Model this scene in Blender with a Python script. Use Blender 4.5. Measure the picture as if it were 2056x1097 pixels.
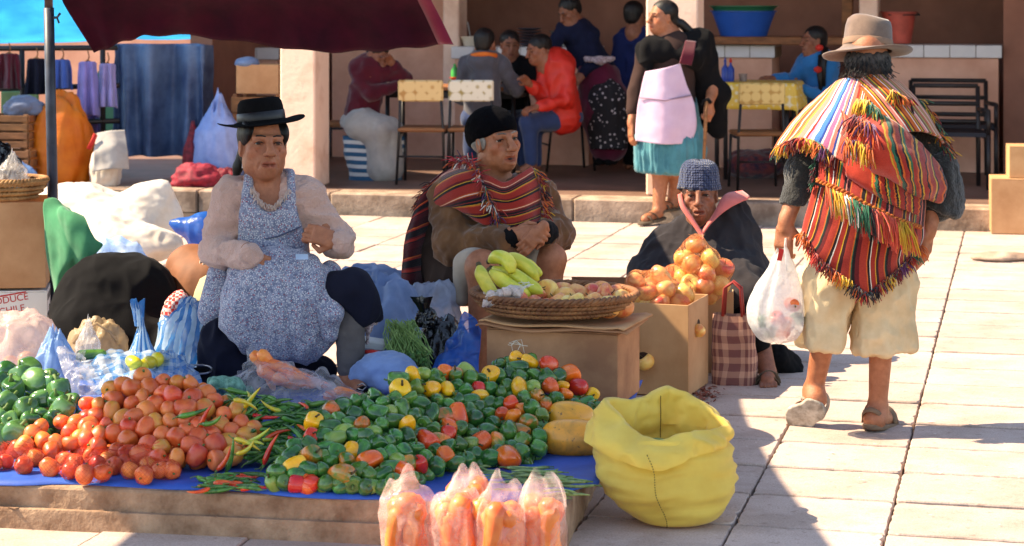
import bpy, bmesh, math, random
import numpy as np
from mathutils import Vector, Matrix, noise as mnoise
for _o in list(bpy.data.objects):
    bpy.data.objects.remove(_o)
SC = bpy.context.scene
COL = SC.collection
R = math.radians
random.seed(11)
# ------------------------------------------------------------------ camera
FPX, CX, HY, CAMH = 4300.0, 1028.0, -12.0, 1.65      # focal length and horizon in photograph pixels
cam = bpy.data.cameras.new('camera')
cam.sensor_width = 36.0
cam.lens = FPX / 2056.0 * 36.0
cam.shift_y = (HY - 548.5) / 2056.0
cam.clip_start, cam.clip_end = 0.1, 2000.0
cam.dof.use_dof = True
cam.dof.focus_distance = 7.9
cam.dof.aperture_fstop = 6.3
cam_o = bpy.data.objects.new('camera', cam)
COL.objects.link(cam_o)
cam_o.location = (0, 0, CAMH)
cam_o.rotation_euler = (R(90), 0, 0)
SC.camera = cam_o
# ------------------------------------------------------------------ sky, sun, exposure
SUN_EL, SUN_BACK = R(47), R(5)
world = bpy.data.worlds.new('World')
SC.world = world
world.use_nodes = True
_nt = world.node_tree
_sky = _nt.nodes.new('ShaderNodeTexSky')
_sky.sky_type = 'NISHITA'
_sky.sun_disc = False
_sky.sun_elevation = SUN_EL
_sky.sun_rotation = -(math.pi / 2 - SUN_BACK)
_sky.altitude = 2500
_sky.dust_density = 1.5
_nt.links.new(_sky.outputs[0], _nt.nodes['Background'].inputs[0])
_nt.nodes['Background'].inputs[1].default_value = 0.15
sun = bpy.data.lights.new('sun', 'SUN')
sun.energy = 4.0
sun.angle = R(0.53)
sun.color = (1.0, 0.93, 0.82)
sun_o = bpy.data.objects.new('sun', sun)
COL.objects.link(sun_o)
_dirv = Vector((math.cos(SUN_BACK) * math.cos(SUN_EL), -math.sin(SUN_BACK) * math.cos(SUN_EL), -math.sin(SUN_EL)))
sun_o.rotation_euler = _dirv.to_track_quat('-Z', 'Y').to_euler()
sun_o.location = (-8, 6, 10)
SC.view_settings.view_transform = 'Standard'
SC.view_settings.look = 'None'
SC.view_settings.exposure = 1.70
SC.view_settings.use_white_balance = True      # daylight balance for open shade
SC.view_settings.white_balance_temperature = 8300
SC.view_settings.white_balance_tint = 10
SC.view_settings.gamma = 1.0
SC.view_settings.use_curve_mapping = False
SC.cycles.max_bounces = 10
SC.cycles.transparent_max_bounces = 16
SC.cycles.use_denoising = True
# ------------------------------------------------------------------ helpers: places
def W(px, py, d):
    """the point at distance d (metres from the lens plane) seen at photograph pixel px, py"""
    return Vector(((px - CX) * d / FPX, d, CAMH - (py - HY) * d / FPX))
def DG(py, z=0.0):
    """distance at which height z shows at pixel row py"""
    return (CAMH - z) * FPX / (py - HY)
TH = R(13.5)
UU = Vector((math.cos(TH), -math.sin(TH), 0))
VV = Vector((math.sin(TH), math.cos(TH), 0))
OB = Vector((0, 15.8, 0))
def B(u, v, z=0.0):
    p = OB + UU * u + VV * v
    p.z = z
    return p
def PB(px, py, v):
    """pixel on the vertical plane v of the arcade -> (u, z)"""
    s = (px - CX) / FPX
    d = (v + OB.y * math.cos(TH)) / (s * math.sin(TH) + math.cos(TH))
    p = Vector((s * d, d, 0)) - OB
    return p.dot(UU), CAMH - (py - HY) * d / FPX
def V3(*a): return Vector(a)
# ------------------------------------------------------------------ helpers: noise
_rs = np.random.RandomState(5)
_LAT = _rs.rand(64, 64, 64).astype(np.float32)
def vnoise(p, scale=1.0, seed=0.0):
    p = np.asarray(p, dtype=np.float64) * scale + seed * 7.13 + 100.0
    i = np.floor(p).astype(int)
    f = p - i
    f = f * f * (3 - 2 * f)
    i &= 63
    j = (i + 1) & 63
    x0, y0, z0 = i[..., 0], i[..., 1], i[..., 2]
    x1, y1, z1 = j[..., 0], j[..., 1], j[..., 2]
    fx, fy, fz = f[..., 0], f[..., 1], f[..., 2]
    L = _LAT
    a = L[x0, y0, z0] * (1 - fx) + L[x1, y0, z0] * fx
    b = L[x0, y1, z0] * (1 - fx) + L[x1, y1, z0] * fx
    c = L[x0, y0, z1] * (1 - fx) + L[x1, y0, z1] * fx
    e = L[x0, y1, z1] * (1 - fx) + L[x1, y1, z1] * fx
    return ((a * (1 - fy) + b * fy) * (1 - fz) + (c * (1 - fy) + e * fy) * fz) * 2 - 1
def fbm(p, scale, seed=0.0, octv=3):
    s, a, t = 0, 1.0, 0
    for k in range(octv):
        s = s + a * vnoise(p, scale * 2 ** k, seed + k * 3.7)
        t += a
        a *= .5
    return s / t
def ridge(p, scale, seed=0.0):
    return 1 - np.abs(fbm(p, scale, seed, 2)) * 2
# ------------------------------------------------------------------ helpers: objects
def tag(o, label=None, cat=None, group=None, kind=None):
    if label: o['label'] = label
    if cat: o['category'] = cat
    if group: o['group'] = group
    if kind: o['kind'] = kind
    return o
def empty(name, loc=(0, 0, 0), label=None, cat=None, group=None, kind=None):
    o = bpy.data.objects.new(name, None)
    COL.objects.link(o)
    o.location = loc
    o.empty_display_size = .05
    return tag(o, label, cat, group, kind)
def link(name, me, parent=None, loc=None, rot=None, scale=None):
    """a mesh object; its mesh is in world space unless loc is given"""
    o = bpy.data.objects.new(name, me)
    COL.objects.link(o)
    if parent is not None:
        o.parent = parent
        p = parent
        off = Vector((0, 0, 0))
        while p is not None:
            off += p.location
            p = p.parent
        if loc is None:
            o.location = -off
        else:
            o.location = Vector(loc) - off
    elif loc is not None:
        o.location = loc
    if rot is not None: o.rotation_euler = rot
    if scale is not None: o.scale = scale if hasattr(scale, '__len__') else (scale,) * 3
    return o
def mesh(name, verts, faces, m=None, smooth=True, uv=None, attr=None, mats=None, mi=None):
    me = bpy.data.meshes.new(name)
    me.from_pydata([tuple(v) for v in verts] if not isinstance(verts, np.ndarray) else verts.tolist(), [],
                   faces if not isinstance(faces, np.ndarray) else faces.tolist())
    if m is not None: me.materials.append(m)
    if mats:
        for q in mats: me.materials.append(q)
    if mi is not None: me.polygons.foreach_set('material_index', np.asarray(mi, dtype=np.int32))
    if smooth: me.polygons.foreach_set('use_smooth', np.ones(len(me.polygons), dtype=bool))
    if uv is not None:
        lay = me.uv_layers.new(name='UVMap')
        li = np.empty(len(me.loops), dtype=np.int32)
        me.loops.foreach_get('vertex_index', li)
        lay.data.foreach_set('uv', np.asarray(uv, dtype=np.float32)[li].ravel())
    if attr is not None:
        a = me.color_attributes.new('tint', 'FLOAT_COLOR', 'POINT')
        a.data.foreach_set('color', np.asarray(attr, dtype=np.float32).ravel())
    me.update()
    return me
class MB:
    """collects shapes of ONE part; build() links them as one mesh object"""
    def __init__(self): self.v, self.f, self.c = [], [], []
    def add(self, vs, fs, col=None):
        n = len(self.v)
        self.v += [Vector(q) for q in vs]
        self.f += [[i + n for i in f] for f in fs]
        if col is not None: self.c += [col] * len(vs)
        return self
    def box(self, c, s, rz=0.0, bev=0.0, rot=None):
        """box of size s centred at c; bev chamfers every edge"""
        hx, hy, hz = s[0] / 2, s[1] / 2, s[2] / 2
        M = Matrix.Rotation(rz, 3, 'Z') if rot is None else rot
        if bev <= 0:
            vs = [(x, y, z) for z in (-hz, hz) for y in (-hy, hy) for x in (-hx, hx)]
            fs = [[0, 2, 3, 1], [4, 5, 7, 6], [0, 1, 5, 4], [2, 6, 7, 3], [0, 4, 6, 2], [1, 3, 7, 5]]
        else:
            b = bev
            vs, ix = [], {}
            for sx in (-1, 1):
                for sy in (-1, 1):
                    for sz in (-1, 1):
                        for ax in range(3):
                            p = [sx * (hx - b), sy * (hy - b), sz * (hz - b)]
                            p[ax] = (sx * hx, sy * hy, sz * hz)[ax]
                            ix[sx, sy, sz, ax] = len(vs)
                            vs.append(tuple(p))
            fs = []
            for ax in range(3):
                o1, o2 = [k for k in range(3) if k != ax]
                for s_ in (-1, 1):
                    q = []
                    for a, b2 in ((-1, -1), (1, -1), (1, 1), (-1, 1)):
                        k = [0, 0, 0]; k[ax] = s_; k[o1] = a; k[o2] = b2
                        q.append(ix[k[0], k[1], k[2], ax])
                    fs.append(q)
                for a in (-1, 1):
                    for b2 in (-1, 1):
                        k0 = [0, 0, 0]; k1 = [0, 0, 0]
                        k0[o1] = k1[o1] = a; k0[o2] = k1[o2] = b2; k0[ax] = -1; k1[ax] = 1
                        fs.append([ix[(*k0, o1)], ix[(*k1, o1)], ix[(*k1, o2)], ix[(*k0, o2)]])
            for sx in (-1, 1):
                for sy in (-1, 1):
                    for sz in (-1, 1):
                        fs.append([ix[sx, sy, sz, 0], ix[sx, sy, sz, 1], ix[sx, sy, sz, 2]])
        c = Vector(c)
        return self.add([M @ Vector(q) + c for q in vs], fs)
    def bbox(self, u0, u1, v0, v1, z0, z1, bev=0.0):
        """box in the arcade's own axes"""
        c = B((u0 + u1) / 2, (v0 + v1) / 2, (z0 + z1) / 2)
        return self.box(c, (u1 - u0, v1 - v0, z1 - z0), -TH, bev)
    def tube(self, pts, r, seg=8, cap=True, flat=1.0, col=None):
        pts = [Vector(p) for p in pts]
        n = len(pts)
        rr = r if hasattr(r, '__len__') else [r] * n
        vs, fs = [], []
        up = None
        for i, p in enumerate(pts):
            t = (pts[min(i + 1, n - 1)] - pts[max(i - 1, 0)])
            if t.length < 1e-9: t = Vector((0, 0, 1))
            t.normalize()
            if up is None:
                up = t.orthogonal().normalized()
            up = (up - t * up.dot(t))
            if up.length < 1e-6: up = t.orthogonal()
            up.normalize()
            w = t.cross(up)
            for k in range(seg):
                a = 2 * math.pi * k / seg
                vs.append(p + (up * math.cos(a) + w * math.sin(a) * flat) * rr[i])
        for i in range(n - 1):
            for k in range(seg):
                fs.append([i * seg + k, i * seg + (k + 1) % seg, (i + 1) * seg + (k + 1) % seg, (i + 1) * seg + k])
        if cap:
            fs.append(list(range(seg))[::-1])
            fs.append([(n - 1) * seg + k for k in range(seg)])
        return self.add(vs, fs, col)
    def lathe(self, prof, c, seg=24, fn=None, close=True):
        """prof: list of (radius, z); fn(vector, angle, i) may move each point"""
        c = Vector(c)
        vs, fs = [], []
        for i, (r, z) in enumerate(prof):
            for k in range(seg):
                a = 2 * math.pi * k / seg
                p = Vector((r * math.cos(a), r * math.sin(a), z))
                if fn: p = fn(p, a, i)
                vs.append(c + p)
        for i in range(len(prof) - 1):
            for k in range(seg):
                fs.append([i * seg + k, i * seg + (k + 1) % seg, (i + 1) * seg + (k + 1) % seg, (i + 1) * seg + k])
        if close:
            fs.append(list(range(seg))[::-1])
            fs.append([(len(prof) - 1) * seg + k for k in range(seg)])
        return self.add(vs, fs)
    def me(self, name, m, smooth=False, attr=None):
        return mesh(name, self.v, self.f, m, smooth, attr=(self.c if self.c else attr))
    def build(self, name, m, parent=None, smooth=False):
        me = self.me(name, m, smooth)
        if smooth == 'auto':
            pass
        return link(name, me, parent)
def autosmooth(o, ang=35):
    me = o.data
    me.polygons.foreach_set('use_smooth', np.ones(len(me.polygons), dtype=bool))
    bm = bmesh.new(); bm.from_mesh(me)
    for e in bm.edges:
        if len(e.link_faces) == 2 and e.calc_face_angle(0) > R(ang): e.smooth = False
    bm.to_mesh(me); bm.free()
    return o
def catmull(P, n):
    """P: (k, m) array -> n samples along axis 0"""
    P = np.asarray(P, dtype=float)
    k = len(P)
    if k == 2:
        t = np.linspace(0, 1, n).reshape((-1,) + (1,) * (P.ndim - 1))
        return P[0] * (1 - t) + P[1] * t
    E = np.concatenate([[2 * P[0] - P[1]], P, [2 * P[-1] - P[-2]]])
    t = np.linspace(0, k - 1, n)
    i = np.minimum(t.astype(int), k - 2)
    f = (t - i).reshape((-1,) + (1,) * (P.ndim - 1))
    a, b, c, d = E[i], E[i + 1], E[i + 2], E[i + 3]
    return .5 * (2 * b + (c - a) * f + (2 * a - 5 * b + 4 * c - d) * f * f + (3 * b - a - 3 * c + d) * f ** 3)
def patch_pts(ctrl, nu, nv):
    C = np.array([[tuple(p) for p in row] for row in ctrl], dtype=float)
    A = catmull(C, nv)
    return np.swapaxes(catmull(np.swapaxes(A, 0, 1), nu), 0, 1)      # (nv, nu, 3)
def grid_normals(P):
    du = np.gradient(P, axis=1); dv = np.gradient(P, axis=0)
    n = np.cross(du, dv)
    return n / (np.linalg.norm(n, axis=2, keepdims=True) + 1e-9)
def sheet(name, P, m, parent=None, thick=0.004, uvs=(1, 1), wob=0.0, wscale=6.0, seed=0.0, uv=None, aniso=(1, 1, 1)):
    """a cloth sheet with thickness from a grid of points (nv, nu, 3)"""
    P = np.array(P, dtype=float)
    nv, nu = P.shape[:2]
    N = grid_normals(P)
    if wob:
        P = P + N * (fbm(P * np.array(aniso), wscale, seed, 3) * wob)[..., None]
        N = grid_normals(P)
    A = P + N * thick / 2
    Bk = P - N * thick / 2
    verts = np.concatenate([A.reshape(-1, 3), Bk.reshape(-1, 3)])
    n = nu * nv
    fs = []
    for j in range(nv - 1):
        for i in range(nu - 1):
            a = j * nu + i
            fs.append([a, a + 1, a + nu + 1, a + nu])
            fs.append([n + a, n + a + nu, n + a + nu + 1, n + a + 1])
    for i in range(nu - 1):
        fs.append([i + 1, i, n + i, n + i + 1])
        a = (nv - 1) * nu + i
        fs.append([a, a + 1, n + a + 1, n + a])
    for j in range(nv - 1):
        a = j * nu
        fs.append([a, a + nu, n + a + nu, n + a])
        a = j * nu + nu - 1
        fs.append([a + nu, a, n + a, n + a + nu])
    if uv is None:
        g = np.stack(np.meshgrid(np.linspace(0, uvs[0], nu), np.linspace(0, uvs[1], nv)), -1).reshape(-1, 2)
    else:
        g = np.asarray(uv).reshape(-1, 2)
    g = np.concatenate([g, g])
    return link(name, mesh(name, verts, fs, m, True, uv=g), parent)
def thin(name, P, m, parent=None, closed_u=False, uvs=(1, 1), smooth=True):
    """a single-walled film (plastic bags) from a grid of points"""
    P = np.asarray(P, dtype=float)
    nv, nu = P.shape[:2]
    fs = []
    for j in range(nv - 1):
        for i in range(nu if closed_u else nu - 1):
            i2 = (i + 1) % nu
            fs.append([j * nu + i, j * nu + i2, (j + 1) * nu + i2, (j + 1) * nu + i])
    g = np.stack(np.meshgrid(np.linspace(0, uvs[0], nu), np.linspace(0, uvs[1], nv)), -1).reshape(-1, 2)
    return link(name, mesh(name, P.reshape(-1, 3), fs, m, smooth, uv=g), parent)
# ------------------------------------------------------------------ helpers: implicit surfaces
class SDF:
    def __init__(self): self.p = []
    def add(self, kind, prm, k=.02, op='u', inf=0.0): self.p.append((kind, prm, k, op, inf)); return self
    def cap(self, a, b, r1, r2=None, k=.02, op='u'):
        return self.add('c', (np.array(a, float), np.array(b, float), r1, r1 if r2 is None else r2), k, op)
    def ell(self, c, r, k=.02, op='u', rot=None):
        return self.add('e', (np.array(c, float), np.array(r, float) if hasattr(r, '__len__') else np.array([r] * 3, float), None if rot is None else np.array(rot, float)), k, op)
    def box(self, c, h, rr=.01, k=.02, op='u', rot=None):
        return self.add('b', (np.array(c, float), np.array(h, float), rr, None if rot is None else np.array(rot, float)), k, op)
    def plane(self, pt, n, k=.004):
        """keep what lies behind the plane (against its normal n)"""
        n = Vector(n).normalized()
        return self.add('p', (np.array(pt, float), np.array(n, float)), k, 'x')
    def xform(self, M, k=1.0):
        """a copy moved by the 4x4 matrix M (rotation, translation, even scale)"""
        S = SDF()
        R3 = M.to_3x3()
        s = R3.col[0].length
        Rn = np.array(R3) / s
        t = np.array(M.translation)
        f = lambda p: Rn @ p * s + t
        for kind, q, kk, op, inf in self.p:
            if kind == 'c': q2 = (f(q[0]), f(q[1]), q[2] * s, q[3] * s)
            elif kind == 'e': q2 = (f(q[0]), q[1] * s, Rn @ (np.eye(3) if q[2] is None else q[2]))
            elif kind == 'b': q2 = (f(q[0]), q[1] * s, q[2] * s, Rn @ (np.eye(3) if q[3] is None else q[3]))
            else: q2 = (f(q[0]), Rn @ q[1])
            S.p.append((kind, q2, kk * s, op, inf * s))
        return S
    def join(self, o): self.p += o.p; return self
    def inflated(self, a):
        S = SDF()
        for kind, q, k, op, inf in self.p:
            if op == 'u': S.p.append((kind, q, k, op, inf + a))
        return S
    def bounds(self):
        lo, hi = np.full(3, 1e9), np.full(3, -1e9)
        for kind, q, k, op, inf in self.p:
            if op != 'u': continue
            l, h = self._bb(kind, q)
            lo = np.minimum(lo, l - inf); hi = np.maximum(hi, h + inf)
        return lo, hi
    @staticmethod
    def _bb(kind, q):
        if kind == 'c':
            return np.minimum(q[0] - q[2], q[1] - q[3]), np.maximum(q[0] + q[2], q[1] + q[3])
        r = q[1]
        rot = q[2] if kind == 'e' else q[3]
        if rot is not None:
            e = np.abs(rot) @ r if kind == 'b' else np.sqrt((rot ** 2) @ (r ** 2))
        else: e = r
        return q[0] - e, q[0] + e
    @staticmethod
    def _ev(kind, q, P):
        if kind == 'c':
            a, b, r1, r2 = q
            ab = b - a
            t = np.clip(((P - a) @ ab) / max(ab @ ab, 1e-12), 0, 1)
            d = P - (a + t[..., None] * ab)
            return np.sqrt((d * d).sum(-1)) - (r1 + t * (r2 - r1))
        if kind == 'p':
            return (P - q[0]) @ q[1]
        L = P - q[0]
        rot = q[2] if kind == 'e' else q[3]
        if rot is not None: L = L @ rot
        if kind == 'e':
            k0 = np.sqrt(((L / q[1]) ** 2).sum(-1))
            k1 = np.sqrt(((L / q[1] ** 2) ** 2).sum(-1)) + 1e-9
            return k0 * (k0 - 1) / k1
        Q = np.abs(L) - (q[1] - q[2])
        return np.sqrt((np.maximum(Q, 0) ** 2).sum(-1)) + np.minimum(Q.max(-1), 0) - q[2]
    def field(self, h, pad=3, disp=None):
        lo, hi = self.bounds()
        kmax = max([0] + [q[2] for q in self.p if q[3] == 'u'])
        lo = lo - h * pad - kmax * .4; hi = hi + h * pad + kmax * .4
        n = np.ceil((hi - lo) / h).astype(int) + 1
        F = np.full(n, .2, dtype=np.float32)
        for kind, q, k, op, inf in self.p:
            if kind == 'p': i0, i1 = np.zeros(3, int), n
            else:
                l, u = self._bb(kind, q)
                m = k + 3 * h + abs(inf)
                i0 = np.clip(np.floor((l - m - lo) / h).astype(int), 0, n - 1)
                i1 = np.clip(np.ceil((u + m - lo) / h).astype(int) + 1, 1, n)
            sl = tuple(slice(a, b) for a, b in zip(i0, i1))
            ax = [lo[j] + h * np.arange(i0[j], i1[j]) for j in range(3)]
            P = np.stack(np.meshgrid(*ax, indexing='ij'), -1)
            D = self._ev(kind, q, P) - inf
            A = F[sl]
            if op == 'u':
                hh = np.maximum(k - np.abs(A - D), 0) / max(k, 1e-6)
                F[sl] = np.minimum(A, D) - hh * hh * k * .25
            else:
                E = D if op == 'x' else -D
                hh = np.maximum(k - np.abs(A - E), 0) / max(k, 1e-6)
                F[sl] = np.maximum(A, E) + hh * hh * k * .25
        return F, lo
    def polys(self, h):
        F, lo = self.field(h)
        return surface_nets(F, lo, h)
def surface_nets(F, lo, h):
    S = F < 0
    nx, ny, nz = F.shape
    cnt = np.zeros((nx - 1, ny - 1, nz - 1), dtype=np.int8)
    offs = [(i, j, k) for i in (0, 1) for j in (0, 1) for k in (0, 1)]
    for i, j, k in offs: cnt += S[i:nx - 1 + i, j:ny - 1 + j, k:nz - 1 + k]
    act = (cnt > 0) & (cnt < 8)
    I = np.argwhere(act)
    idx = np.full(act.shape, -1, dtype=np.int64)
    idx[act] = np.arange(len(I))
    acc = np.zeros((len(I), 3)); num = np.zeros(len(I))
    for a in offs:
        for ax in range(3):
            if a[ax]: continue
            b = list(a); b[ax] = 1
            fa = F[I[:, 0] + a[0], I[:, 1] + a[1], I[:, 2] + a[2]]
            fb = F[I[:, 0] + b[0], I[:, 1] + b[1], I[:, 2] + b[2]]
            m = (fa < 0) != (fb < 0)
            t = np.where(m, fa / np.where(m, fa - fb, 1), 0)
            p = np.tile(np.array(a, float), (len(I), 1)); p[:, ax] = t
            acc[m] += p[m]; num[m] += 1
    verts = (acc / np.maximum(num, 1)[:, None] + I) * h + lo
    faces = []
    for ax in range(3):
        o1, o2 = (ax + 1) % 3, (ax + 2) % 3
        sl0 = [slice(None)] * 3; sl1 = [slice(None)] * 3
        sl0[ax] = slice(0, -1); sl1[ax] = slice(1, None)
        A, Bq = S[tuple(sl0)], S[tuple(sl1)]
        for flag, (m) in ((0, A & ~Bq), (1, ~A & Bq)):
            E = np.argwhere(m)
            ok = (E[:, o1] > 0) & (E[:, o2] > 0)
            E = E[ok]
            c = []
            for d1, d2 in ((-1, -1), (0, -1), (0, 0), (-1, 0)):
                q = E.copy(); q[:, o1] += d1; q[:, o2] += d2
                q = np.minimum(q, np.array(act.shape) - 1)
                c.append(idx[q[:, 0], q[:, 1], q[:, 2]])
            f = np.stack(c, 1)
            if flag: f = f[:, ::-1]
            faces.append(f)
    f = np.concatenate(faces)
    return verts, f[(f >= 0).all(1)]
def vnormals(v, f):
    n = np.zeros_like(v)
    fn = np.cross(v[f[:, 2]] - v[f[:, 0]], v[f[:, 3]] - v[f[:, 1]])
    for k in range(4): np.add.at(n, f[:, k], fn)
    return n / (np.linalg.norm(n, axis=1, keepdims=True) + 1e-12)
def sdf_obj(name, S, h, m, parent=None, fold=None, uvf=None, tint=None, relax=1):
    """fold: list of (amplitude, (sx, sy, sz) frequency, seed); uvf(points) -> uv"""
    v, f = S.polys(h)
    if relax:
        e = np.concatenate([f[:, [0, 1]], f[:, [1, 2]], f[:, [2, 3]], f[:, [3, 0]]])
        for _ in range(relax):
            a = np.zeros_like(v); c = np.zeros(len(v))
            np.add.at(a, e[:, 0], v[e[:, 1]]); np.add.at(c, e[:, 0], 1)
            np.add.at(a, e[:, 1], v[e[:, 0]]); np.add.at(c, e[:, 1], 1)
            v = v * .5 + .5 * a / np.maximum(c, 1)[:, None]
    if fold:
        n = vnormals(v, f)
        d = 0
        for q in fold:
            x = v * np.array(q[1])
            d = d + (q[0] * (1 - 3.2 * np.abs(fbm(x, 1.0, q[2], 2))) if len(q) > 3 else q[0] * fbm(x, 1.0, q[2], 2))
        v = v + n * np.asarray(d)[:, None]
    uv = uvf(v) if uvf else None
    at = tint(v) if tint else None
    return link(name, mesh(name, v, f, m, True, uv=uv, attr=at), parent)
# ------------------------------------------------------------------ helpers: materials
def ncol(c): return (c[0], c[1], c[2], 1.0)
def srgb(r, g, b):
    f = lambda x: (x / 255 / 12.92) if x / 255 <= .04045 else ((x / 255 + .055) / 1.055) ** 2.4
    return (f(r), f(g), f(b))
class NT:
    def __init__(self, name):
        self.m = bpy.data.materials.new(name)
        self.m.use_nodes = True
        self.t = self.m.node_tree
        self.b = self.t.nodes['Principled BSDF']
        self.out = self.t.nodes['Material Output']
    def n(self, ty, **kw):
        q = self.t.nodes.new('ShaderNode' + ty)
        for k, v in kw.items():
            if k[0] == 'i' and k[1:].isdigit(): q.inputs[int(k[1:])].default_value = v
            else: setattr(q, k, v)
        return q
    def l(self, a, b): self.t.links.new(a, b)
    def coord(self, kind='Object', scale=(1, 1, 1)):
        tc = self.n('TexCoord')
        mp = self.n('Mapping')
        mp.inputs['Scale'].default_value = scale
        self.l(tc.outputs[kind], mp.inputs[0])
        return mp.outputs[0]
    def noise(self, vec, scale, detail=4.0, rough=.55, dist=0.0):
        q = self.n('TexNoise')
        q.inputs['Scale'].default_value = scale
        q.inputs['Detail'].default_value = detail
        q.inputs['Roughness'].default_value = rough
        q.inputs['Distortion'].default_value = dist
        self.l(vec, q.inputs['Vector'])
        return q.outputs['Fac']
    def ramp(self, fac, stops, interp='LINEAR'):
        q = self.n('ValToRGB')
        cr = q.color_ramp
        cr.interpolation = interp
        while len(cr.elements) < len(stops): cr.elements.new(.5)
        for e, (p, c) in zip(cr.elements, stops):
            e.position = p; e.color = ncol(c)
        self.l(fac, q.inputs[0])
        return q.outputs[0]
    def mix(self, fac, a, b, mode='MIX'):
        q = self.n('Mix', data_type='RGBA', blend_type=mode)
        for sock, val in ((q.inputs[0], fac), (q.inputs[6], a), (q.inputs[7], b)):
            if hasattr(val, 'links') or hasattr(val, 'is_linked'): self.l(val, sock)
            elif hasattr(val, '__len__'): sock.default_value = ncol(val)
            else: sock.default_value = val
        return q.outputs[2]
    def math(self, op, a, b=None, c=None):
        q = self.n('Math', operation=op)
        for i, val in enumerate((a, b, c)):
            if val is None: continue
            if hasattr(val, 'is_linked'): self.l(val, q.inputs[i])
            else: q.inputs[i].default_value = val
        return q.outputs[0]
    def bump(self, hgt, strength=.3, dist=.01):
        q = self.n('Bump')
        q.inputs['Strength'].default_value = strength
        q.inputs['Distance'].default_value = dist
        self.l(hgt, q.inputs['Height'])
        self.l(q.outputs[0], self.b.inputs['Normal'])
    def set(self, **kw):
        for k, v in kw.items():
            s = self.b.inputs[k.replace('_', ' ')]
            if hasattr(v, 'is_linked'): self.l(v, s)
            else: s.default_value = ncol(v) if (hasattr(v, '__len__') and len(v) == 3 and s.type == 'RGBA') else v
        return self
_MC = {}
def mat(name, col, rough=.7, var=.18, vscale=8.0, col2=None, bump=.25, bscale=60.0, bdist=.004, rand=0.0, spec=.4, sheen=0.0,
        kind='Object', vthr=(.35, .65), metal=0.0, trans=0.0, aniso=(1, 1, 1), sss=0.0):
    """general weathered surface: two-tone noise, fine relief, per-object shift"""
    if name in _MC: return _MC[name]
    T = NT(name)
    co = T.coord(kind, aniso)
    f = T.noise(co, vscale, 5.0, .6)
    c2 = col2 or tuple(x * (1 - var * 1.6) for x in col)
    c = T.ramp(f, [(vthr[0], c2), (vthr[1], col)])
    if rand:
        oi = T.n('ObjectInfo')
        hs = T.n('HueSaturation')
        T.l(c, hs.inputs['Color'])
        T.l(T.math('MULTIPLY_ADD', oi.outputs['Random'], rand * 2, 1 - rand), hs.inputs['Value'])
        T.l(T.math('MULTIPLY_ADD', T.math('FRACT', T.math('MULTIPLY', oi.outputs['Random'], 7.31)), rand * .12, .5 - rand * .06), hs.inputs['Hue'])
        c = hs.outputs[0]
    T.set(Base_Color=c, Roughness=rough, Metallic=metal)
    T.b.inputs['Specular IOR Level'].default_value = spec
    if sheen: T.b.inputs['Sheen Weight'].default_value = sheen
    if sss:
        T.b.inputs['Subsurface Weight'].default_value = sss
        T.b.inputs['Subsurface Radius'].default_value = (.012, .005, .003)
        T.b.inputs['Subsurface Scale'].default_value = .5
    if bump: T.bump(T.noise(co, bscale, 4.0, .6), bump, bdist)
    if trans:
        tr = T.n('BsdfTranslucent')
        T.l(c, tr.inputs[0])
        mx = T.n('MixShader', i0=trans)
        T.l(T.b.outputs[0], mx.inputs[1]); T.l(tr.outputs[0], mx.inputs[2])
        T.l(mx.outputs[0], T.out.inputs[0])
    _MC[name] = T.m
    return T.m
def weave(name, col, scale=220.0, rough=.85, col2=None, rand=0, var=.15, bump=.35, trans=0.0, vscale=7.0):
    """cloth: broad tone shifts plus a fine thread relief"""
    return mat(name, col, rough, var, vscale, col2, bump, scale, .003, rand, .12, .25 if sum(col) > .12 else .02, trans=trans)
def plastic(name, col, alpha=.55, rough=.22, col2=None, scale=9.0, stripes=None):
    """thin film: part clear, part milky, with glossy creases"""
    if name in _MC: return _MC[name]
    T = NT(name)
    co = T.coord('Object')
    c = T.ramp(T.noise(co, scale, 4.0, .6, .5), [(.3, col2 or tuple(x * .75 for x in col)), (.7, col)])
    if stripes:
        kind, freq, sc = stripes
        if kind == 'plaid':
            uv = T.coord('UV')
            sx = T.n('SeparateXYZ'); T.l(uv, sx.inputs[0])
            a = T.math('GREATER_THAN', T.math('FRACT', T.math('MULTIPLY', sx.outputs[0], freq)), .5)
            b = T.math('GREATER_THAN', T.math('FRACT', T.math('MULTIPLY', sx.outputs[1], freq)), .5)
            c = T.mix(T.math('MULTIPLY', T.math('ADD', a, b), .5), c, sc)
        else:
            uv = T.coord('UV')
            w = T.noise(uv, 3.0, 2.0)
            sx = T.n('SeparateXYZ'); T.l(uv, sx.inputs[0])
            ax = sx.outputs[0] if kind == 'u' else sx.outputs[1]
            a = T.math('GREATER_THAN', T.math('FRACT', T.math('ADD', T.math('MULTIPLY', ax, freq), T.math('MULTIPLY', w, .5))), .5)
            c = T.mix(a, c, sc)
    T.set(Base_Color=c, Roughness=rough)
    T.b.inputs['Specular IOR Level'].default_value = .6
    T.bump(T.noise(co, 45.0, 3.0, .6, 1.2), .35, .01)
    tr = T.n('BsdfTranslucent'); T.l(c, tr.inputs[0])
    m1 = T.n('MixShader', i0=.45); T.l(T.b.outputs[0], m1.inputs[1]); T.l(tr.outputs[0], m1.inputs[2])
    tp = T.n('BsdfTransparent'); tp.inputs[0].default_value = (1, 1, 1, 1)
    fac = T.ramp(T.noise(co, 16.0, 3.0, .6, .8), [(.3, (max(alpha - .18, 0),) * 3), (.72, (min(alpha + .25, 1),) * 3)])
    m2 = T.n('MixShader'); T.l(fac, m2.inputs[0]); T.l(tp.outputs[0], m2.inputs[1]); T.l(m1.outputs[0], m2.inputs[2])
    T.l(m2.outputs[0], T.out.inputs[0])
    _MC[name] = T.m
    return T.m
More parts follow.
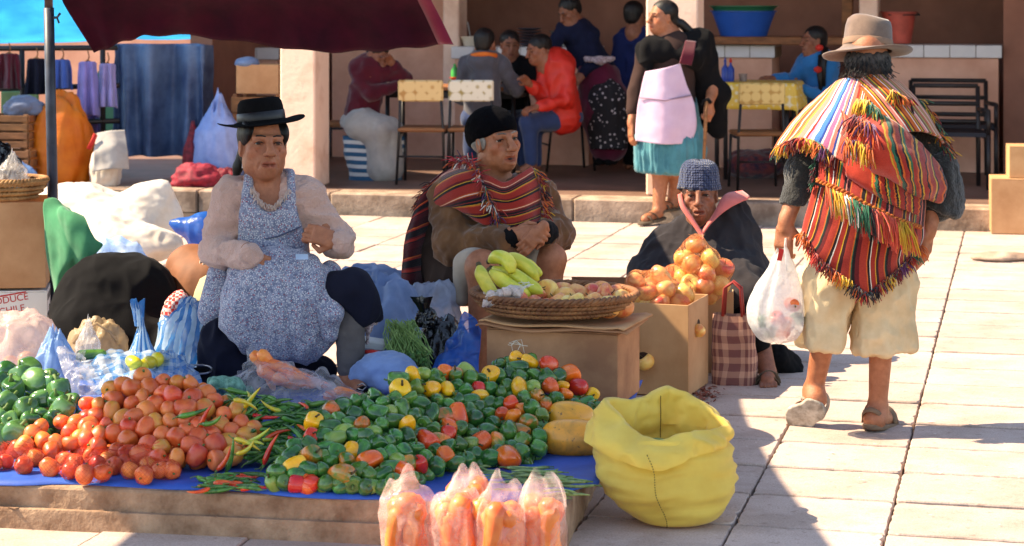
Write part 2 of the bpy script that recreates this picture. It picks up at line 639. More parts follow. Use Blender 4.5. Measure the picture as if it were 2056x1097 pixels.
def stripes_mat(name, seq, freq=1.0, axis='u', rough=.9, cross=None, wob=.012):
    """woven bands along UV: seq = list of (width, colour)"""
    if name in _MC: return _MC[name]
    T = NT(name)
    uv = T.coord('UV')
    sx = T.n('SeparateXYZ'); T.l(uv, sx.inputs[0])
    ax = sx.outputs[0] if axis == 'u' else sx.outputs[1]
    n1 = T.noise(uv, 9.0, 2.0)
    fr = T.math('FRACT', T.math('ADD', T.math('MULTIPLY', ax, freq), T.math('MULTIPLY', T.math('SUBTRACT', n1, .5), wob * 2)))
    tot = sum(w for w, _ in seq)
    stops, acc = [], 0
    for w, c in seq:
        stops.append((acc / tot, c)); acc += w
    stops = stops[:32]
    c = T.ramp(fr, stops, 'CONSTANT')
    n2 = T.noise(uv, 60.0, 3.0)
    c = T.mix(.35, c, T.ramp(n2, [(.3, (.25, .25, .25)), (.7, (1, 1, 1))]), 'MULTIPLY')
    T.set(Base_Color=c, Roughness=rough)
    T.b.inputs['Specular IOR Level'].default_value = .15
    T.b.inputs['Sheen Weight'].default_value = .25
    T.bump(T.noise(uv, 240.0, 2.0), .4, .004)
    _MC[name] = T.m
    return T.m
def tint_mat(name, rough=.8, sheen=.2, mult=None):
    """colour read from the mesh's own 'tint' dye"""
    if name in _MC: return _MC[name]
    T = NT(name)
    a = T.n('VertexColor', layer_name='tint')
    T.set(Base_Color=a.outputs[0], Roughness=rough)
    T.b.inputs['Sheen Weight'].default_value = sheen
    T.b.inputs['Specular IOR Level'].default_value = .15
    _MC[name] = T.m
    return T.m
# ================================================================== THE SETTING
def tile_mat():
    T = NT('pavement concrete')
    g = T.n('NewGeometry'); p = g.outputs['Position']
    c = T.ramp(T.noise(p, 170.0, 3.0, .7), [(.3, srgb(168, 144, 132)), (.7, srgb(198, 176, 164))])
    st = T.ramp(T.noise(p, 3.2, 6.0, .65), [(.38, (.76, .72, .68)), (.56, (1, 1, 1))])
    c = T.mix(.8, c, st, 'MULTIPLY')
    sp = T.ramp(T.noise(p, 26.0, 4.0, .6), [(.30, (.62, .56, .52)), (.40, (1, 1, 1))])
    c = T.mix(.7, c, sp, 'MULTIPLY')
    oi = T.n('ObjectInfo'); hs = T.n('HueSaturation'); T.l(c, hs.inputs['Color'])
    T.l(T.math('MULTIPLY_ADD', oi.outputs['Random'], .22, .89), hs.inputs['Value'])
    T.set(Base_Color=hs.outputs[0], Roughness=.88)
    T.bump(T.noise(p, 130.0, 4.0, .7), .5, .004)
    return T.m
M_TILE = tile_mat()
M_BED = mat('joint dirt', srgb(70, 54, 44), .95, .3, 30.0)
M_CONC = mat('curb concrete', srgb(170, 138, 112), .9, .35, 9.0, srgb(120, 88, 66), .6, 50.0, .012)
M_KERB = mat('kerb stone', srgb(176, 150, 130), .9, .3, 6.0, srgb(120, 96, 80), .5, 40.0, .01, .06)
M_TERR = mat('terrace cement', srgb(126, 96, 82), .55, .25, 3.0, None, .2, 60.0)
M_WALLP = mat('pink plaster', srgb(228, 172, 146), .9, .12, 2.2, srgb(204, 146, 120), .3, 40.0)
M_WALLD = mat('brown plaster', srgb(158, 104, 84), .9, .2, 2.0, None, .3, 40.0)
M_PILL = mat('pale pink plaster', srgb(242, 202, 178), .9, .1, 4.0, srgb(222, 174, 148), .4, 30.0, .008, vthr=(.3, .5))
M_WTILE = mat('white glazed tile', srgb(214, 206, 204), .25, .06, 5.0, None, .05, 60.0, .002, .04)
M_WOOD = mat('worn wood', srgb(150, 96, 58), .7, .3, 5.0, None, .3, 40.0, .004, .08, aniso=(1, 6, 6))
M_DMETAL = mat('dark painted metal', srgb(38, 32, 32), .45, .2, 12.0, None, .1, 60.0)
g = link('ground', mesh('ground', [(-300, -60, -.034), (300, -60, -.034), (300, 600, -.034), (-300, 600, -.034)], [[0, 1, 2, 3]], M_BED, False))
tag(g, kind='structure')
TW, TD, GAP = .468, .430, .009
pav = link('pavement', mesh('pavement', [(-14, -3, -.028), (14, -3, -.028), (14, 17, -.028), (-14, 17, -.028)], [[0, 1, 2, 3]], M_BED, False))
tag(pav, kind='structure')
_tb = MB()
hx, hy = (TW - .004) / 2, (TD - .022) / 2
_slabs = []
for _k in range(8):
    _r = random.Random(50 + _k)
    n_e = 14
    ol = []
    for (x0, y0), (x1, y1) in (((-hx, -hy), (hx, -hy)), ((hx, -hy), (hx, hy)), ((hx, hy), (-hx, hy)), ((-hx, hy), (-hx, -hy))):
        for q in range(n_e):
            t = q / n_e
            ch = abs(_r.gauss(0, .0022)) + (_r.uniform(.004, .010) if _r.random() < .06 else 0) + (_r.uniform(.004, .016) if q == 0 and _r.random() < .5 else 0)
            p = Vector((x0 + (x1 - x0) * t, y0 + (y1 - y0) * t)); p -= p.normalized() * ch
            ol.append(p)
    m_ = len(ol)
    _vs = [(p.x, p.y, -.04) for p in ol] + [(p.x, p.y, -.005) for p in ol] + [(p.x * .986, p.y * .986, 0) for p in ol]
    _fs = [[r * m_ + k, r * m_ + (k + 1) % m_, (r + 1) * m_ + (k + 1) % m_, (r + 1) * m_ + k] for r in range(2) for k in range(m_)] + [[2 * m_ + k for k in range(m_)]]
    _slabs.append(mesh('paving_slab', _vs, _fs, M_TILE, False))
P0 = W(1811, 949, DG(949))
rng = random.Random(3)
cells = []
for i in range(-60, 40):
    for j in range(-40, 40):
        c = P0 + UU * (TW * (i + .5)) + VV * (TD * (j + .5))
        if not (5.85 < c.y < 15.9): continue
        if (c - OB).dot(VV) > -TD * .55: continue
        if abs(c.x) > c.y * .2391 + .40: continue
        cells.append((c.y, c))
def _under_platform(c):
    q = Vector((c.x, c.y))
    return (6.75 - .1763 * c.x * 1 + 0) < c.y + .35 * 0 - .05 and c.y < 8.2 - .1763 * c.x and c.x < -.05
cells = [c for c in sorted(cells, key=lambda q: q[0]) if not _under_platform(c[1])]
for _, c in cells:
    o = link('paving_slab', rng.choice(_slabs), pav, (c.x, c.y, rng.uniform(-.003, .003)), (rng.uniform(-.004, .004), rng.uniform(-.004, .004), -TH + rng.uniform(-.004, .004)))
print('slabs', len(cells))
def plat_edge(x): return 6.365 - .1763 * (x - .0)
def slab_poly(name, poly, z0, z1, m, amp, parent=None, seed=1):
    """extruded polygon with chipped edges: poly is a closed list of (x, y)"""
    n = len(poly)
    pts = []
    for i in range(n):
        a, b = Vector(poly[i]), Vector(poly[(i + 1) % n])
        k = max(2, int((b - a).length / .035))
        for q in range(k): pts.append(a + (b - a) * (q / k))
    c = sum((Vector(p) for p in poly), Vector((0, 0))) / n
    rings = [(z0, 0), (z0 + (z1 - z0) * .35, 0), (z0 + (z1 - z0) * .7, 0), (z1 - .010, .001), (z1 - .003, .005), (z1, .014), (z1, .08)]
    vs, fs = [], []
    for z, ins in rings:
        for p in pts:
            d = (c - p).normalized()
            q = np.array([[p.x, p.y, z]])
            nz = float(fbm(q, 9.0, seed)[0]) * amp + max(0, float(fbm(q, 26.0, seed + 3)[0]) - .15) * amp * 1.6
            pp = p + d * (ins + nz)
            vs.append((pp.x, pp.y, z - (abs(nz) * .5 if z > z1 - .005 else 0)))
    m_ = len(pts)
    for r in range(len(rings) - 1):
        for k in range(m_):
            fs.append([r * m_ + k, r * m_ + (k + 1) % m_, (r + 1) * m_ + (k + 1) % m_, (r + 1) * m_ + k])
    fs.append([(len(rings) - 1) * m_ + k for k in range(m_)])
    return link(name, mesh(name, vs, fs, m, False), parent)
ZP = .13
plat_poly = [(-3.2, plat_edge(-3.2)), (.16, plat_edge(.16)), (.46, 8.35), (-3.2, 9.0)]
pl = slab_poly('platform', plat_poly, -.03, ZP, M_CONC, .008)
tag(pl, kind='structure')
low = [(-3.2, plat_edge(-3.2) - .022), (.13, plat_edge(.13) - .022), (.13, plat_edge(.13) + .05), (-3.2, plat_edge(-3.2) + .05)]
tag(slab_poly('platform_footing', low, -.03, .062, M_CONC, .006, pl, 4))
# ------------------------------------------------------------------ arcade building behind the square
ZT = .15
terr = empty('terrace', (0, 0, 0), kind='structure')
f_ = MB(); f_.bbox(-9, 9, .30, 9, -.03, ZT - .004); f_.build('terrace_floor', M_TERR, terr)
_k = -9.0
rng = random.Random(8)
while _k < 9:
    w = rng.uniform(.9, 1.3)
    b = MB(); b.bbox(_k + .004, _k + w - .004, rng.uniform(-.006, .004), .30, -.03, ZT + rng.uniform(-.003, .003), .012)
    b.build('kerb_stone', M_KERB, terr)
    _k += w
bld = empty('market_arcade', B(0, 2, 0), 'pink plastered arcade building with square pillars behind the market', 'building')
def bpart(name, m, *a, bev=0.0, parent=None):
    q = MB(); q.bbox(*a, bev); return q.build(name, m, parent or bld)
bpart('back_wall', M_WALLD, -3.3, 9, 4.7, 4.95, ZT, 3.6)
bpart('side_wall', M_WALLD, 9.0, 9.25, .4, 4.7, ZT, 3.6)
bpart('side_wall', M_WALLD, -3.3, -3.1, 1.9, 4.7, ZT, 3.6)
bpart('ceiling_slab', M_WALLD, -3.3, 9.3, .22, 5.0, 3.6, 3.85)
bpart('fascia_beam', M_WALLP, -3.3, 9.3, .26, .62, 3.2, 3.598)
def pillar(x0, x1, v, dep, name='pillar', m=M_PILL, z0=ZT, z1=3.2):
    u0, _ = PB(x0, 100, v); u1, _ = PB(x1, 100, v)
    return bpart(name, m, u0, u1, v, v + dep, z0, z1, bev=.012)
pillar(562, 632, .36, .36)
pillar(1297, 1401, .36, .32)
bpart('yard_wall', M_WALLP, -12, -3.3, 6.5, 6.7, ZT, 2.3)
pillar(2260, 2360, .36, .36)
pillar(889, 921, 3.1, .3, 'inner_pier')
pillar(1725, 1762, 3.05, .3, 'inner_pier')
pillar(402, 470, 3.1, .3, 'inner_pier', M_WALLP)
u0, _ = PB(662, 100, 3.35); u1, _ = PB(905, 100, 3.35)
bpart('partition_wall', M_WALLP, u0, u1, 3.42, 3.55, ZT, 3.6)
u0, _ = PB(2010, 100, 3.2)
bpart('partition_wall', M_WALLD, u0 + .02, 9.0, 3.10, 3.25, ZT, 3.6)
def counter(x0, x1, ytop, v, dep, label, tile=.2):
    u0, zt = PB(x0, ytop, v); u1, _ = PB(x1, ytop, v)
    c = empty('counter', B((u0 + u1) / 2, v + dep / 2, ZT), label, 'counter', 'pink counters with white tiled tops')
    bpart('base', M_WALLP, u0 + .03, u1 - .03, v + .03, v + dep, ZT, zt - .105, parent=c)
    bpart('slab', M_KERB, u0 + .01, u1 - .01, v + .012, v + dep, zt - .103, zt - .012, parent=c)
    n = max(1, round((u1 - u0) / tile))
    s = (u1 - u0) / n
    for i in range(n):
        a, e = u0 + i * s + .003, u0 + (i + 1) * s - .003
        bpart('edge_tile', M_WTILE, a, e, v, v + .011, zt - .10, zt - .002, bev=.002, parent=c)
        bpart('top_tile', M_WTILE, a, e, v + .013, v + dep, zt - .011, zt + .004, bev=.002, parent=c)
    return c
counter(1405, 1556, 92, 3.0, .6, 'short pink counter with white tiled top behind the blue basin')
counter(1700, 2012, 91, 3.0, .6, 'long pink counter with white tiled top behind the dark benches')
counter(905, 1187, 95, 2.95, .6, 'pink counter with white tiled top behind the eating boys')
counter(470, 560, 97, 2.95, .6, 'short pink counter end with white tiled top left of the pillar')
# ================================================================== THE STALL: canopy, tarp, boxes, sacks
M_MAROON = weave('maroon canvas', srgb(66, 13, 34), 260, .85, srgb(48, 10, 28), trans=.03)
M_TARP = mat('blue tarpaulin', srgb(38, 92, 184), .55, .2, 6.0, srgb(30, 70, 150), .35, 180.0, .003)
M_CARD = mat('cardboard', srgb(196, 150, 108), .85, .14, 4.0, srgb(172, 124, 84), .12, 50.0, .003, .06)
M_CARDD = mat('brown cardboard', srgb(176, 126, 88), .85, .22, 5.0, srgb(140, 94, 64), .12, 50.0, .003, .05)
M_WHITEB = mat('white cardboard', srgb(226, 222, 216), .7, .06, 5.0, None, .08, 50.0)
M_INKR = mat('red print', srgb(196, 44, 40), .8, .05, bump=0)
M_INKG = mat('green print', srgb(40, 110, 60), .8, .1, bump=0)
M_INKK = mat('black print', srgb(52, 48, 50), .8, .1, bump=0)
M_WICK = mat('wicker', srgb(150, 100, 60), .65, .35, 14.0, srgb(104, 62, 36), .3, 90.0, .003, .1)
M_WICKL = mat('pale wicker', srgb(182, 134, 84), .65, .3, 14.0, srgb(138, 92, 52), .3, 90.0)
M_POLE = mat('painted steel pole', srgb(58, 66, 84), .45, .3, 9.0, srgb(36, 40, 54), .1, 60.0)
cp_ctrl = [
    [V3(-3.35, 6.45, 2.32), V3(-2.5, 6.5, 2.16), V3(-1.7, 6.5, 2.10), V3(-1.02, 6.42, 2.12)],
    [V3(-3.15, 7.8, 2.28), V3(-2.4, 7.8, 2.02), V3(-1.5, 7.8, 1.98), V3(-.98, 7.75, 2.02)],
    [V3(-2.95, 9.0, 2.20), V3(-2.2, 9.1, 1.94), V3(-1.3, 9.1, 1.90), V3(-.86, 9.0, 1.93)],
    [W(60, -120, 9.9), W(330, -80, 9.9), W(620, -70, 9.9), W(815, -70, 9.9)],
    [W(128, 8, 10.25), W(360, 6, 10.3), W(640, 10, 10.3), W(866, 10, 10.25)],
    [W(188, 106, 10.4), W(330, 70, 10.45), W(660, 104, 10.45), W(906, 90, 10.4)],
]
Pc = patch_pts(cp_ctrl, 60, 60)
_w = np.linspace(0, 1, 60)
for j in range(60):      # shallow folds running down the hanging part, hem pulled up between its ties
    t = max(0, (j - 34) / 25)
    for i in range(60):
        Pc[j, i, 1] += t * .045 * math.sin(i * .62 + .9 * math.sin(i * .21)) * (1 if i > 4 else .3)
        Pc[j, i, 2] += t * .006 * math.sin(i * .9)
cano = empty('stall_canopy', (-1.5, 8.5, 2.1), 'dark maroon canvas canopy hanging over the vegetable stall', 'canopy')
sheet('canvas', Pc, M_MAROON, cano, .004, (4, 4), .012, 2.5, 3)
sheet('hem', np.stack([Pc[:, 57] + [0, -.014, 0], Pc[:, 58] + [0.004, -.018, 0], Pc[:, 59] + [.012, -.012, 0]], 1), weave('sunlit maroon border', srgb(150, 44, 74), 260, trans=.2), cano, .003)  # right border strip: sunlit pink of the translucent fold painted into its colour
pole = empty('canopy_pole', W(112, 520, 9.4), 'dark steel pole holding up the canopy beside the brown box', 'pole')
_pb, _pt = W(113, 700, 9.62), W(92, -260, 9.62)
_pb.z = 0.0
q = MB(); q.tube([_pb, _pb.lerp(_pt, .5), _pb.lerp(_pt, .72)], .0235, 14); q.build('lower_tube', M_POLE, pole, True)
q = MB(); q.tube([_pb.lerp(_pt, .715), _pt], .0190, 14); q.build('upper_tube', mat('rusty pole', srgb(118, 92, 84), .6, .4, 12.0, srgb(70, 58, 62)), pole, True)
q = MB(); _h = _pb.lerp(_pt, .70); q.tube([_h, _h + V3(.04, -.02, .0), _h + V3(.055, -.02, .02)], .006, 6); q.tube([_h + V3(.04, -.02, 0), _h + V3(.05, -.02, -.025)], .005, 6)
q.build('clamp_screw', M_POLE, pole, True)
def plat_u(x, y):        # a sheet hugging the platform, its front edge wavering over the lip
    return ZP + .006
nu, nv = 90, 46
P = np.zeros((nv, nu, 3))
for j in range(nv):
    t = j / (nv - 1)
    for i in range(nu):
        s = i / (nu - 1)
        x = -2.35 + s * 2.62
        yf = plat_edge(x) + .012 + .018 * math.sin(x * 5.2 + 1) + .012 * math.sin(x * 13)
        xe = x + t * .24 * max(0, (s - .55) / .45)
        if s > .86: yf += ((s - .86) / .14) ** 2 * .30
        y = yf + t * 1.72
        e = t * 1.72
        z = ZP + .007 + .004 * (1 + float(mnoise.noise(Vector((x * 6, y * 6, 0)))))
        if e < .03: z -= (.03 - e) * .35
        P[j, i] = (xe, y, z)
tarp = sheet('blue_tarpaulin', P, M_TARP, None, .003, (3, 2))
tag(tarp, 'blue tarpaulin spread on the low platform under the vegetables', 'tarpaulin')
# ------------------------------------------------------------------ cardboard boxes
def box_panels(name, loc, rz, sx, sy, sz, m, label, cat='box', t=.006, top=True, flaps=(), inner=None):
    """a carton of real panels: sx wide (its local x), sy deep, sz high; loc is its base centre"""
    e = empty(name, loc, label, cat)
    Rz = Matrix.Rotation(rz, 3, 'Z')
    L = Vector(loc)
    def pan(nm, c, s, rot=None, mm=m):
        q = MB()
        M_ = Rz if rot is None else Rz @ rot
        q.box(L + Rz @ Vector(c), s, rot=M_, bev=min(.0015, min(s) * .3)); return q.build(nm, mm, e)
    pan('front_panel', (0, -sy / 2 + t / 2, sz / 2), (sx, t, sz))
    pan('back_panel', (0, sy / 2 - t / 2, sz / 2), (sx, t, sz))
    for s in (-1, 1): pan('side_panel', (s * (sx / 2 - t / 2), 0, sz / 2), (t, sy - 2 * t - .001, sz - .001))
    pan('bottom', (0, 0, t / 2 + .001), (sx - 2 * t - .002, sy - 2 * t - .002, t))
    if top: pan('lid', (0, 0, sz + t / 2 + .001), (sx, sy, t))
    for side, ang, ln in flaps:
        a = R(ang)
        if side in 'fb':
            s = -1 if side == 'f' else 1
            rot = Matrix.Rotation(-s * a, 3, 'X')
            c = Vector((0, s * sy / 2, sz + .003)) + rot @ Vector((0, 0, 0)) + Vector((0, s * math.sin(a) * ln / 2, math.cos(a) * ln / 2))
            pan('flap', c, (sx - .01, t, ln), Matrix.Rotation(s * -a, 3, 'X'))
        else:
            s = -1 if side == 'l' else 1
            c = Vector((s * sx / 2, 0, sz + .003)) + Vector((s * math.sin(a) * ln / 2, 0, math.cos(a) * ln / 2))
            pan('flap', c, (t, sy - .01, ln), Matrix.Rotation(s * a, 3, 'Y'))
    return e, Rz
def text_on(parent, body, loc, rz, size, m, name='lettering', tilt=R(90), roll=0.0, ext=.0004):
    c = bpy.data.curves.new(name, 'FONT')
    c.body = body
    c.size = size
    c.extrude = ext
    c.materials.append(m)
    tmp = bpy.data.objects.new(name, c)
    COL.objects.link(tmp)
    dg = bpy.context.evaluated_depsgraph_get(); dg.update()
    me = bpy.data.meshes.new_from_object(tmp.evaluated_get(dg))
    bpy.data.objects.remove(tmp)
    o = bpy.data.objects.new(name, me)
    COL.objects.link(o)
    o.parent = parent
    off = Vector((0, 0, 0)); p = parent
    while p is not None: off += p.location; p = p.parent
    o.location = Vector(loc) - off
    o.matrix_basis = Matrix.Translation(o.location) @ Matrix.Rotation(rz, 4, 'Z') @ Matrix.Rotation(tilt, 4, 'X') @ Matrix.Rotation(roll, 4, 'Z')
    return o
ANG = R(-8)
cr = W(1240, 826, DG(826, ZP)); cr.z = ZP + .002
bx_c = cr - Matrix.Rotation(R(-17), 3, 'Z') @ Vector((.25, -.17, 0))
boxA, RA = box_panels('carton', (bx_c.x, bx_c.y, ZP + .014), R(-17), .50, .34, .262, M_CARDD, 'low brown carton carrying the oval apple basket')
_tz = ZP + .014 + .262 + .01
for k, (dx, dy, dz, rr, wv, sx_, sy_) in enumerate(((-.0, -.01, .0, R(-15), .014, .57, .40), (.01, .0, .012, R(-19), .018, .56, .39))):
    Pq = np.zeros((10, 24, 3))
    Rq = Matrix.Rotation(rr, 3, 'Z')
    for j in range(10):
        for i in range(24):
            a, b2 = i / 23 - .5, j / 9 - .5
            pz = dz + wv * (4 * a * a) * 1.0 + .006 * math.sin(a * 9 + k) - (.010 if abs(a) > .46 else 0)
            p = Rq @ Vector((dx + a * sx_, dy + b2 * sy_, 0))
            Pq[j, i] = (bx_c.x + p.x, bx_c.y + p.y, _tz + pz)
    sheet('folded_flap', Pq, M_CARD if k else M_CARDD, boxA, .006)
q = MB()
rng = random.Random(4)
for k in range(7):
    a = W(1036, 684, 7.72); q.tube([a, a + V3(rng.uniform(-.03, .03), -.008, rng.uniform(-.02, .01)), a + V3(rng.uniform(-.05, .05), -.012, rng.uniform(-.05, -.01))], .0011, 4)
q.build('frayed_string', mat('string', srgb(220, 210, 190), .9), boxA)
near = W(1382, 800, DG(800)); near.z = 0
AB = R(34)
RB_ = Matrix.Rotation(AB, 3, 'Z')
AB = R(-19)
RB_ = Matrix.Rotation(AB, 3, 'Z')
boxB, _ = box_panels('carton', tuple(near + RB_ @ Vector((-.18, .17, 0)) + V3(0, 0, .004)), AB, .36, .34, .375, M_CARD, 'tall tan carton with round finger holes, full of netted apples', top=False)
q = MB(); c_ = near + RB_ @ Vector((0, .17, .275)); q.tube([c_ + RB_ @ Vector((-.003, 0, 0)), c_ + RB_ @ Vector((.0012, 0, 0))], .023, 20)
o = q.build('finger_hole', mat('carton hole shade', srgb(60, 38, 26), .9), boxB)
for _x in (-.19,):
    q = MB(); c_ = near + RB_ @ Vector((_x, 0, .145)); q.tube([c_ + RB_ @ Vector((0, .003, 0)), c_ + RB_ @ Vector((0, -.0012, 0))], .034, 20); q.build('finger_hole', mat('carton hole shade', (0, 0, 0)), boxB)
cD = near + V3(.155, .30, 0)
boxC, _ = box_panels('carton', tuple(W(1425, 752, DG(752)) * 1 + V3(-.03, .17, 0))[:2] + (.004,), R(-6), .30, .30, .352, M_CARD, 'tan carton behind the tall one, heaped with apples beside the plaid bag', top=False, flaps=(('b', 20, .09),))
boxD, _ = box_panels('carton', tuple(W(1218, 700, 9.55))[:2] + (.004,), R(-5), .34, .30, .315, M_CARDD, 'open brown carton half hidden behind the apple basket', top=False, flaps=(('b', 5, .045), ('l', 60, .10)))
wb, RW = box_panels('carton', tuple(W(-16, 735, 9.5))[:2] + (.002,), R(9), .50, .36, .345, M_WHITEB, 'white printed fruit carton under the brown carton')
_wl = Vector(wb.location)
def onw(x, z, dy=-.0008): return _wl + Matrix.Rotation(R(9), 3, 'Z') @ Vector((x, -.18 + dy, z))
text_on(wb, 'PRODUCE', onw(-.02, .285), R(9), .042, M_INKR, roll=R(9))
text_on(wb, 'OF CHILE', onw(-.02, .238), R(9), .042, M_INKR, roll=R(9))
for zz in (.332, .215):
    q = MB(); q.box(onw(.06, zz), (.20, .0012, .006), rot=Matrix.Rotation(R(9), 3, 'Z') @ Matrix.Rotation(R(-9), 3, 'Y')); q.build('printed_rule', M_INKR, wb)
_side = lambda y, z: _wl + Matrix.Rotation(R(9), 3, 'Z') @ Vector((.2508, y, z))
text_on(wb, 'MARKET', _side(-.16, .232), R(99), .026, M_INKK)
text_on(wb, 'QUALITY', _side(-.16, .198), R(99), .024, M_INKK)
q = MB(); q.box(_side(-.02, .26), (.0014, .055, .022), R(9), .0005); q.build('hand_slot', M_INKK, wb)
q = MB(); q.box(_side(-.055, .318), (.0012, .20, .028), R(9)); q.build('printed_band', mat('grey print', srgb(120, 116, 112), .8, .4, 60.0, bump=0), wb)
q = MB(); q.lathe([(.0, 0), (.02, .03), (.024, .07), (.0, .14)], (0, 0, 0), 8); 
_lv = []
for k in range(13):
    t = k / 12; _lv.append((t, .036 * max(0.0, math.sin(t * math.pi)) ** .8))
q = MB(); vs = [_side(-.075 + w * s, .015 + t * .13) + V3(.0006, 0, 0) for s in (-1, 1) for t, w in _lv]
q.add(vs, [[i, i + 1, 13 + i + 1, 13 + i] for i in range(12)]); q.build('printed_leaf', M_INKG, wb)
bb, _ = box_panels('carton', tuple(W(-14, 735, 9.5))[:2] + (.366,), R(8), .485, .35, .375, M_CARD, 'plain brown carton stacked on the white printed one', top=False)
q = MB()
_bl = Vector(bb.location)
_s5 = lambda y, z: _bl + Matrix.Rotation(R(8), 3, 'Z') @ Vector((.2432, y, z))
text_on(bb, 'S', _s5(-.04, .10), R(98), .032, M_INKK)
# ------------------------------------------------------------------ baskets: woven of real strands
def woven_basket(name, c, rx, ry, h, flare, rows, m, label, cat='basket', rz=0.0, n=46, r=.0075, floor=True):
    e = empty(name, c, label, cat)
    c = Vector(c)
    Rz = Matrix.Rotation(rz, 3, 'Z')
    def pt(a, t, off=0.0):
        k = 1 - flare * max(0.0, 1 - t) ** 1.4
        return c + Rz @ Vector(((rx * k + off) * math.cos(a), (ry * k + off) * math.sin(a), t * h))
    for i in range(rows):
        t = (i + .5) / rows
        for ph in (0, 1):
            q = MB()
            N = n * 4
            q.tube([pt(2 * math.pi * k / N, t + (.20 / rows) * math.cos(math.pi * k / 2 + ph * math.pi) , r * .9 * math.sin(math.pi * k / 2 + ph * math.pi + i * 1.57)) for k in range(N + 1)], r * (1 + .12 * ((i * 7 + ph) % 3 - 1)), 6, False)
            q.build('weaver', m, e, True)
    for ph in range(3):                                        # plaited rim
        q = MB(); N = 150
        q.tube([pt(2 * math.pi * k / N, 1.0 + .10 * math.sin(k * 2 * math.pi / 6 + ph * 2.09), r * 1.4 * math.cos(k * 2 * math.pi / 6 + ph * 2.09)) for k in range(N + 1)], r * 1.0, 6, False)
        q.build('rim_strand', m, e, True)
    if floor:
        q = MB(); q.lathe([(rx * (1 - flare) * .98, .004), (rx * (1 - flare) * .98, .010)], (0, 0, 0), 40)
        q.v = [c + Rz @ Vector((v.x, v.y * ry / rx, v.z)) for v in q.v]
        q.build('base', m, e)
        q = MB(); q.lathe([(rx * (1 - flare) * .96, .010), (rx * (1 - flare * .45) * .96, h * .45), (rx * .96, h * .9)], (0, 0, 0), 40, close=False)
        q.v = [c + Rz @ Vector((v.x, v.y * ry / rx, v.z)) for v in q.v]
        q.build('lining', m, e, True)
    return e
BK = V3((1113 - CX) * 8.02 / FPX, 8.02, .462)
woven_basket('wicker_basket', BK, .305, .27, .070, .22, 4, M_WICK, 'shallow oval wicker basket of apples and green plantains on the carton', rz=R(-6))
BL = W(0, 420, 9.45); BL.z = .745
woven_basket('wicker_basket', BL, .20, .17, .085, .25, 4, M_WICKL, 'pale wicker basket on the stacked cartons at the far left', n=30)
# ------------------------------------------------------------------ soft things: bags, sacks, bundles
def blob_pts(c, r, seed, amp=.12, scale=6.0, rid=0.0, rscale=8.0, flat=-.55, nu=56, nv=36, rz=0.0, knot=None, tilt=None, squash=1.0):
    """a sagging bag shape as a grid: squashed underneath, creased; knot=(height, width) draws the top into a tied neck"""
    P = np.zeros((nv, nu, 3))
    th = np.linspace(-math.pi / 2 + .02, math.pi / 2 - .02, nv)
    for j in range(nv):
        for i in range(nu):
            a = 2 * math.pi * i / nu
            x, y, z = math.cos(th[j]) * math.cos(a), math.cos(th[j]) * math.sin(a), math.sin(th[j])
            P[j, i] = (x, y, z)
    n = fbm(P + seed * 3.1, scale / 3.0, seed, 3)
    rd = ridge(P * np.array([1.0, 1.0, .6]) + seed, rscale / 3.0, seed + 9)
    k = 1 + amp * n + rid * (rd - .6)
    P = P * k[..., None]
    P[..., 2] = np.where(P[..., 2] < flat, flat + (P[..., 2] - flat) * .08, P[..., 2])
    low = np.clip((.2 - P[..., 2]) / 1.0, 0, 1)[..., None]
    P[..., :2] *= 1 + .12 * low
    P[..., 2] -= flat
    P = P * np.array(r)
    if knot:
        kh, kw = knot
        zt = P[..., 2].max()
        t = np.clip((P[..., 2] - zt * .62) / (zt * .38), 0, 1)
        s = 1 - t ** .8 * (1 - kw)
        P[..., 0] *= s; P[..., 1] *= s
        P[..., 2] += t ** 2 * kh
    M_ = Matrix.Rotation(rz, 3, 'Z')
    if tilt: M_ = Matrix.Rotation(tilt[1], 3, 'Y') @ Matrix.Rotation(tilt[0], 3, 'X') @ M_
    P = P @ np.array(M_).T
    return P + np.array(c)
def bag(name, c, r, m, label, cat='bag', seed=1.0, parent=None, **kw):
    o = thin(name, blob_pts(c, r, seed, **kw), m, parent, True, (4, 3))
    if label: tag(o, label, cat)
    return o
def frill(name, c, rad, h, m, parent, seed=1, n=40, flare=1.6, tilt=(0, 0)):
    """the open ruff above a tied neck"""
    P = np.zeros((8, n, 3))
    for j in range(8):
        t = j / 7
        for i in range(n):
            a = 2 * math.pi * i / n
            w = 1 + .5 * math.sin(a * 5 + seed) * t + .3 * math.sin(a * 9 + seed * 2) * t
            rr = rad * (1 + (flare - 1) * t) * w
            P[j, i] = (c[0] + rr * math.cos(a) + tilt[0] * t, c[1] + rr * math.sin(a) * .7 + tilt[1] * t, c[2] + h * t * (1 + .25 * math.sin(a * 3 + seed)))
    return thin(name, P, m, parent, True)
M_YSACK = weave('yellow woven plastic', srgb(248, 218, 108), 320, .5, srgb(234, 198, 92), trans=.35, vscale=5.0)
YS = V3((1328 - CX) * 6.74 / FPX, 6.74, 0)
ys = empty('yellow_sack', YS, 'yellow woven sack with rolled open mouth standing on the pavement', 'sack')
nu = 96
prof = [(.03, .006), (.085, .004), (.125, .02), (.160, .06), (.192, .11), (.212, .165), (.216, .215), (.200, .25), (.175, .27)]
nv = 40
pr = catmull(np.array(prof), nv)
P = np.zeros((nv, nu, 3))
for j in range(nv):
    for i in range(nu):
        a = 2 * math.pi * i / nu
        r_, z_ = pr[j]
        low = max(0, 1 - z_ / .2)
        k = 1 + .10 * math.cos(2 * a) * (1 - low) + .04 * math.cos(3 * a + 1)
        dx = low ** 1.3 * (.045)
        k *= 1 - .09 * min(1, max(0, (z_ - .12) / .08))
        P[j, i] = (r_ * k * math.cos(a) + dx, r_ * k * .92 * math.sin(a) - low * .055, z_)
nrm = P / (np.linalg.norm(P[..., :2], axis=2, keepdims=True) + 1e-6)
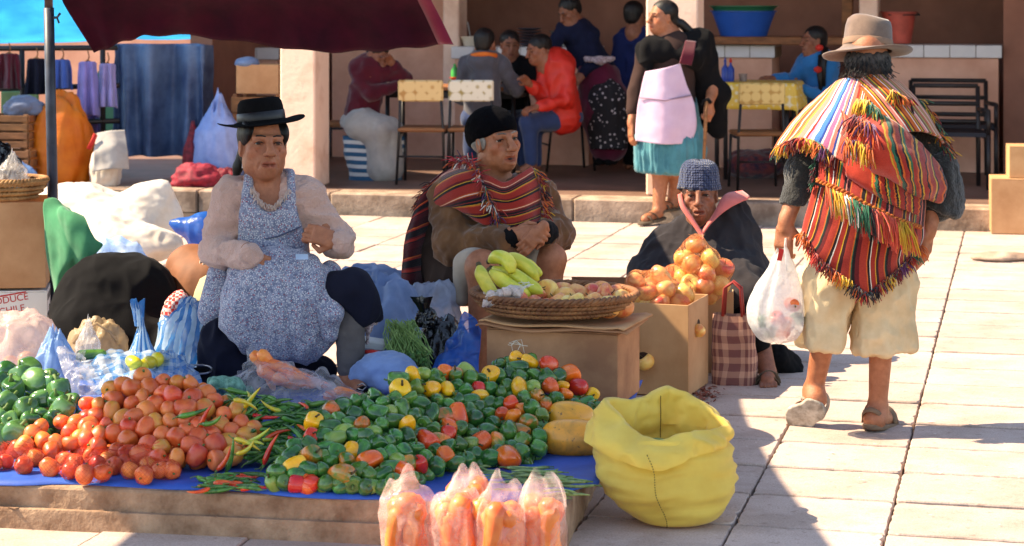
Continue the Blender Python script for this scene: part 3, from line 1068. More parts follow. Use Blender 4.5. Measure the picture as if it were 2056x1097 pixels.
wr = np.sin(P[..., 2] * 190 + 5 * fbm(P, 7.0, 2) + 2.2 * np.sin(np.arctan2(P[..., 1], P[..., 0]) * 2)) * np.clip(fbm(P, 6.0, 8) + .25, 0, 1)
P[..., :2] += nrm[..., :2] * (.007 * wr + .014 * fbm(P, 5.0, 4) + .009 * (1 - 3 * np.abs(fbm(P * np.array([.6, .6, 2.2]), 11.0, 9, 2))))[..., None] * np.clip(P[..., 2:] / .05, 0, 1)
thin('body', P + np.array(YS), M_YSACK, ys, True)
def loop(pts, n): # closed smooth loop through points, n samples
    Q = np.array([tuple(p) for p in pts]); k = len(Q)
    E = np.concatenate([Q[-2:], Q, Q[:3]])
    t = np.linspace(0, k, n, endpoint=False); i = t.astype(int); f = (t - i)[:, None]
    a, b, c, d = E[i + 1], E[i + 2], E[i + 3], E[i + 4]
    return b + .35 * (c - a) * f * (1 - f) ** 2 + (c - b) * (f * f * (3 - 2 * f)) - .35 * (d - b) * f * f * (1 - f)
def YW(x, y, dd): return W(x, y, 6.74 + dd)
rim = [YW(1448, 850, .0), YW(1412, 812, .09), YW(1372, 788, .13), YW(1338, 774, .15), YW(1296, 792, .13), YW(1256, 800, .09), YW(1226, 800, .02), YW(1246, 842, -.06), YW(1282, 872, -.10), YW(1330, 882, -.12), YW(1380, 866, -.10), YW(1420, 862, -.06)]
hem = [YW(1466, 884, .0), YW(1440, 840, .14), YW(1380, 830, .19), YW(1330, 825, .20), YW(1270, 830, .18), YW(1215, 845, .10), YW(1188, 882, -.02), YW(1222, 908, -.12), YW(1272, 930, -.17), YW(1326, 944, -.19), YW(1392, 920, -.17), YW(1440, 900, -.10)]
NR_ = 144
Rm, Hm = loop(rim, NR_), loop(hem, NR_)
cen = Rm.mean(0)
rows = []
for t in np.linspace(0, 1, 16):
    o_ = Hm * (1 - t) + Rm * t
    o_ = o_ + (o_ - cen) * np.array([1, 1, 0]) * (.10 * math.sin(math.pi * t))
    rows.append(o_)
for t in np.linspace(.06, 1, 22):
    i_ = Rm + (cen - Rm) * np.array([1, 1, 0]) * (.10 + .05 * t)
    i_[:, 2] = Rm[:, 2] * (1 - t) + .205 * t
    rows.append(i_)
P = np.array(rows)
dv = (P - cen) * np.array([1, 1, 0]); dv /= (np.linalg.norm(dv, axis=2, keepdims=True) + 1e-6)
cr = (1 - 3 * np.abs(fbm(P * np.array([1, 1, 1.0]), 8.0, 3, 2))) * .017 + (1 - 3 * np.abs(fbm(P, 19.0, 7, 2))) * .007 + fbm(P, 5.0, 12) * .012
P += dv * cr[..., None]
P[..., 2] += fbm(P, 11.0, 21) * .008
thin('rolled_mouth', P, M_YSACK, ys, True)
q = MB(); C_ = [P[15 + k, 40] + np.array([0, -.004, 0]) for k in range(2, 20)]; q.tube([Vector(c) for c in C_], .0014, 5); q.build('inner_seam', mat('brown stitching', srgb(110, 82, 30), .8), ys)
M_STITCH = mat('brown stitching', srgb(110, 82, 30), .8)
q = MB()
for k in range(30):     # stitched seam down the belly
    t0, t1 = .01 + k * .0078, .01 + k * .0078 + .0045
    f = lambda z: YS + V3(-.055 + (.235 - z) * .26 + .006 * math.sin(z * 40), -1, z)
    def onb(z):
        x = f(z).x - YS.x
        r_ = np.interp(z, pr[:, 1], pr[:, 0])
        y = -math.sqrt(max(1e-4, 1 - (x / max(r_ * 1.08, .08)) ** 2)) * r_ * .92
        return YS + V3(x, y - .010 - max(0, 1 - z / .2) * .055, z)
    q.tube([onb(t0), onb(t1)], .0016, 5)
q.build('seam', M_STITCH, ys)
# ================================================================== PRODUCE
def fruit_mesh(name, fn, m, nu=20, nv=13, extra=None, mats=None):
    """a closed round body from fn(theta, phi) -> (x, y, z); extra = (verts, faces) given the second material"""
    vs, fs = [], []
    for j in range(nv):
        th = -math.pi / 2 + math.pi * j / (nv - 1)
        if j in (0, nv - 1):
            vs.append(fn(th, 0)); continue
        for i in range(nu): vs.append(fn(th, 2 * math.pi * i / nu))
    idx = lambda j, i: 0 if j == 0 else (len(vs) - 1 if j == nv - 1 else 1 + (j - 1) * nu + i % nu)
    for j in range(nv - 1):
        for i in range(nu):
            q = [idx(j, i), idx(j, i + 1), idx(j + 1, i + 1), idx(j + 1, i)]
            q2 = []
            for x in q:
                if x not in q2: q2.append(x)
            fs.append(q2)
    mi = [0] * len(fs)
    if extra:
        n = len(vs)
        vs = vs + [tuple(v) for v in extra[0]]
        fs = fs + [[i + n for i in f] for f in extra[1]]
        mi += [1] * len(extra[1])
    return mesh(name, vs, fs, None, True, mats=mats or [m], mi=mi)
def stem_geo(z0, h, r, bend=.3):
    q = MB(); q.tube([(0, 0, z0), (h * bend * .3, 0, z0 + h * .5), (h * bend, 0, z0 + h)], [r * 1.3, r, r * 1.15], 6)
    return q.v, q.f
def fr_mat(name, c1, c2, rough=.25, scale=14.0, thr=(.4, .62), rand=.12, sss=.08, spec=.5, dots=None, coat=.15):
    if name in _MC: return _MC[name]
    T = NT(name)
    oi = T.n('ObjectInfo')
    tc = T.n('TexCoord')
    ad = T.n('VectorMath', operation='ADD')
    cb = T.n('CombineXYZ')
    T.l(T.math('MULTIPLY', oi.outputs['Random'], 37.0), cb.inputs[0]); T.l(T.math('MULTIPLY', oi.outputs['Random'], 11.0), cb.inputs[1])
    T.l(tc.outputs['Object'], ad.inputs[0]); T.l(cb.outputs[0], ad.inputs[1])
    f = T.noise(ad.outputs[0], scale, 4.0, .6, .6)
    c = T.ramp(f, [(thr[0], c1), (thr[1], c2)])
    if dots:
        f2 = T.noise(ad.outputs[0], dots[1], 3.0, .6)
        c = T.mix(T.ramp(f2, [(dots[2], (0, 0, 0)), (dots[2] + .08, (1, 1, 1))]), c, dots[0])
    hs = T.n('HueSaturation'); T.l(c, hs.inputs['Color'])
    T.l(T.math('MULTIPLY_ADD', oi.outputs['Random'], rand * 2, 1 - rand), hs.inputs['Value'])
    T.l(T.math('MULTIPLY_ADD', T.math('FRACT', T.math('MULTIPLY', oi.outputs['Random'], 5.7)), rand * .14, .5 - rand * .07), hs.inputs['Hue'])
    T.set(Base_Color=hs.outputs[0], Roughness=T.ramp(f, [(.3, (rough * .8,) * 3), (.7, (rough * 1.5,) * 3)]))
    T.b.inputs['Specular IOR Level'].default_value = spec
    T.b.inputs['Subsurface Weight'].default_value = sss
    T.b.inputs['Subsurface Radius'].default_value = (.01, .005, .003)
    T.b.inputs['Subsurface Scale'].default_value = .3
    T.b.inputs['Coat Weight'].default_value = coat
    T.b.inputs['Coat Roughness'].default_value = .15
    T.bump(T.noise(ad.outputs[0], scale * 3.5, 3.0, .6), .08, .003)
    _MC[name] = T.m
    return T.m
M_STEM = mat('green stem', srgb(96, 122, 60), .6, .2, 20.0)
M_STEMD = mat('dry stem', srgb(86, 72, 44), .8, .2, 20.0)
F_ROCG = fr_mat('green rocoto skin', srgb(34, 80, 34), srgb(70, 124, 46), .2, 22.0, rand=.3)
F_ROCG2 = fr_mat('pale green rocoto skin', srgb(92, 130, 52), srgb(134, 152, 66), .25, 18.0, rand=.2)
F_ROCY = fr_mat('yellow rocoto skin', srgb(236, 158, 22), srgb(248, 186, 36), .25, 12.0, rand=.08)
F_ROCO = fr_mat('orange rocoto skin', srgb(226, 84, 26), srgb(238, 118, 34), .22, 12.0, rand=.12)
F_ROCR = fr_mat('red rocoto skin', srgb(196, 44, 26), srgb(224, 74, 34), .22, 12.0, rand=.12)
F_ROCM = fr_mat('ripening rocoto skin', srgb(70, 112, 40), srgb(224, 112, 34), .22, 11.0, (.42, .58), rand=.15)
F_TOM = fr_mat('tomato skin', srgb(210, 80, 38), srgb(236, 124, 62), .34, 11.0, rand=.16, sss=.12, coat=.05)
F_TOMY = fr_mat('half ripe tomato skin', srgb(212, 146, 60), srgb(222, 110, 50), .34, 16.0, rand=.1, coat=.05)
F_BELL = fr_mat('green pepper skin', srgb(40, 88, 40), srgb(88, 132, 72), .2, 9.0, rand=.15, coat=.4)
F_CHG = fr_mat('green chili skin', srgb(36, 84, 34), srgb(82, 136, 48), .25, 20.0, rand=.3)
F_CHR = fr_mat('red chili skin', srgb(196, 36, 22), srgb(226, 74, 30), .25, 20.0, rand=.15)
F_CHY = fr_mat('yellow chili skin', srgb(220, 170, 40), srgb(168, 180, 60), .25, 20.0, rand=.1)
F_APPLE = fr_mat('apple skin', srgb(206, 78, 54), srgb(238, 172, 98), .34, 16.0, (.40, .62), rand=.12, sss=.1, dots=(srgb(240, 200, 130), 160, .66))
F_APPLEY = fr_mat('yellow apple skin', srgb(240, 196, 104), srgb(228, 138, 76), .3, 13.0, (.46, .68), rand=.08, sss=.1)
F_PAP = fr_mat('papaya skin', srgb(234, 158, 44), srgb(150, 110, 46), .35, 9.0, (.52, .72), rand=.05, dots=(srgb(96, 70, 40), 70, .64))
F_PLAN = fr_mat('plantain skin', srgb(176, 178, 50), srgb(220, 204, 76), .4, 9.0, rand=.1, dots=(srgb(64, 52, 36), 60, .7))
F_CARR = fr_mat('carrot skin', srgb(232, 104, 40), srgb(244, 136, 66), .4, 18.0, rand=.08, sss=.12)
F_BEAN = fr_mat('green bean skin', srgb(96, 126, 66), srgb(140, 160, 92), .4, 20.0, rand=.18)
F_CUC = fr_mat('cucumber skin', srgb(42, 90, 36), srgb(104, 146, 58), .3, 14.0, rand=.1)
rng = random.Random(21)
def lobed(rx, rz, lobes, dep, tap, dimple, seed):
    r_ = random.Random(seed)
    ph = [r_.uniform(0, 6.28) for _ in range(4)]
    sx = r_.uniform(.88, 1.1)
    bend = r_.uniform(-.12, .12)
    def fn(th, a):
        c, s = math.cos(th), math.sin(th)
        c = abs(c) ** .86
        k = 1 - dep * (.5 + .5 * math.cos(lobes * a + ph[0])) * (c ** .5) + .05 * math.sin(2 * a + ph[1]) + .05 * math.sin(th * 3 + ph[2])
        r = rx * c * k * (1 + tap * s)
        z = rz * s - dimple * rx * max(0, s) ** 8 * 1.0 + (-dimple * .4 * rx * max(0, -s) ** 8 * -1)
        return (r * math.cos(a) * sx + bend * rz * (s * s), r * math.sin(a), z)
    return fn
STV = lambda z, h=.012, r=.003: stem_geo(z, h, r)
ROC_SH = []
for k in range(6):
    rx, rz = rng.uniform(.0255, .0300), rng.uniform(.027, .044)
    ROC_SH.append((lobed(rx, rz, 3 + k % 2, rng.uniform(.05, .11), rng.uniform(.05, .25), .30, 30 + k), rz))
def kind_meshes(name, shapes, m, stem_m, nu=18, nv=13, sh=.014, sr=.0028, dim=.008):
    return [fruit_mesh(name, fn, None, nu, nv, STV(rz - dim, sh, sr), [m, stem_m]) for fn, rz in shapes]
ROC = {k: kind_meshes('rocoto_pepper', ROC_SH, m, M_STEMD if k != 'g' else M_STEM) for k, m in
       (('g', F_ROCG), ('p', F_ROCG2), ('y', F_ROCY), ('o', F_ROCO), ('r', F_ROCR), ('m', F_ROCM))}
TOM_SH = []
for k in range(5):
    rx = .0315
    rz = rx * (rng.uniform(.82, .98) if k < 3 else rng.uniform(1.1, 1.3))
    TOM_SH.append((lobed(rx * rng.uniform(.95, 1.06), rz, 5, .035, rng.uniform(-.1, .1), .22, 60 + k), rz))
TOM = {k: kind_meshes('tomato', TOM_SH, m, M_STEM, 18, 12, .006, .003, .006) for k, m in (('r', F_TOM), ('y', F_TOMY))}
BEL_SH = [(lobed(.042, rng.uniform(.044, .056), 4 if k < 2 else 3, .17, rng.uniform(.1, .22), .3, 80 + k), .05) for k in range(4)]
BEL_SH = [(f, r) for f, r in BEL_SH]
BEL = [fruit_mesh('bell_pepper', fn, F_BELL, 26, 16) for fn, rz in BEL_SH]
_q = MB(); _q.tube([(0, 0, .030), (.002, 0, .045), (.008, 0, .060)], [.012, .005, .006], 7)
BELSTEM = _q.me('stem', M_STEM, True)
APP_SH = []
for k in range(3):
    APP_SH.append((lobed(.037, .034, 5, .03, .12, .42, 95 + k), .034))
APP = {k: kind_meshes('apple', APP_SH, m, M_STEMD, 20, 14, .018, .0016, .016) for k, m in (('r', F_APPLE), ('y', F_APPLEY))}
def rnd_rot(r=rng): return (r.uniform(0, 6.28), r.uniform(0, 6.28), r.uniform(0, 6.28))
def inside(x, y, poly):
    c = False
    n = len(poly)
    for i in range(n):
        (x1, y1), (x2, y2) = poly[i], poly[(i + 1) % n]
        if (y1 > y) != (y2 > y) and x < (x2 - x1) * (y - y1) / (y2 - y1) + x1: c = not c
    return c
def slope_pt(px, py, y0, sl, z0=ZP + .01, bow=0.0):
    """the point seen at px, py on a heap that starts at image row y0 and rises with slope sl"""
    d0 = DG(y0, z0)
    if py >= y0: return W(px, py, DG(py, z0))
    d = (CAMH - z0 + d0 * sl) / ((py - HY) / FPX + sl)
    return W(px, py, d)
def scatter(poly, dist, fixed=(), tries=9000, r=rng):
    xs = [p[0] for p in poly]; ys = [p[1] for p in poly]
    out = [(f[0], f[1]) for f in fixed]
    res = []
    for _ in range(tries):
        x, y = r.uniform(min(xs), max(xs)), r.uniform(min(ys), max(ys))
        if not inside(x, y, poly): continue
        if all((x - a) ** 2 + ((y - b) * 1.12) ** 2 > dist ** 2 for a, b in out):
            out.append((x, y)); res.append((x, y))
    return res
def hidden_fill(name, meshes, pts, m, sc=1.0, r=rng, label=None, cat=None):
    """the under-layers of a heap, one mass"""
    q = MB()
    for p in pts:
        me = r.choice(meshes)
        M_ = Matrix.Translation(p) @ Matrix.Rotation(r.uniform(0, 6), 4, 'Z') @ Matrix.Rotation(r.uniform(0, 3), 4, 'X') @ Matrix.Scale(sc, 4)
        q.add([M_ @ v.co for v in me.vertices], [list(p_.vertices) for p_ in me.polygons])
    o = q.build(name, m, None, True)
    return tag(o, label, cat, kind='stuff')
# ---- heap of rocoto peppers
HEAP_R = [(548, 985), (560, 925), (620, 880), (655, 830), (690, 800), (790, 790), (800, 760), (830, 748), (940, 745), (975, 752), (1010, 720), (1050, 706), (1085, 730), (1150, 748), (1180, 800), (1210, 820), (1206, 850), (1120, 800), (1085, 850), (1085, 905), (1055, 925), (960, 930), (880, 935), (850, 950), (800, 985), (740, 998), (640, 992)]
def roc_at(px, py):
    y0 = float(np.interp(px, [548, 800, 960, 1090, 1210], [992, 985, 938, 930, 868]))
    sl = float(np.interp(px, [548, 800, 1000, 1210], [.30, .30, .26, .30]))
    p = slope_pt(px, py, y0, sl, ZP + .028)
    e = plat_edge(p.x) + .035
    if p.y < e: p = W(px, py, e); p.z = max(p.z, ZP + .028)
    return p
fixed = [(828, 757, 'y', 1), (804, 785, 'y', 1.3), (836, 779, 'p', 1), (868, 782, 'y', 1.1), (898, 784, 'y', 1), (986, 757, 'y', 1.2), (1035, 720, 'y', .9), (1062, 729, 'y', 1), (963, 798, 'y', 1.05), (818, 856, 'y', 1.05), (820, 932, 'm', 1), (1188, 794, 'y', .9), (1129, 777, 'y', .8),
         (1144, 753, 'o', 1.25), (1160, 779, 'r', 1), (919, 835, 'o', 1.2), (1043, 779, 'y', 1.1), (1026, 814, 'o', 1), (1030, 838, 'o', 1), (1009, 833, 'r', .9), (1062, 851, 'm', 1.15), (900, 874, 'r', 1.1), (858, 886, 'r', 1.25), (968, 888, 'o', 1.2), (998, 889, 'm', 1.1), (1021, 922, 'o', 1.4), (844, 935, 'r', 1), (811, 946, 'o', 1.05), (742, 926, 'o', 1.2), (1100, 734, 'r', 1.2), (1107, 779, 'r', 1.1), (1136, 793, 'o', .8), (1046, 889, 'm', 1.1), (960, 782, 'r', .9),
         (629, 849, 'y', 1.2), (592, 936, 'y', 1.05), (597, 976, 'r', 1.1), (627, 972, 'r', 1), (686, 954, 'm', 1.3), (622, 918, 'm', 1.1), (1021, 868, 'g', 1.2), (944, 763, 'm', 1.1), (1000, 757, 'g', 1.1)]
NR = 0
roc_pts = []
names = {'g': ('dark green rocoto in the pepper heap', 'dark green rocoto peppers in the heap'),
         'p': ('pale yellowish green rocoto pepper in the big pepper heap', 'pale green rocoto peppers in the heap'),
         'm': ('half ripe green and orange rocoto pepper in the pepper heap', 'half ripe rocoto peppers in the heap'),
         'y': ('bright yellow rocoto pepper lying in the green pepper heap', 'yellow rocoto peppers in the heap'),
         'o': ('orange rocoto pepper lying in the green pepper heap', 'orange rocoto peppers in the heap'),
         'r': ('red rocoto pepper lying in the green pepper heap', 'red rocoto peppers in the heap')}
def put_roc(px, py, k, s, lift=0.0):
    p = roc_at(px, py)
    p += V3(0, -lift, lift * .4)
    o = link('rocoto_pepper', rng.choice(ROC[k]), None, p, rnd_rot(), s * rng.uniform(.96, 1.12))
    tag(o, names[k][0], 'pepper', names[k][1])
    roc_pts.append(p)
for f in fixed: put_roc(f[0], f[1], f[2], f[3], .012)
sc_pts = scatter(HEAP_R, 21.0, [(f[0], f[1]) for f in fixed])
while len(sc_pts) + len(fixed) > 296: sc_pts.pop(rng.randrange(len(sc_pts)))
for x, y in sc_pts:
    put_roc(x, y, rng.choices('gpmyor', (.80, .08, .06, .02, .025, .015))[0], rng.uniform(.88, 1.14))
fill = []
for x, y in scatter(HEAP_R, 17.0, [], 9000):
    p = roc_at(x, y)
    fill.append(p + V3(rng.uniform(-.01, .01), rng.uniform(.03, .05), -.026))
hidden_fill('rocoto_underlayer', ROC['g'], fill, F_ROCG, 1.0, label='dark green rocoto peppers packed underneath the heap', cat='peppers')
# ---- tomatoes
HEAP_T = [(172, 905), (168, 860), (205, 800), (228, 768), (300, 758), (385, 772), (430, 800), (500, 830), (515, 870), (480, 905), (440, 935), (350, 925), (260, 915)]
def tom_at(px, py):
    y0 = float(np.interp(px, [0, 170, 350, 520], [925, 925, 945, 935]))
    return slope_pt(px, py, y0, .42, ZP + .033)
tkey = [(248, 775), (268, 783), (303, 780), (330, 792), (346, 797), (385, 802), (292, 860), (298, 895), (255, 885), (313, 815), (228, 805), (270, 840), (398, 880), (432, 895), (385, 895), (395, 915)]
def put_tom(px, py, k='r', s=1.0, pt=None, lab=None):
    p = tom_at(px, py) if pt is None else pt
    o = link('tomato', rng.choice(TOM[k]), None, p, rnd_rot(), s * rng.uniform(1.0, 1.18))
    if lab is None: lab = ('ripe red tomato in the big tomato heap', 'red tomatoes in the heap') if k == 'r' else ('half ripe yellowish tomato in the big tomato heap', 'half ripe tomatoes in the heap')
    tag(o, lab[0], 'tomato', lab[1])
for x, y in tkey: put_tom(x, y, 'r', 1.08)
for x, y in scatter(HEAP_T, 24.5, tkey): put_tom(x, y, 'y' if (rng.random() < (.12 if x < 400 else .3)) else 'r', rng.uniform(.85, 1.08))
tf = []
for x, y in scatter([(150, 905), (160, 830), (200, 790), (235, 765), (390, 770), (520, 830), (515, 900), (300, 930)], 22.0, []):
    tf.append(tom_at(x, y) + V3(rng.uniform(-.01, .01), .045, -.03))
hidden_fill('tomato_underlayer', TOM['r'], tf, F_TOM, 1.0, label='red tomatoes packed underneath the heap', cat='tomatoes')
for x, y in ((82, 858), (125, 848), (153, 850), (48, 893), (86, 885), (112, 890), (143, 890), (140, 868), (175, 838), (165, 882), (180, 868), (66, 872), (176, 812), (103, 905)):
    put_tom(x, y, 'r', rng.uniform(.84, 1.05), None, ('sunlit orange red tomato at the left foot of the heap', 'sunlit tomatoes left of the heap'))
def net_bag(name, pts, r, m, label, cat, tie, strands=True, seed=1):
    """fruits in a knotted net: the net is drawn as real crossing threads over the outline of the fruits"""
    e = empty(name, (sum(p.x for p in pts) / len(pts), sum(p.y for p in pts) / len(pts), min(p.z for p in pts) - r), label, cat)
    S = SDF()
    for p in pts: S.ell(p, r * 1.04, k=r * .9)
    S.cap(tie[0], tie[1], r * .8, .006, k=r)
    v, f = S.polys(.013)
    q = MB()
    done = set()
    for fc in f:
        for a, b2 in ((fc[0], fc[2]), (fc[1], fc[3])):
            q.tube([v[a], v[b2]], .00045, 3, False)
    tv = Vector(tie[1])
    r_ = random.Random(seed)
    for k in range(14): q.tube([tv, tv + V3(r_.uniform(-.02, .02), r_.uniform(-.02, 0), r_.uniform(0, .022)), tv + V3(r_.uniform(-.04, .04), r_.uniform(-.03, .0), r_.uniform(-.005, .03))], .0009, 3, False)
    o = q.build('net', m, e); tag(o, kind='stuff')
    return e
M_NETR = mat('red net thread', srgb(206, 70, 40), .5, .1, bump=0)
M_NETW = mat('pale net thread', srgb(226, 150, 90), .5, .1, bump=0)
bags_t = [([(12, 932), (48, 940), (-12, 935), (30, 908), (70, 925), (60, 915), (100, 945), (118, 915), (88, 905), (5, 905), (130, 930)], (60, 900), 'net of sunlit tomatoes at the left front edge of the tarpaulin', 1),
          ([(150, 935), (185, 920), (170, 958), (205, 955), (140, 950), (215, 928), (165, 915), (228, 942), (195, 938)], (250, 905), 'net of tomatoes at the tarpaulin edge, middle one of three', 2),
          ([(262, 950), (290, 960), (322, 950), (340, 935), (275, 930), (305, 925), (330, 915), (250, 935), (298, 940), (345, 950)], (298, 905), 'knotted net of tomatoes nearest the red chili pile', 3)]
for pts, tp, lab, sd in bags_t:
    W3 = []
    for x, y in pts:
        d = DG(y + 14, ZP + .012) + .02
        p = W(x, y, d); p.z = max(p.z, ZP + .038)
        W3.append(p)
        o = link('tomato', rng.choice(TOM['r']), None, p, rnd_rot(), rng.uniform(.86, 1.0))
        tag(o, 'tomato tied inside the ' + {1: 'leftmost', 2: 'middle', 3: 'rightmost'}[sd] + ' red net on the tarpaulin edge', 'tomato', 'tomatoes in the ' + {1: 'leftmost', 2: 'middle', 3: 'rightmost'}[sd] + ' net')
    tpw = W(tp[0], tp[1], W3[0].y + .02)
    net_bag('tomato_net', W3, .031, M_NETR, lab, 'net bag', (W3[0].lerp(tpw, .5), tpw), seed=sd)
# ---- green bell peppers, far left
bell = [(62, 740, 1.0), (43, 757, .95), (72, 768, 1.1), (16, 748, .9), (28, 782, 1.05), (118, 786, 1.0), (10, 815, 1.05), (48, 825, 1.1), (80, 802, .85), (115, 808, .85), (125, 826, 1.05), (84, 832, .7), (20, 848, .85), (-4, 838, .9), (30, 876, 1.1), (-2, 878, .95), (145, 810, .8), (100, 772, .8), (4, 772, .9), (60, 848, .8), (105, 842, .8), (-20, 800, 1), (-25, 850, 1), (95, 757, .8)]
for i, (x, y, s) in enumerate(bell):
    p = slope_pt(x, y, 905, .34, ZP + .045)
    o = link('bell_pepper', BEL[i % 4], None, p, (rng.uniform(-1.3, 1.3), rng.uniform(-1.3, 1.3), rng.uniform(0, 6.28)), s)
    tag(o, 'shiny green bell pepper in the heap at the far left', 'bell pepper', 'green bell peppers at the far left')
    c = link('stem', BELSTEM, None); c.parent = o
fillp = [slope_pt(x, y, 905, .34, ZP + .02) + V3(0, .05, -.035) for x, y in scatter([(-30, 740), (120, 770), (150, 840), (40, 895), (-30, 890)], 34)]
hidden_fill('bell_pepper_underlayer', BEL, fillp, F_BELL, .95, label='green bell peppers packed underneath the left heap', cat='bell peppers')
# ---- chilies and beans: bent tapered pods
def pod(name, L, r, m, bend, tip=.25, seg=7, n=9, stem=True, twist=0.0):
    q = MB()
    pts = [Vector((L * (t - .5), bend * L * 4 * t * (1 - t) - bend * L * .6, twist * L * math.sin(t * 5))) for t in np.linspace(0, 1, n)]
    rr = [r * (1 - (1 - tip) * t ** 1.8) * (min(1, .55 + 4 * t) if t < .12 else 1) * (1 if t < .95 else .5) for t in np.linspace(0, 1, n)]
    q.tube(pts, rr, seg)
    nf = len(q.f)
    if stem: q.tube([pts[0], pts[0] + V3(-.010, -bend * .02, .001), pts[0] + V3(-.022, bend * .03, .002)], [r * .55, .0016, .0019], 5)
    return mesh(name, q.v, q.f, None, True, mats=[m, M_STEM], mi=[0] * nf + [1] * (len(q.f) - nf))
CH = {k: [pod('chili_pepper', L, r, m, b, .2) for L, r, b in ((.085, .0085, .10), (.10, .0095, .05), (.07, .0085, .16), (.09, .008, -.08))] for k, m in (('g', F_CHG), ('r', F_CHR), ('y', F_CHY))}
chn = {'g': 'green', 'r': 'red', 'y': 'yellow'}
HEAP_C = [(425, 800), (470, 785), (560, 805), (690, 812), (720, 835), (640, 870), (640, 915), (590, 925), (520, 925), (480, 900), (520, 860)]
def ch_at(px, py): return slope_pt(px, py, 930, .36, ZP + .04)
for i, (x, y) in enumerate(scatter(HEAP_C, 19.0)):
    k = rng.choices('gry', (.80, .12, .08))[0]
    p = ch_at(x, y) + V3(0, -.012, .006)
    a = rng.choice((rng.uniform(-.5, .5), rng.uniform(0, 3.14)))
    o = link('chili_pepper', rng.choice(CH[k]), None, p, (rng.uniform(0, 6), rng.uniform(-.5, .5) - .15, a), rng.uniform(.8, 1.15))
    tag(o, chn[k] + ' chili pepper in the heap between tomatoes and rocotos', 'chili', chn[k] + ' chilies in the heap')
hidden_fill('chili_underlayer', CH['g'], [ch_at(x, y) + V3(0, .02, -.012) for x, y in scatter(HEAP_C, 9.5, [], 5000)], F_CHG, 1.0, label='green chilies packed underneath the chili heap', cat='chilies')
for x, y, k, a in ((497, 905, 'y', .9), (512, 893, 'o', 0), (455, 925, 'r', 1.4), (545, 905, 'r', 1.5), (466, 918, 'g', 1.8), (420, 940, 'g', .05), (560, 938, 'g', .15), (500, 895, 'y', -.5), (522, 880, 'y', .8), (508, 803, 'y', 1.2), (497, 815, 'y', -.6), (415, 840, 'r', 1.5), (430, 850, 'g', .6), (393, 833, 'g', .4)):
    k = 'y' if k == 'o' else k
    p = slope_pt(x, y, 938, .40, ZP + .05) + V3(0, -.03, .012)
    if y > 930: p.z = ZP + .022
    o = link('chili_pepper', rng.choice(CH[k]), None, p, (rng.uniform(0, 6), -a * .75 if y < 930 else 0, rng.uniform(-.3, .3)), 1.05)
    tag(o, chn[k] + ' chili pepper lying over the edge of the tomato heap', 'chili', chn[k] + ' chilies on the tomatoes')
for i in range(34):          # the little mixed pile on the bare tarpaulin
    x, y = rng.gauss(455, 34), rng.gauss(966, 8)
    x = min(max(x, 398), 515); y = min(max(y, 950), 982)
    k = rng.choices('gr', (.66, .34))[0]
    p = W(x, y, DG(y + 6, ZP + .015)); p.z = ZP + .016 + .020 * math.exp(-((x - 455) / 45) ** 2) * rng.random()
    o = link('chili_pepper', rng.choice(CH[k]), None, p, (rng.uniform(0, 6), rng.uniform(-.15, .15), rng.choice((0, 3.14)) + rng.uniform(-.45, .45)), rng.uniform(.8, 1.1))
    tag(o, 'thin ' + chn[k] + ' chili in the small pile on bare blue tarpaulin', 'chili', chn[k] + ' chilies in the small pile')
BN = [pod('green_bean', L, .0052, F_BEAN, b, .5, 6, 9, True, tw) for L, b, tw in ((.15, .05, .02), (.13, .10, .03), (.16, -.04, .02), (.12, .02, .05))]
for i in range(46):
    t = rng.random()
    x, y = rng.gauss(1085 if t < .7 else 990, 38), rng.gauss(968 if t < .7 else 948, 9)
    if t > .93: x, y = rng.uniform(1100, 1140), rng.uniform(985, 1003)
    x = min(max(x, 925), 1145)
    p = W(x, y, DG(y + 4, ZP + .01)); p.z = ZP + .014 + .028 * math.exp(-((x - 1085) / 50) ** 2) * rng.random()
    o = link('green_bean', rng.choice(BN), None, p, (rng.uniform(0, 6), rng.uniform(-.12, .12), rng.choice((0, 3.14)) + rng.gauss(-.25, .35)), rng.uniform(.85, 1.1))
    tag(o, 'slim green bean in the loose bunch on the tarpaulin corner', 'bean', 'green beans on the tarpaulin corner')
# ---- papayas
def papaya(c, L, r, rot, label):
    def fn(th, a):
        t = math.sin(th)
        k = abs(math.cos(th)) ** .62 * (1 - .16 * t) * (1 - .035 * (.5 + .5 * math.cos(5 * a)))
        return (L / 2 * t, r * k * math.cos(a), r * k * math.sin(a))
    e = empty('papaya', c, label, 'papaya')
    o = link('fruit', fruit_mesh('fruit', fn, F_PAP, 30, 26), None); o.parent = e; o.rotation_euler = rot
    q = MB(); q.tube([(-L / 2 + .003, 0, 0), (-L / 2 - .006, 0, 0)], [.012, .008], 8)
    o2 = q.build('stem_scar', M_STEMD, None, True); o2.parent = e; o2.rotation_euler = rot; o2.location = (0, 0, 0)
papaya(W(1165, 880, 7.02), .255, .062, (.3, 0, R(-6)), 'long ripe papaya lying in front, touching the yellow sack')
papaya(W(1146, 838, 7.22), .16, .056, (.2, .0, R(15)), 'shorter round papaya resting behind the long one')
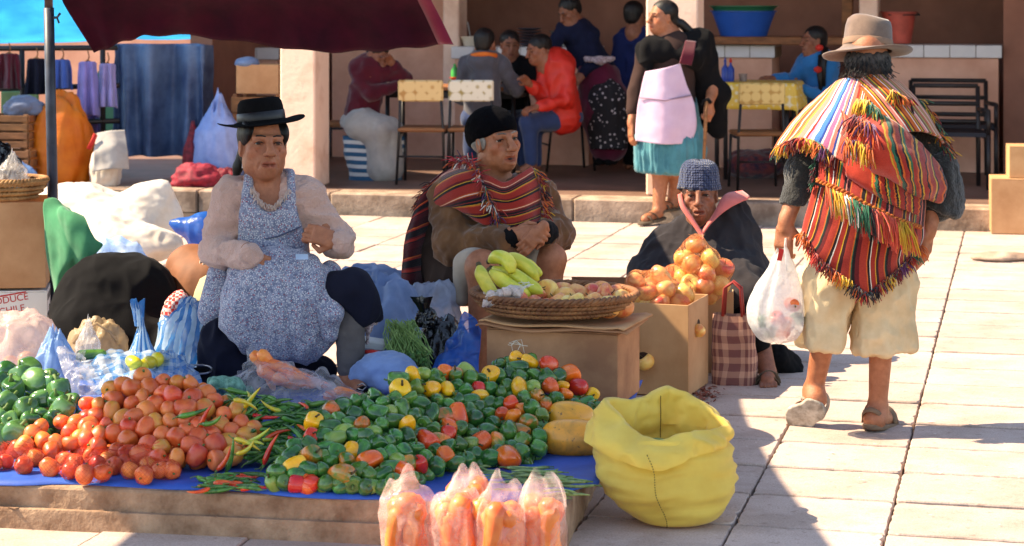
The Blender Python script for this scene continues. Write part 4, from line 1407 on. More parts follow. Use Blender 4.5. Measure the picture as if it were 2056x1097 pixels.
# ---- apples
def put_apple(px, py, d, s=1.0, k=None, lab=None):
    k = k or rng.choices('ry', (.55, .45))[0]
    p = W(px, py, d)
    o = link('apple', rng.choice(APP[k]), None, p, (rng.uniform(-1.2, 1.2), rng.uniform(-1.2, 1.2), rng.uniform(0, 6)), s * rng.uniform(.94, 1.05))
    tag(o, lab[0], 'apple', lab[1]); return p
for x, y, d, k in ((1077, 590, 8.02, 'r'), (1100, 588, 8.06, 'y'), (1041, 612, 7.90, 'r'), (1076, 616, 7.86, 'r'), (1117, 612, 7.88, 'r'), (1136, 604, 7.98, 'y'), (1155, 611, 7.86, 'y'), (1189, 611, 7.90, 'r'), (1217, 598, 8.02, 'r'), (1225, 616, 7.92, 'y'), (1250, 607, 8.02, 'y'), (1252, 622, 7.95, 'r'), (1168, 630, 7.80, 'r'), (1196, 630, 7.82, 'y'), (1161, 594, 8.08, 'r'), (1186, 594, 8.08, 'r'), (1207, 588, 8.14, 'r'), (1238, 598, 8.10, 'r'), (1140, 628, 7.80, 'y'), (1222, 632, 7.86, 'r'), (1110, 630, 7.80, 'r'), (1058, 632, 7.82, 'r'), (1090, 603, 8.1, 'y'), (1130, 590, 8.14, 'r')):
    if y > 624: y, d = y - 9, d + .06
    put_apple(x, y - 3, d, 1.14, k, (('red' if k == 'r' else 'yellowish') + ' apple lying in the oval wicker basket', ('red' if k == 'r' else 'yellow') + ' apples in the basket'))
def apple_net(lst, d0, lab, grp, tie, labn, seed):
    W3 = [put_apple(x, y, d0 + dd, 1.22, None, (lab, grp)) for x, y, dd in lst]
    net_bag('apple_net', W3, .045, M_NETW, labn, 'net bag', (W3[0].lerp(Vector(tie), .4), tie), seed=seed)
apple_net([(1277, 568, 0), (1297, 588, -.04), (1325, 557, .04), (1335, 584, -.03), (1325, 610, -.05), (1273, 601, -.02), (1299, 622, -.05), (1374, 592, .02), (1363, 612, -.02), (1312, 575, .08), (1350, 580, .09), (1290, 610, .06), (1340, 615, .05), (1265, 620, .04)], 8.93, 'sunlit apple in the net on the tall front carton', 'apples on the front carton', W(1300, 552, 8.95), 'net of sunlit apples filling the tall front carton', 5)
apple_net([(1397, 493, 0), (1374, 518, .0), (1425, 520, -.03), (1453, 540, .02), (1391, 534, -.03), (1371, 560, .02), (1415, 552, -.05), (1387, 570, -.05), (1411, 577, -.06), (1445, 574, -.03), (1351, 552, .06), (1430, 560, .07), (1400, 545, .09), (1380, 590, 0), (1420, 592, 0)], 9.22, 'sunlit apple piled up on the rear carton before the poncho', 'apples piled on the rear carton', W(1399, 482, 9.22), 'tall net of sunlit apples on the rear carton before the poncho', 6)
put_apple(1297, 727, 8.80, 1.0, 'y', ('single yellow apple bulging through the hole of the front carton', 'lone apple'))
put_apple(1403, 664, 8.86, .80, 'y', ('yellow apple showing in the finger hole of the front carton', 'lone apple at the finger hole'))
# ---- plantains and garlic in the basket
def plantain(pts, r, label):
    q = MB()
    C = catmull(np.array([tuple(p) for p in pts]), 22)
    rr = [r * (.42 + .58 * math.sin(min(1, t * 3.2) * math.pi / 2)) * (.45 + .55 * math.sin(min(1, (1 - t) * 3.6) * math.pi / 2)) for t in np.linspace(0, 1, 22)]
    q.tube([Vector(c) for c in C], rr, 10)
    e = empty('plantain', pts[0], label, 'plantain', None)
    q.build('fruit', F_PLAN, e, True)
    s = MB(); a = Vector(C[0]); t = (Vector(C[0]) - Vector(C[1])).normalized()
    s.tube([a, a + t * .015], [r * .42, r * .36], 8); s.build('stalk_end', M_STEMD, e, True)
plantain([W(962, 535, 7.92), W(968, 555, 7.90), W(982, 580, 7.90), W(996, 602, 7.92)], .026, 'green plantain standing at the left end of the basket')
plantain([W(985, 545, 8.0), W(1010, 565, 7.97), W(1040, 585, 7.96), W(1062, 594, 7.98)], .027, 'green plantain lying second from the left in the basket')
plantain([W(990, 540, 8.08), W(1030, 552, 8.02), W(1065, 575, 8.0), W(1090, 592, 8.0)], .027, 'green plantain lying across the middle of the bunch')
plantain([W(984, 524, 8.08), W(1000, 516, 8.04), W(1020, 525, 8.0), W(1028, 548, 7.98)], .027, 'curled green plantain on top of the bunch')
plantain([W(1005, 520, 8.14), W(1035, 522, 8.1), W(1062, 540, 8.08), W(1078, 566, 8.08)], .027, 'yellowish plantain arching over the top of the bunch')
plantain([W(1040, 522, 8.2), W(1062, 532, 8.18), W(1075, 545, 8.16), W(1086, 551, 8.14)], .021, 'short plantain pointing right behind the bunch')
M_GARL = mat('garlic skin', srgb(214, 190, 180), .55, .2, 30.0)
GAR = fruit_mesh('garlic_bulb', lobed(.017, .015, 7, .16, -.15, -.5, 140), M_GARL, 20, 12)
gpts = []
for i in range(26):
    x = rng.uniform(975, 1050); y = 600 - (x - 975) * .28 + rng.uniform(-4, 16)
    if x < 990: y = rng.uniform(580, 612)
    p = W(x, y, 7.86 + rng.uniform(-.03, .05)); gpts.append(p)
    o = link('garlic_bulb', GAR, None, p, rnd_rot(), rng.uniform(.85, 1.15))
    tag(o, 'small pale garlic bulb in the net in the basket', 'garlic', 'garlic bulbs in the basket')
net_bag('garlic_net', gpts, .017, mat('white net thread', srgb(236, 232, 228), .5, bump=0), 'white net of garlic bulbs at the left of the basket', 'net bag', (gpts[0].lerp(W(1056, 580, 7.86), .5), W(1058, 578, 7.86)), seed=7)
# ================================================================== PEOPLE
def skin_mat(name, col, c2):
    if name in _MC: return _MC[name]
    T = NT(name)
    co = T.coord('Object')
    a = T.n('VertexColor', layer_name='tint')
    c = T.ramp(T.noise(co, 38.0, 5.0, .65), [(.3, c2), (.7, col)])
    c = T.mix(1.0, c, a.outputs[0], 'MULTIPLY')
    T.set(Base_Color=c, Roughness=.5)
    T.b.inputs['Specular IOR Level'].default_value = .35
    T.b.inputs['Subsurface Weight'].default_value = .12
    T.b.inputs['Subsurface Radius'].default_value = (.012, .005, .003)
    T.b.inputs['Subsurface Scale'].default_value = .35
    w = T.noise(T.coord('Object', (1, 1, 2.2)), 70.0, 5.0, .7, 1.6)
    T.bump(T.math('ADD', T.noise(co, 200.0, 3.0), T.math('MULTIPLY', w, 1.6)), .45, .0026)
    _MC[name] = T.m
    return T.m
SK1 = skin_mat('brown skin', srgb(178, 112, 80), srgb(152, 90, 62))
SK2 = skin_mat('tanned skin', srgb(176, 112, 80), srgb(148, 88, 60))
SK3 = skin_mat('dark tanned skin', srgb(150, 94, 70), srgb(120, 72, 52))
M_HAIR = mat('black hair', srgb(18, 14, 14), .55, .3, 30.0, None, .4, 120.0, .004, aniso=(1, 1, .15))
M_HAIRG = mat('greying hair', srgb(150, 140, 130), .5, .4, 40.0, srgb(60, 52, 48), .6, 120.0, .004, aniso=(1, 1, .15))
M_EYEW = mat('eye white', srgb(206, 190, 176), .2, .05, bump=0)
M_EYEB = mat('dark iris', srgb(26, 16, 12), .12, .05, bump=0)
def head_sdf(mouth=0.0, smile=0.0, old=.5, jaw=1.0, nose=1.0):
    """a head about .225 m high; origin between the eyes inside the skull, face towards -Y"""
    S = SDF()
    S.ell((0, .022, .032), (.074, .094, .082), .02)
    S.ell((0, -.028, -.035), (.057 * jaw, .058, .085), .035)
    S.ell((0, -.060, -.098), (.024, .022, .020), .03)
    for s in (-1, 1):
        S.ell((s * .046 * jaw, -.005, -.062), (.020, .045, .034), .03)
        S.ell((s * .045, -.056, -.026), (.021, .019, .020), .022)
        S.cap((s * .046, -.070, .020), (s * .012, -.084, .017), .0085, .0095, .014)
    S.ell((0, -.070, -.067), (.034, .026, .030), .024)
    for s in (-1, 1):
        S.ell((s * .032, -.094, -.001), (.019, .017, .0125), .012, 's')
        S.ell((s * .032, -.0735, .0074), (.0175, .011, .0065), .005)
        S.ell((s * .032, -.0735, -.0095), (.0165, .010, .0055), .005)
    S.cap((0, -.086, .014), (0, -.112, -.030), .0085, .0125 * nose, .010)
    S.ell((0, -.114, -.036), (.0140 * nose, .0125, .0115), .006)
    for s in (-1, 1): S.ell((s * .0145 * nose, -.101, -.039), (.0085, .011, .0085), .005)
    up = .006 * smile
    S.cap((-.023, -.083, -.066 + up), (0, -.0945, -.0645), .0045, .0066, .006)
    S.cap((.023, -.083, -.066 + up), (0, -.0945, -.0645), .0045, .0066, .006)
    S.cap((-.020, -.083, -.078 - mouth + up), (0, -.0925, -.080 - mouth), .0050, .0072, .006)
    S.cap((.020, -.083, -.078 - mouth + up), (0, -.0925, -.080 - mouth), .0050, .0072, .006)
    S.cap((-.023, -.093, -.0722 - mouth * .5 + up * .8), (.023, -.093, -.0722 - mouth * .5 + up * .8), .0042 + mouth * .5, None, .003, 's')
    for s in (-1, 1):
        S.cap((s * .019, -.099, -.040), (s * .036, -.076, -.084), .0032, .0026, .008, 's')
        if old > .3:
            S.cap((s * .030, -.084, -.021), (s * .050, -.064, -.030), .0022, .0018, .006, 's')
            S.cap((s * .004, -.088, .035), (s * .034, -.078, .040), .0016, .0014, .005, 's')
        S.ell((s * .075, .006, -.010), (.010, .019, .031), .008, rot=np.array(Matrix.Rotation(s * .25, 3, 'Z')))
        S.ell((s * .084, .000, -.008), (.006, .010, .019), .005, 's')
    S.cap((0, .020, -.060), (0, .038, -.155), .050, .054, .025)
    return S
def head_tint(M, lip=(.80, .50, .48)):
    Mi = np.array(M.inverted())
    def f(v):
        L = v @ Mi[:3, :3].T + Mi[:3, 3]
        c = np.ones((len(v), 4))
        def g(cx, cy, cz, r, s, col):
            d = np.sqrt(((L - np.array([cx, cy, cz])) / np.array(r)) .__pow__(2).sum(1))
            w = np.clip((1.15 - d) / .3, 0, 1)[:, None] * s
            c[:, :3] = c[:, :3] * (1 - w) + np.array(col) * w
        g(0, -.088, -.072, (.026, .02, .014), .9, lip)
        for s in (-1, 1): g(s * .042, -.06, -.03, (.025, .03, .022), .5, (1.08, .84, .78))
        g(0, -.088, -.0722, (.024, .02, .0035), .8, (.35, .2, .2))
        for s in (-1, 1):
            g(s * .032, -.076, .003, (.021, .02, .013), .45, (.62, .5, .46))
            g(s * .010, -.108, -.043, (.006, .012, .004), .8, (.4, .28, .26))
        g(0, -.105, -.034, (.018, .02, .016), .5, (1.06, .82, .78))
        return c
    return f
def headM(c, yaw=0.0, pitch=0.0, roll=0.0, s=1.0):
    """yaw > 0 turns the face to the right of the picture, pitch > 0 lifts it"""
    return Matrix.Translation(c) @ Matrix.Rotation(yaw, 4, 'Z') @ Matrix.Rotation(-pitch, 4, 'X') @ Matrix.Rotation(roll, 4, 'Y') @ Matrix.Scale(s, 4)
def eyes_brows(M, parent, brow=M_HAIR, squint=.8, gaze=0.0):
    for s in (-1, 1):
        c = Vector((s * .032, -.0655, -.0008))
        q = MB()
        def fn(p, a, i): return p
        nu, nv = 12, 9
        vs, fs, mi = [], [], []
        for j in range(nv):
            th = math.pi * j / (nv - 1)
            for i in range(nu):
                a = 2 * math.pi * i / nu
                vs.append(M @ (c + Vector((math.sin(th) * math.cos(a), -math.cos(th), math.sin(th) * math.sin(a))) * .0130))
        for j in range(nv - 1):
            for i in range(nu):
                fs.append([j * nu + i, j * nu + (i + 1) % nu, (j + 1) * nu + (i + 1) % nu, (j + 1) * nu + i]); mi.append(1 if j < 2 else 0)
        link('eye', mesh('eye', vs, fs, None, True, mats=[M_EYEW, M_EYEB], mi=mi), parent)
        q = MB()
        q.tube([M @ Vector((s * x, y, z)) for x, y, z in ((.012, -.0925, .0215), (.026, -.0885, .0255), (.040, -.0805, .025), (.050, -.071, .020))], [.0028, .0038, .0034, .0014], 6, flat=.8)
        q.build('eyebrow', brow, parent, True)
        q = MB(); q.tube([M @ Vector((s * x, y, z)) for x, y, z in ((.017, -.0825, -.001), (.025, -.0853, .0035), (.036, -.0845, .0042), (.047, -.0775, -.001))], [.0012, .0022, .0022, .0012], 5)
        q.build('lash_line', M_HAIR, parent, True)
def hand_sdf(S, w, dirv, nrm, thumb=1, curl=.5, s=1.0, spread=.0, tcurl=.3, ktight=.004):
    """w wrist, dirv towards the fingers, nrm out of the back of the hand, thumb = side (+1 along dirv x nrm)"""
    D = Vector(dirv).normalized(); N = Vector(nrm); N = (N - D * N.dot(D)).normalized(); T = D.cross(N) * thumb
    rot = np.array([T, D, N]).T
    w = Vector(w)
    S.cap(w - D * .02 * s, w + D * .02 * s, .026 * s, .026 * s, .015)
    S.box(w + D * .055 * s, (.037 * s, .043 * s, .0135 * s), .012 * s, .012, rot=rot)
    for i, (off, ln) in enumerate(((.029, .068), (.010, .078), (-.010, .072), (-.028, .056))):
        c = curl * (1 + .12 * i)
        p = w + D * .093 * s + T * off * s
        d = D.copy()
        ax = T
        d = (D * math.cos(c * .6) - N * math.sin(c * .6)) + T * spread * (1.5 - i)
        d.normalize()
        a1 = p + d * ln * .48 * s
        d2 = (D * math.cos(c * 1.7) - N * math.sin(c * 1.7)); d2.normalize()
        a2 = a1 + d2 * ln * .32 * s
        d3 = (D * math.cos(c * 2.4) - N * math.sin(c * 2.4)); d3.normalize()
        a3 = a2 + d3 * ln * .24 * s
        S.cap(p - D * .01 * s, a1, .0095 * s, .0088 * s, ktight)
        S.cap(a1, a2, .0088 * s, .0080 * s, ktight)
        S.cap(a2, a3, .0080 * s, .0068 * s, ktight)
    p = w + D * .022 * s + T * .028 * s - N * .004 * s
    m = p + (D * .75 + T * .75 - N * .25 * (1 + tcurl)).normalized() * .036 * s
    e = m + (D * (1.0) + T * (.25 - tcurl) - N * .5 * tcurl).normalized() * .034 * s
    S.cap(p, m, .0125 * s, .0105 * s, .010)
    S.cap(m, e, .0102 * s, .0080 * s, .004)
def person(loc, label): return empty('person', loc, label, 'person')
def hat_lathe(name, M, prof, m, parent, seg=56, fn=None, band=None):
    q = MB()
    q.lathe(prof, (0, 0, 0), seg, fn, close=False)
    q.v = [M @ v for v in q.v]
    o = q.build(name, m, parent, True)
    return o
def fringe(name, pts, dirv, ln, cols, parent, m=None, per=6, thick=.0022, seed=1, curl=.35, tuft=None):
    """yarn tassels along an edge: pts polyline of Vectors, dirv the hanging direction"""
    r_ = random.Random(seed)
    q = MB()
    P = catmull(np.array([tuple(p) for p in pts]), max(4, int(sum((pts[i + 1] - pts[i]).length for i in range(len(pts) - 1)) / .011)))
    for i, p in enumerate(P):
        p = Vector(p)
        col = cols[int((i / len(P)) * len(cols) * 1.0) % len(cols)] if tuft else r_.choice(cols)
        for k in range(per):
            c = col if r_.random() < .72 else r_.choice(cols)
            sh = r_.uniform(.75, 1.1)
            c4 = (c[0] * sh, c[1] * sh, c[2] * sh, 1)
            d = (Vector(dirv) + V3(r_.gauss(0, curl), r_.gauss(0, curl), r_.gauss(0, curl * .6))).normalized()
            L = ln * r_.uniform(.65, 1.15)
            a = p + V3(r_.uniform(-.006, .006), r_.uniform(-.006, .004), r_.uniform(-.004, .004))
            b2 = a + d * L * .5 + V3(r_.gauss(0, .006), r_.gauss(0, .006), 0)
            e = b2 + (d + Vector((0, 0, -.5))).normalized() * L * .5
            q.tube([a, b2, e], [thick, thick, thick * .7], 4, True, 1.0, c4)
    o = q.build(name, m or tint_mat('dyed yarn', .9, .3), parent, True)
    return tag(o, kind='stuff')
M_FLORAL = None
def floral(name):
    T = NT(name)
    co = T.coord('Object')
    v = T.n('TexVoronoi'); v.inputs['Scale'].default_value = 150.0; T.l(co, v.inputs['Vector'])
    v2 = T.n('TexVoronoi'); v2.inputs['Scale'].default_value = 88.0; T.l(co, v2.inputs['Vector'])
    base = T.ramp(T.noise(co, 60.0, 3.0), [(.35, srgb(98, 104, 128)), (.6, srgb(138, 142, 160))])
    wf = T.ramp(v.outputs['Distance'], [(.30, (1, 1, 1)), (.42, (0, 0, 0))])
    c = T.mix(wf, base, srgb(196, 192, 194))
    mf = T.ramp(v2.outputs['Distance'], [(.18, (1, 1, 1)), (.26, (0, 0, 0))])
    c = T.mix(mf, c, srgb(150, 66, 84))
    T.set(Base_Color=c, Roughness=.85)
    T.b.inputs['Sheen Weight'].default_value = .2
    T.b.inputs['Specular IOR Level'].default_value = .15
    T.bump(T.noise(co, 320.0, 2.0), .3, .002)
    return T.m
M_FLORAL = floral('small floral cotton')
M_CARDI = mat('beige pink knit', srgb(224, 176, 158), .95, .1, 12.0, None, 1.0, 150.0, .012, sheen=.4, spec=.1)
M_NAVY = weave('navy wool', srgb(24, 25, 40), 260, .9)
M_BLACKW = weave('black wool', srgb(16, 15, 17), 240, .92)
M_GREYK = mat('grey knit legging', srgb(92, 84, 82), .95, .12, 14.0, None, .6, 170.0, .003)
M_LACE = mat('white lace', srgb(206, 188, 190), .8, .4, 90.0, srgb(110, 84, 92), .5, 200.0)
M_FELTB = mat('black felt', srgb(13, 12, 14), .9, .2, 30.0, None, .3, 200.0, .002, spec=.1)
# ------------------------------------------------------------------ seated woman with the black hat
D1 = 8.2
def J1(x, y, dd=0.0): return W(x, y, D1 + dd)
p1 = person(J1(545, 700), 'seated woman in black felt hat, pink cardigan and floral apron')
p1.location.z = .0
M1 = headM(J1(528, 291), R(20), R(7), R(2), 1.13)
hs = head_sdf(.001, -.3, .8, 1.06, 1.12).xform(M1)
S = SDF().join(hs)
S.ell(J1(541, 440, .02), (.150, .095, .15), .06)
S.ell(J1(545, 560, .02), (.165, .12, .17), .06)
S.cap(J1(535, 372, .03), J1(540, 410, .03), .058, .075, .04)
S.cap(J1(470, 392, .02), J1(612, 392, .02), .052, .052, .04)
S.cap(J1(462, 400), J1(432, 505, -.03), .048, .042, .03); S.cap(J1(432, 505, -.03), J1(500, 513, -.26), .034, .024, .02)
S.cap(J1(620, 400), J1(680, 490, -.03), .048, .042, .03); S.cap(J1(680, 490, -.03), J1(672, 486, -.20), .040, .029, .02)
hand_sdf(S, J1(502, 511, -.258), (.42, -.02, -.85), (-.25, -.85, .35), -1, .30, 1.0)
hand_sdf(S, J1(674, 485, -.205), (-.75, -.30, .32), (.15, -.9, .35), -1, 1.15, .98, tcurl=.8)
S.cap(J1(590, 640, 0), J1(700, 592, -.20), .075, .045, .04); S.cap(J1(700, 592, -.20), J1(703, 752, -.20), .045, .040, .03)
S.cap(J1(500, 650, 0), J1(455, 700, -.12), .085, .06, .04); S.cap(J1(455, 700, -.12), J1(470, 752, -.08), .055, .040, .03)
for (a, b2) in ((J1(705, 766, -.20), J1(722, 780, -.33)), (J1(470, 765, -.08), J1(465, 780, -.14))):
    S.cap(a, b2, .036, .026, .03)
sdf_obj('body', S, .0042, SK1, p1, tint=head_tint(M1), relax=0)
eyes_brows(M1, p1)
C = SDF()
C.ell(J1(541, 440, .02), (.160, .108, .165), .06).ell(J1(545, 555, .03), (.168, .122, .16), .06)
C.cap(J1(468, 390, .02), J1(612, 390, .02), .066, .066, .05)
C.cap(J1(458, 402), J1(434, 505, -.03), .062, .060, .04); C.cap(J1(434, 505, -.03), J1(492, 514, -.23), .058, .042, .03)
C.cap(J1(620, 402), J1(680, 487, -.02), .060, .056, .04); C.cap(J1(680, 487, -.02), J1(680, 490, -.17), .054, .042, .03)
C.cap(J1(484, 514, -.20), J1(501, 513, -.262), .043, .041, .006)
C.cap(J1(682, 489, -.15), J1(677, 487, -.205), .042, .040, .006)
C.ell(J1(541, 372, -.075), (.052, .09, .085), .02, 's')
sdf_obj('cardigan', C, .0055, M_CARDI, p1, [(.009, (9, 9, 14), 2, 1), (.004, (22, 22, 30), 5, 1), (.003, (60, 60, 60), 8)])
q = MB()
ln = [J1(507, 378, -.09), J1(520, 402, -.11), J1(541, 412, -.115), J1(562, 404, -.11), J1(580, 380, -.09)]
fringe('lace_collar', ln, (0, -.2, -1), .018, [srgb(226, 206, 196), srgb(210, 186, 178)], p1, mat('cream lace', srgb(214, 186, 172), .9), 6, .002, 4, .25)
A = SDF()
A.ell(J1(541, 440, .015), (.180, .130, .182), .05).ell(J1(548, 545, .01), (.172, .142, .15), .06)
A.cap(J1(480, 380, .02), J1(602, 380, .02), .074, .074, .05)
A.ell(J1(541, 362, -.08), (.070, .13, .118), .012, 's')
A.plane(J1(487, 430), (-1, 0, .10)).plane(J1(604, 430), (1, 0, .18)).plane(J1(540, 585), (0, 0, -1)).plane(J1(540, 400, .03), (0, 1, 0))
sdf_obj('apron_bib', A, .0055, M_FLORAL, p1, [(.005, (10, 10, 8), 7, 1)])
q = MB()
tb = [J1(500 + i * 13, 478 - (i * 1.1 if i > 4 else -i * .5), -.123 - .035 * math.sin(i / 9 * math.pi)) for i in range(10)]
A = SDF()
A.ell(J1(566, 612, -.16), (.224, .145, .228), .05)
A.ell(J1(548, 540, -.04), (.170, .150, .09), .06)
A.plane(J1(560, 733, -.2), (0, -.1, -1), .03)
A.plane(J1(560, 600, -.02), (0, 1, .05), .01)
sdf_obj('apron_lap', A, .006, M_FLORAL, p1, [(.019, (9, 4, 2.4), 3, 1), (.008, (20, 10, 6), 9, 1), (.012, (6, 6, 5), 5)])
A = SDF()
A.ell(J1(566, 611, -.16), (.229, .151, .225), .05)
A.plane(J1(478, 600), (-1, 0, .05)).plane(J1(586, 600), (1, 0, .02)).plane(J1(540, 527), (-.05, 0, 1)).plane(J1(540, 650), (0, 0, -1), .02).plane(J1(560, 600, -.1), (0, 1, 0))
sdf_obj('apron_pocket', A, .006, M_FLORAL, p1, [(.019, (9, 4, 2.4), 3, 1), (.008, (20, 10, 6), 9, 1), (.012, (6, 6, 5), 5)])
A = SDF()
A.ell(J1(566, 611, -.16), (.229, .151, .225), .05)
A.plane(J1(591, 600), (-1, 0, .02)).plane(J1(656, 600), (1, 0, .1)).plane(J1(540, 524), (.06, 0, 1)).plane(J1(540, 648), (-.1, 0, -1), .02).plane(J1(560, 600, -.1), (0, 1, 0))
sdf_obj('apron_pocket', A, .006, M_FLORAL, p1, [(.019, (9, 4, 2.4), 3, 1), (.008, (20, 10, 6), 9, 1), (.012, (6, 6, 5), 5)])
A = SDF(); A.cap(J1(662, 548, -.14), J1(670, 628, -.28), .044, .046, .05).cap(J1(655, 600, -.22), J1(660, 668, -.24), .05, .035, .06)
sdf_obj('apron_side', A, .006, M_FLORAL, p1, [(.012, (16, 16, 5), 4)])
A = SDF(); A.cap(J1(440, 550, -.03), J1(424, 628, -.08), .040, .048, .04).cap(J1(455, 560, -.02), J1(448, 610, -.08), .04, .04, .04)
sdf_obj('apron_side', A, .006, M_FLORAL, p1, [(.012, (18, 18, 5), 8)])
q = MB()
q.tube([J1(497, 470, -.085), J1(512, 480, -.100), J1(535, 480, -.112), J1(560, 474, -.112), J1(585, 464, -.100), J1(605, 455, -.085)], .003, 5); q.build('bib_seam', weave('apron seam', srgb(84, 90, 116), 200), p1, True)
q = MB(); q.box(J1(606, 516, -.34), (.045, .004, .02), .1); q.build('paper_slip', mat('pale blue paper', srgb(170, 196, 226), .6), p1)
K = SDF()
K.ell(J1(548, 650, 0), (.20, .17, .11), .08)
K.cap(J1(600, 630, -.05), J1(698, 576, -.22), .10, .068, .06).cap(J1(698, 576, -.22), J1(728, 625, -.20), .070, .055, .05)
K.cap(J1(730, 600, -.2), J1(756, 636, -.12), .040, .020, .05)
K.cap(J1(490, 650, -.03), J1(450, 690, -.10), .10, .085, .06).cap(J1(450, 690, -.10), J1(440, 750, -.08), .085, .085, .05)
K.cap(J1(470, 745, -.15), J1(640, 745, -.02), .05, .06, .06)
sdf_obj('skirt', K, .0065, M_NAVY, p1, [(.012, (12, 12, 5), 6, 1)])
K = SDF(); K.cap(J1(742, 636, -.17), J1(752, 646, -.12), .020, .014, .02).cap(J1(740, 648, -.17), J1(737, 688, -.14), .018, .006, .02)
sdf_obj('lace_petticoat', K, .0055, M_LACE, p1, [(.006, (60, 60, 60), 6)])
K = SDF(); K.cap(J1(703, 610, -.205), J1(704, 735, -.205), .058, .052, .03).plane(J1(700, 737, 0), (0, 0, -1))
sdf_obj('legging', K, .0055, M_GREYK, p1, [(.005, (14, 14, 40), 6)])
K = SDF(); K.cap(J1(708, 784, -.24), J1(726, 787, -.34), .030, .026, .02).ell(J1(713, 767, -.25), (.030, .05, .026), .01, 's')
sdf_obj('shoe', K, .005, M_BLACKW, p1)
q = MB(); q.tube([J1(718, 774, -.366), J1(728, 770, -.372), J1(736, 777, -.37), J1(728, 784, -.375), J1(718, 780, -.37)], .003, 6); q.build('shoe_buckle', mat('steel buckle', srgb(190, 180, 168), .25, .1, metal=.9), p1, True)
H = SDF()
H.ell((0, .030, .036), (.080, .098, .080), .02).ell((0, .060, -.03), (.066, .055, .06), .03)
for s in (-1, 1): H.ell((s * .066, -.012, .038), (.018, .055, .040), .02)
H.ell((0, -.09, -.03), (.058, .05, .092), .01, 's')
H = H.xform(M1)
H.cap(J1(488, 300, .09), J1(478, 335, .10), .020, .017, .02).cap(J1(478, 335, .10), J1(466, 390, .12), .017, .012, .02)
sdf_obj('hair', H, .005, M_HAIR, p1, [(.003, (60, 60, 8), 3)])
q = MB(); e_ = J1(489, 322, .045); q.tube([e_, e_ + V3(.002, -.004, -.012), e_ + V3(.003, -.004, -.03)], [.002, .008, .010], 6); q.build('earring', mat('white lace earring', srgb(214, 206, 206), .5), p1, True)
HM = M1 @ Matrix.Translation((0, .022, .076)) @ Matrix.Scale(.93, 4) @ Matrix.Rotation(R(-7), 4, 'Y') @ Matrix.Rotation(R(3), 4, 'X')
def brimf(p, a, i):
    if i >= 9: return p
    k = p.xy.length
    w = max(0, (k - .09) / .09)
    return Vector((p.x * (1.02), p.y * .92, p.z + w * (.016 * math.cos(2 * a) + .006 * math.sin(3 * a) - .006)))
prof = [(.085, -.004), (.10, -.006), (.125, -.004), (.150, .000), (.158, .004), (.157, .007), (.15, .005), (.125, .002), (.10, .004), (.088, .010), (.086, .03), (.084, .055), (.080, .075), (.070, .088), (.05, .092), (.02, .088), (.001, .087)]
hat = hat_lathe('felt_hat', HM, prof, M_FELTB, p1, fn=brimf)
q = MB(); q.lathe([(.0885, .010), (.0893, .014), (.0875, .040), (.0862, .041)], (0, 0, 0), 56, close=False); q.v = [HM @ v for v in q.v]
q.build('hat_band', mat('black satin ribbon', srgb(24, 23, 28), .45, .1), p1, True)
q = MB(); q.box(J1(545, 735, .05), (.36, .28, .05), 0, .01); q.v = [Vector((v.x, v.y, v.z)) for v in q.v]
st = empty('low_stool', J1(545, 760, .08), 'low wooden stool under the seated woman in the black hat', 'stool')
zz = J1(545, 700, .05).z
q = MB(); q.box((J1(545, 700, .12).x, D1 + .12, zz), (.34, .26, .035), 0, .006); q.build('seat', M_WOOD, st)
for sx in (-1, 1):
    for sy in (-1, 1):
        q = MB(); q.box((J1(545, 700, .12).x + sx * .14, D1 + .12 + sy * .10, (zz - .018) / 2), (.035, .035, zz - .018), 0, .003); q.build('leg', M_WOOD, st)
# ------------------------------------------------------------------ laughing old man in the red striped poncho
D2 = 9.2
def J2(x, y, dd=0.0): return W(x, y, D2 + dd)
M_JACK = weave('brown canvas jacket', srgb(124, 84, 54), 220, .85, srgb(90, 60, 40))
M_COAT = weave('dark brown coat', srgb(58, 44, 38), 220, .9)
M_CREAM = weave('grey cream wool', srgb(178, 160, 142), 180, .9)
RED, DRED, ORG, BLK, YEL, GRN, WHT, PNK, BLU, PUR = (srgb(160, 44, 34), srgb(104, 24, 28), srgb(206, 96, 40), srgb(30, 20, 24), srgb(206, 156, 48), srgb(36, 96, 70), srgb(226, 214, 200), srgb(226, 128, 112), srgb(70, 128, 190), srgb(96, 48, 90))
M_RBAND = stripes_mat('red and black banded wool', [(5, RED), (.5, ORG), (.35, WHT), (.5, ORG), (1.6, DRED), (1.4, BLK), (.4, RED), (1.2, BLK), (.4, YEL), (.8, ORG), (4, RED), (1.4, DRED), (.4, YEL), (1.5, BLK)], 2.0, 'v')
M_DBAND = stripes_mat('dark banded wool', [(3, srgb(70, 18, 24)), (.5, ORG), (.7, RED), (2.6, BLK), (.6, DRED), (1.0, RED), (.4, BLK), (2.4, srgb(84, 22, 28))], 2.6, 'v')
p2 = person(J2(980, 600), 'laughing old man in black knit cap and red striped poncho')
p2.location.z = 0
M2 = headM(J2(996, 281), R(33), R(4), R(-5), 1.14)
S = SDF().join(head_sdf(.011, 1.3, .9, .94, 1.2).xform(M2))
S.cap(J2(985, 330, .03), J2(985, 375, .03), .055, .07, .04)
S.ell(J2(990, 440, .06), (.16, .11, .17), .06).ell(J2(985, 540, .05), (.17, .13, .14), .06)
S.cap(J2(915, 385, .05), J2(1070, 385, .05), .06, .06, .05)
S.cap(J2(905, 395, .03), J2(922, 490, -.05), .05, .045, .03); S.cap(J2(922, 490, -.05), J2(1030, 478, -.22), .045, .03, .03)
S.cap(J2(1080, 395, .03), J2(1108, 470, -.05), .05, .045, .03); S.cap(J2(1108, 470, -.05), J2(1088, 468, -.20), .045, .03, .03)
hand_sdf(S, J2(1034, 468, -.235), (.72, -.30, .0), (-.1, -.9, .4), -1, .6, .98)
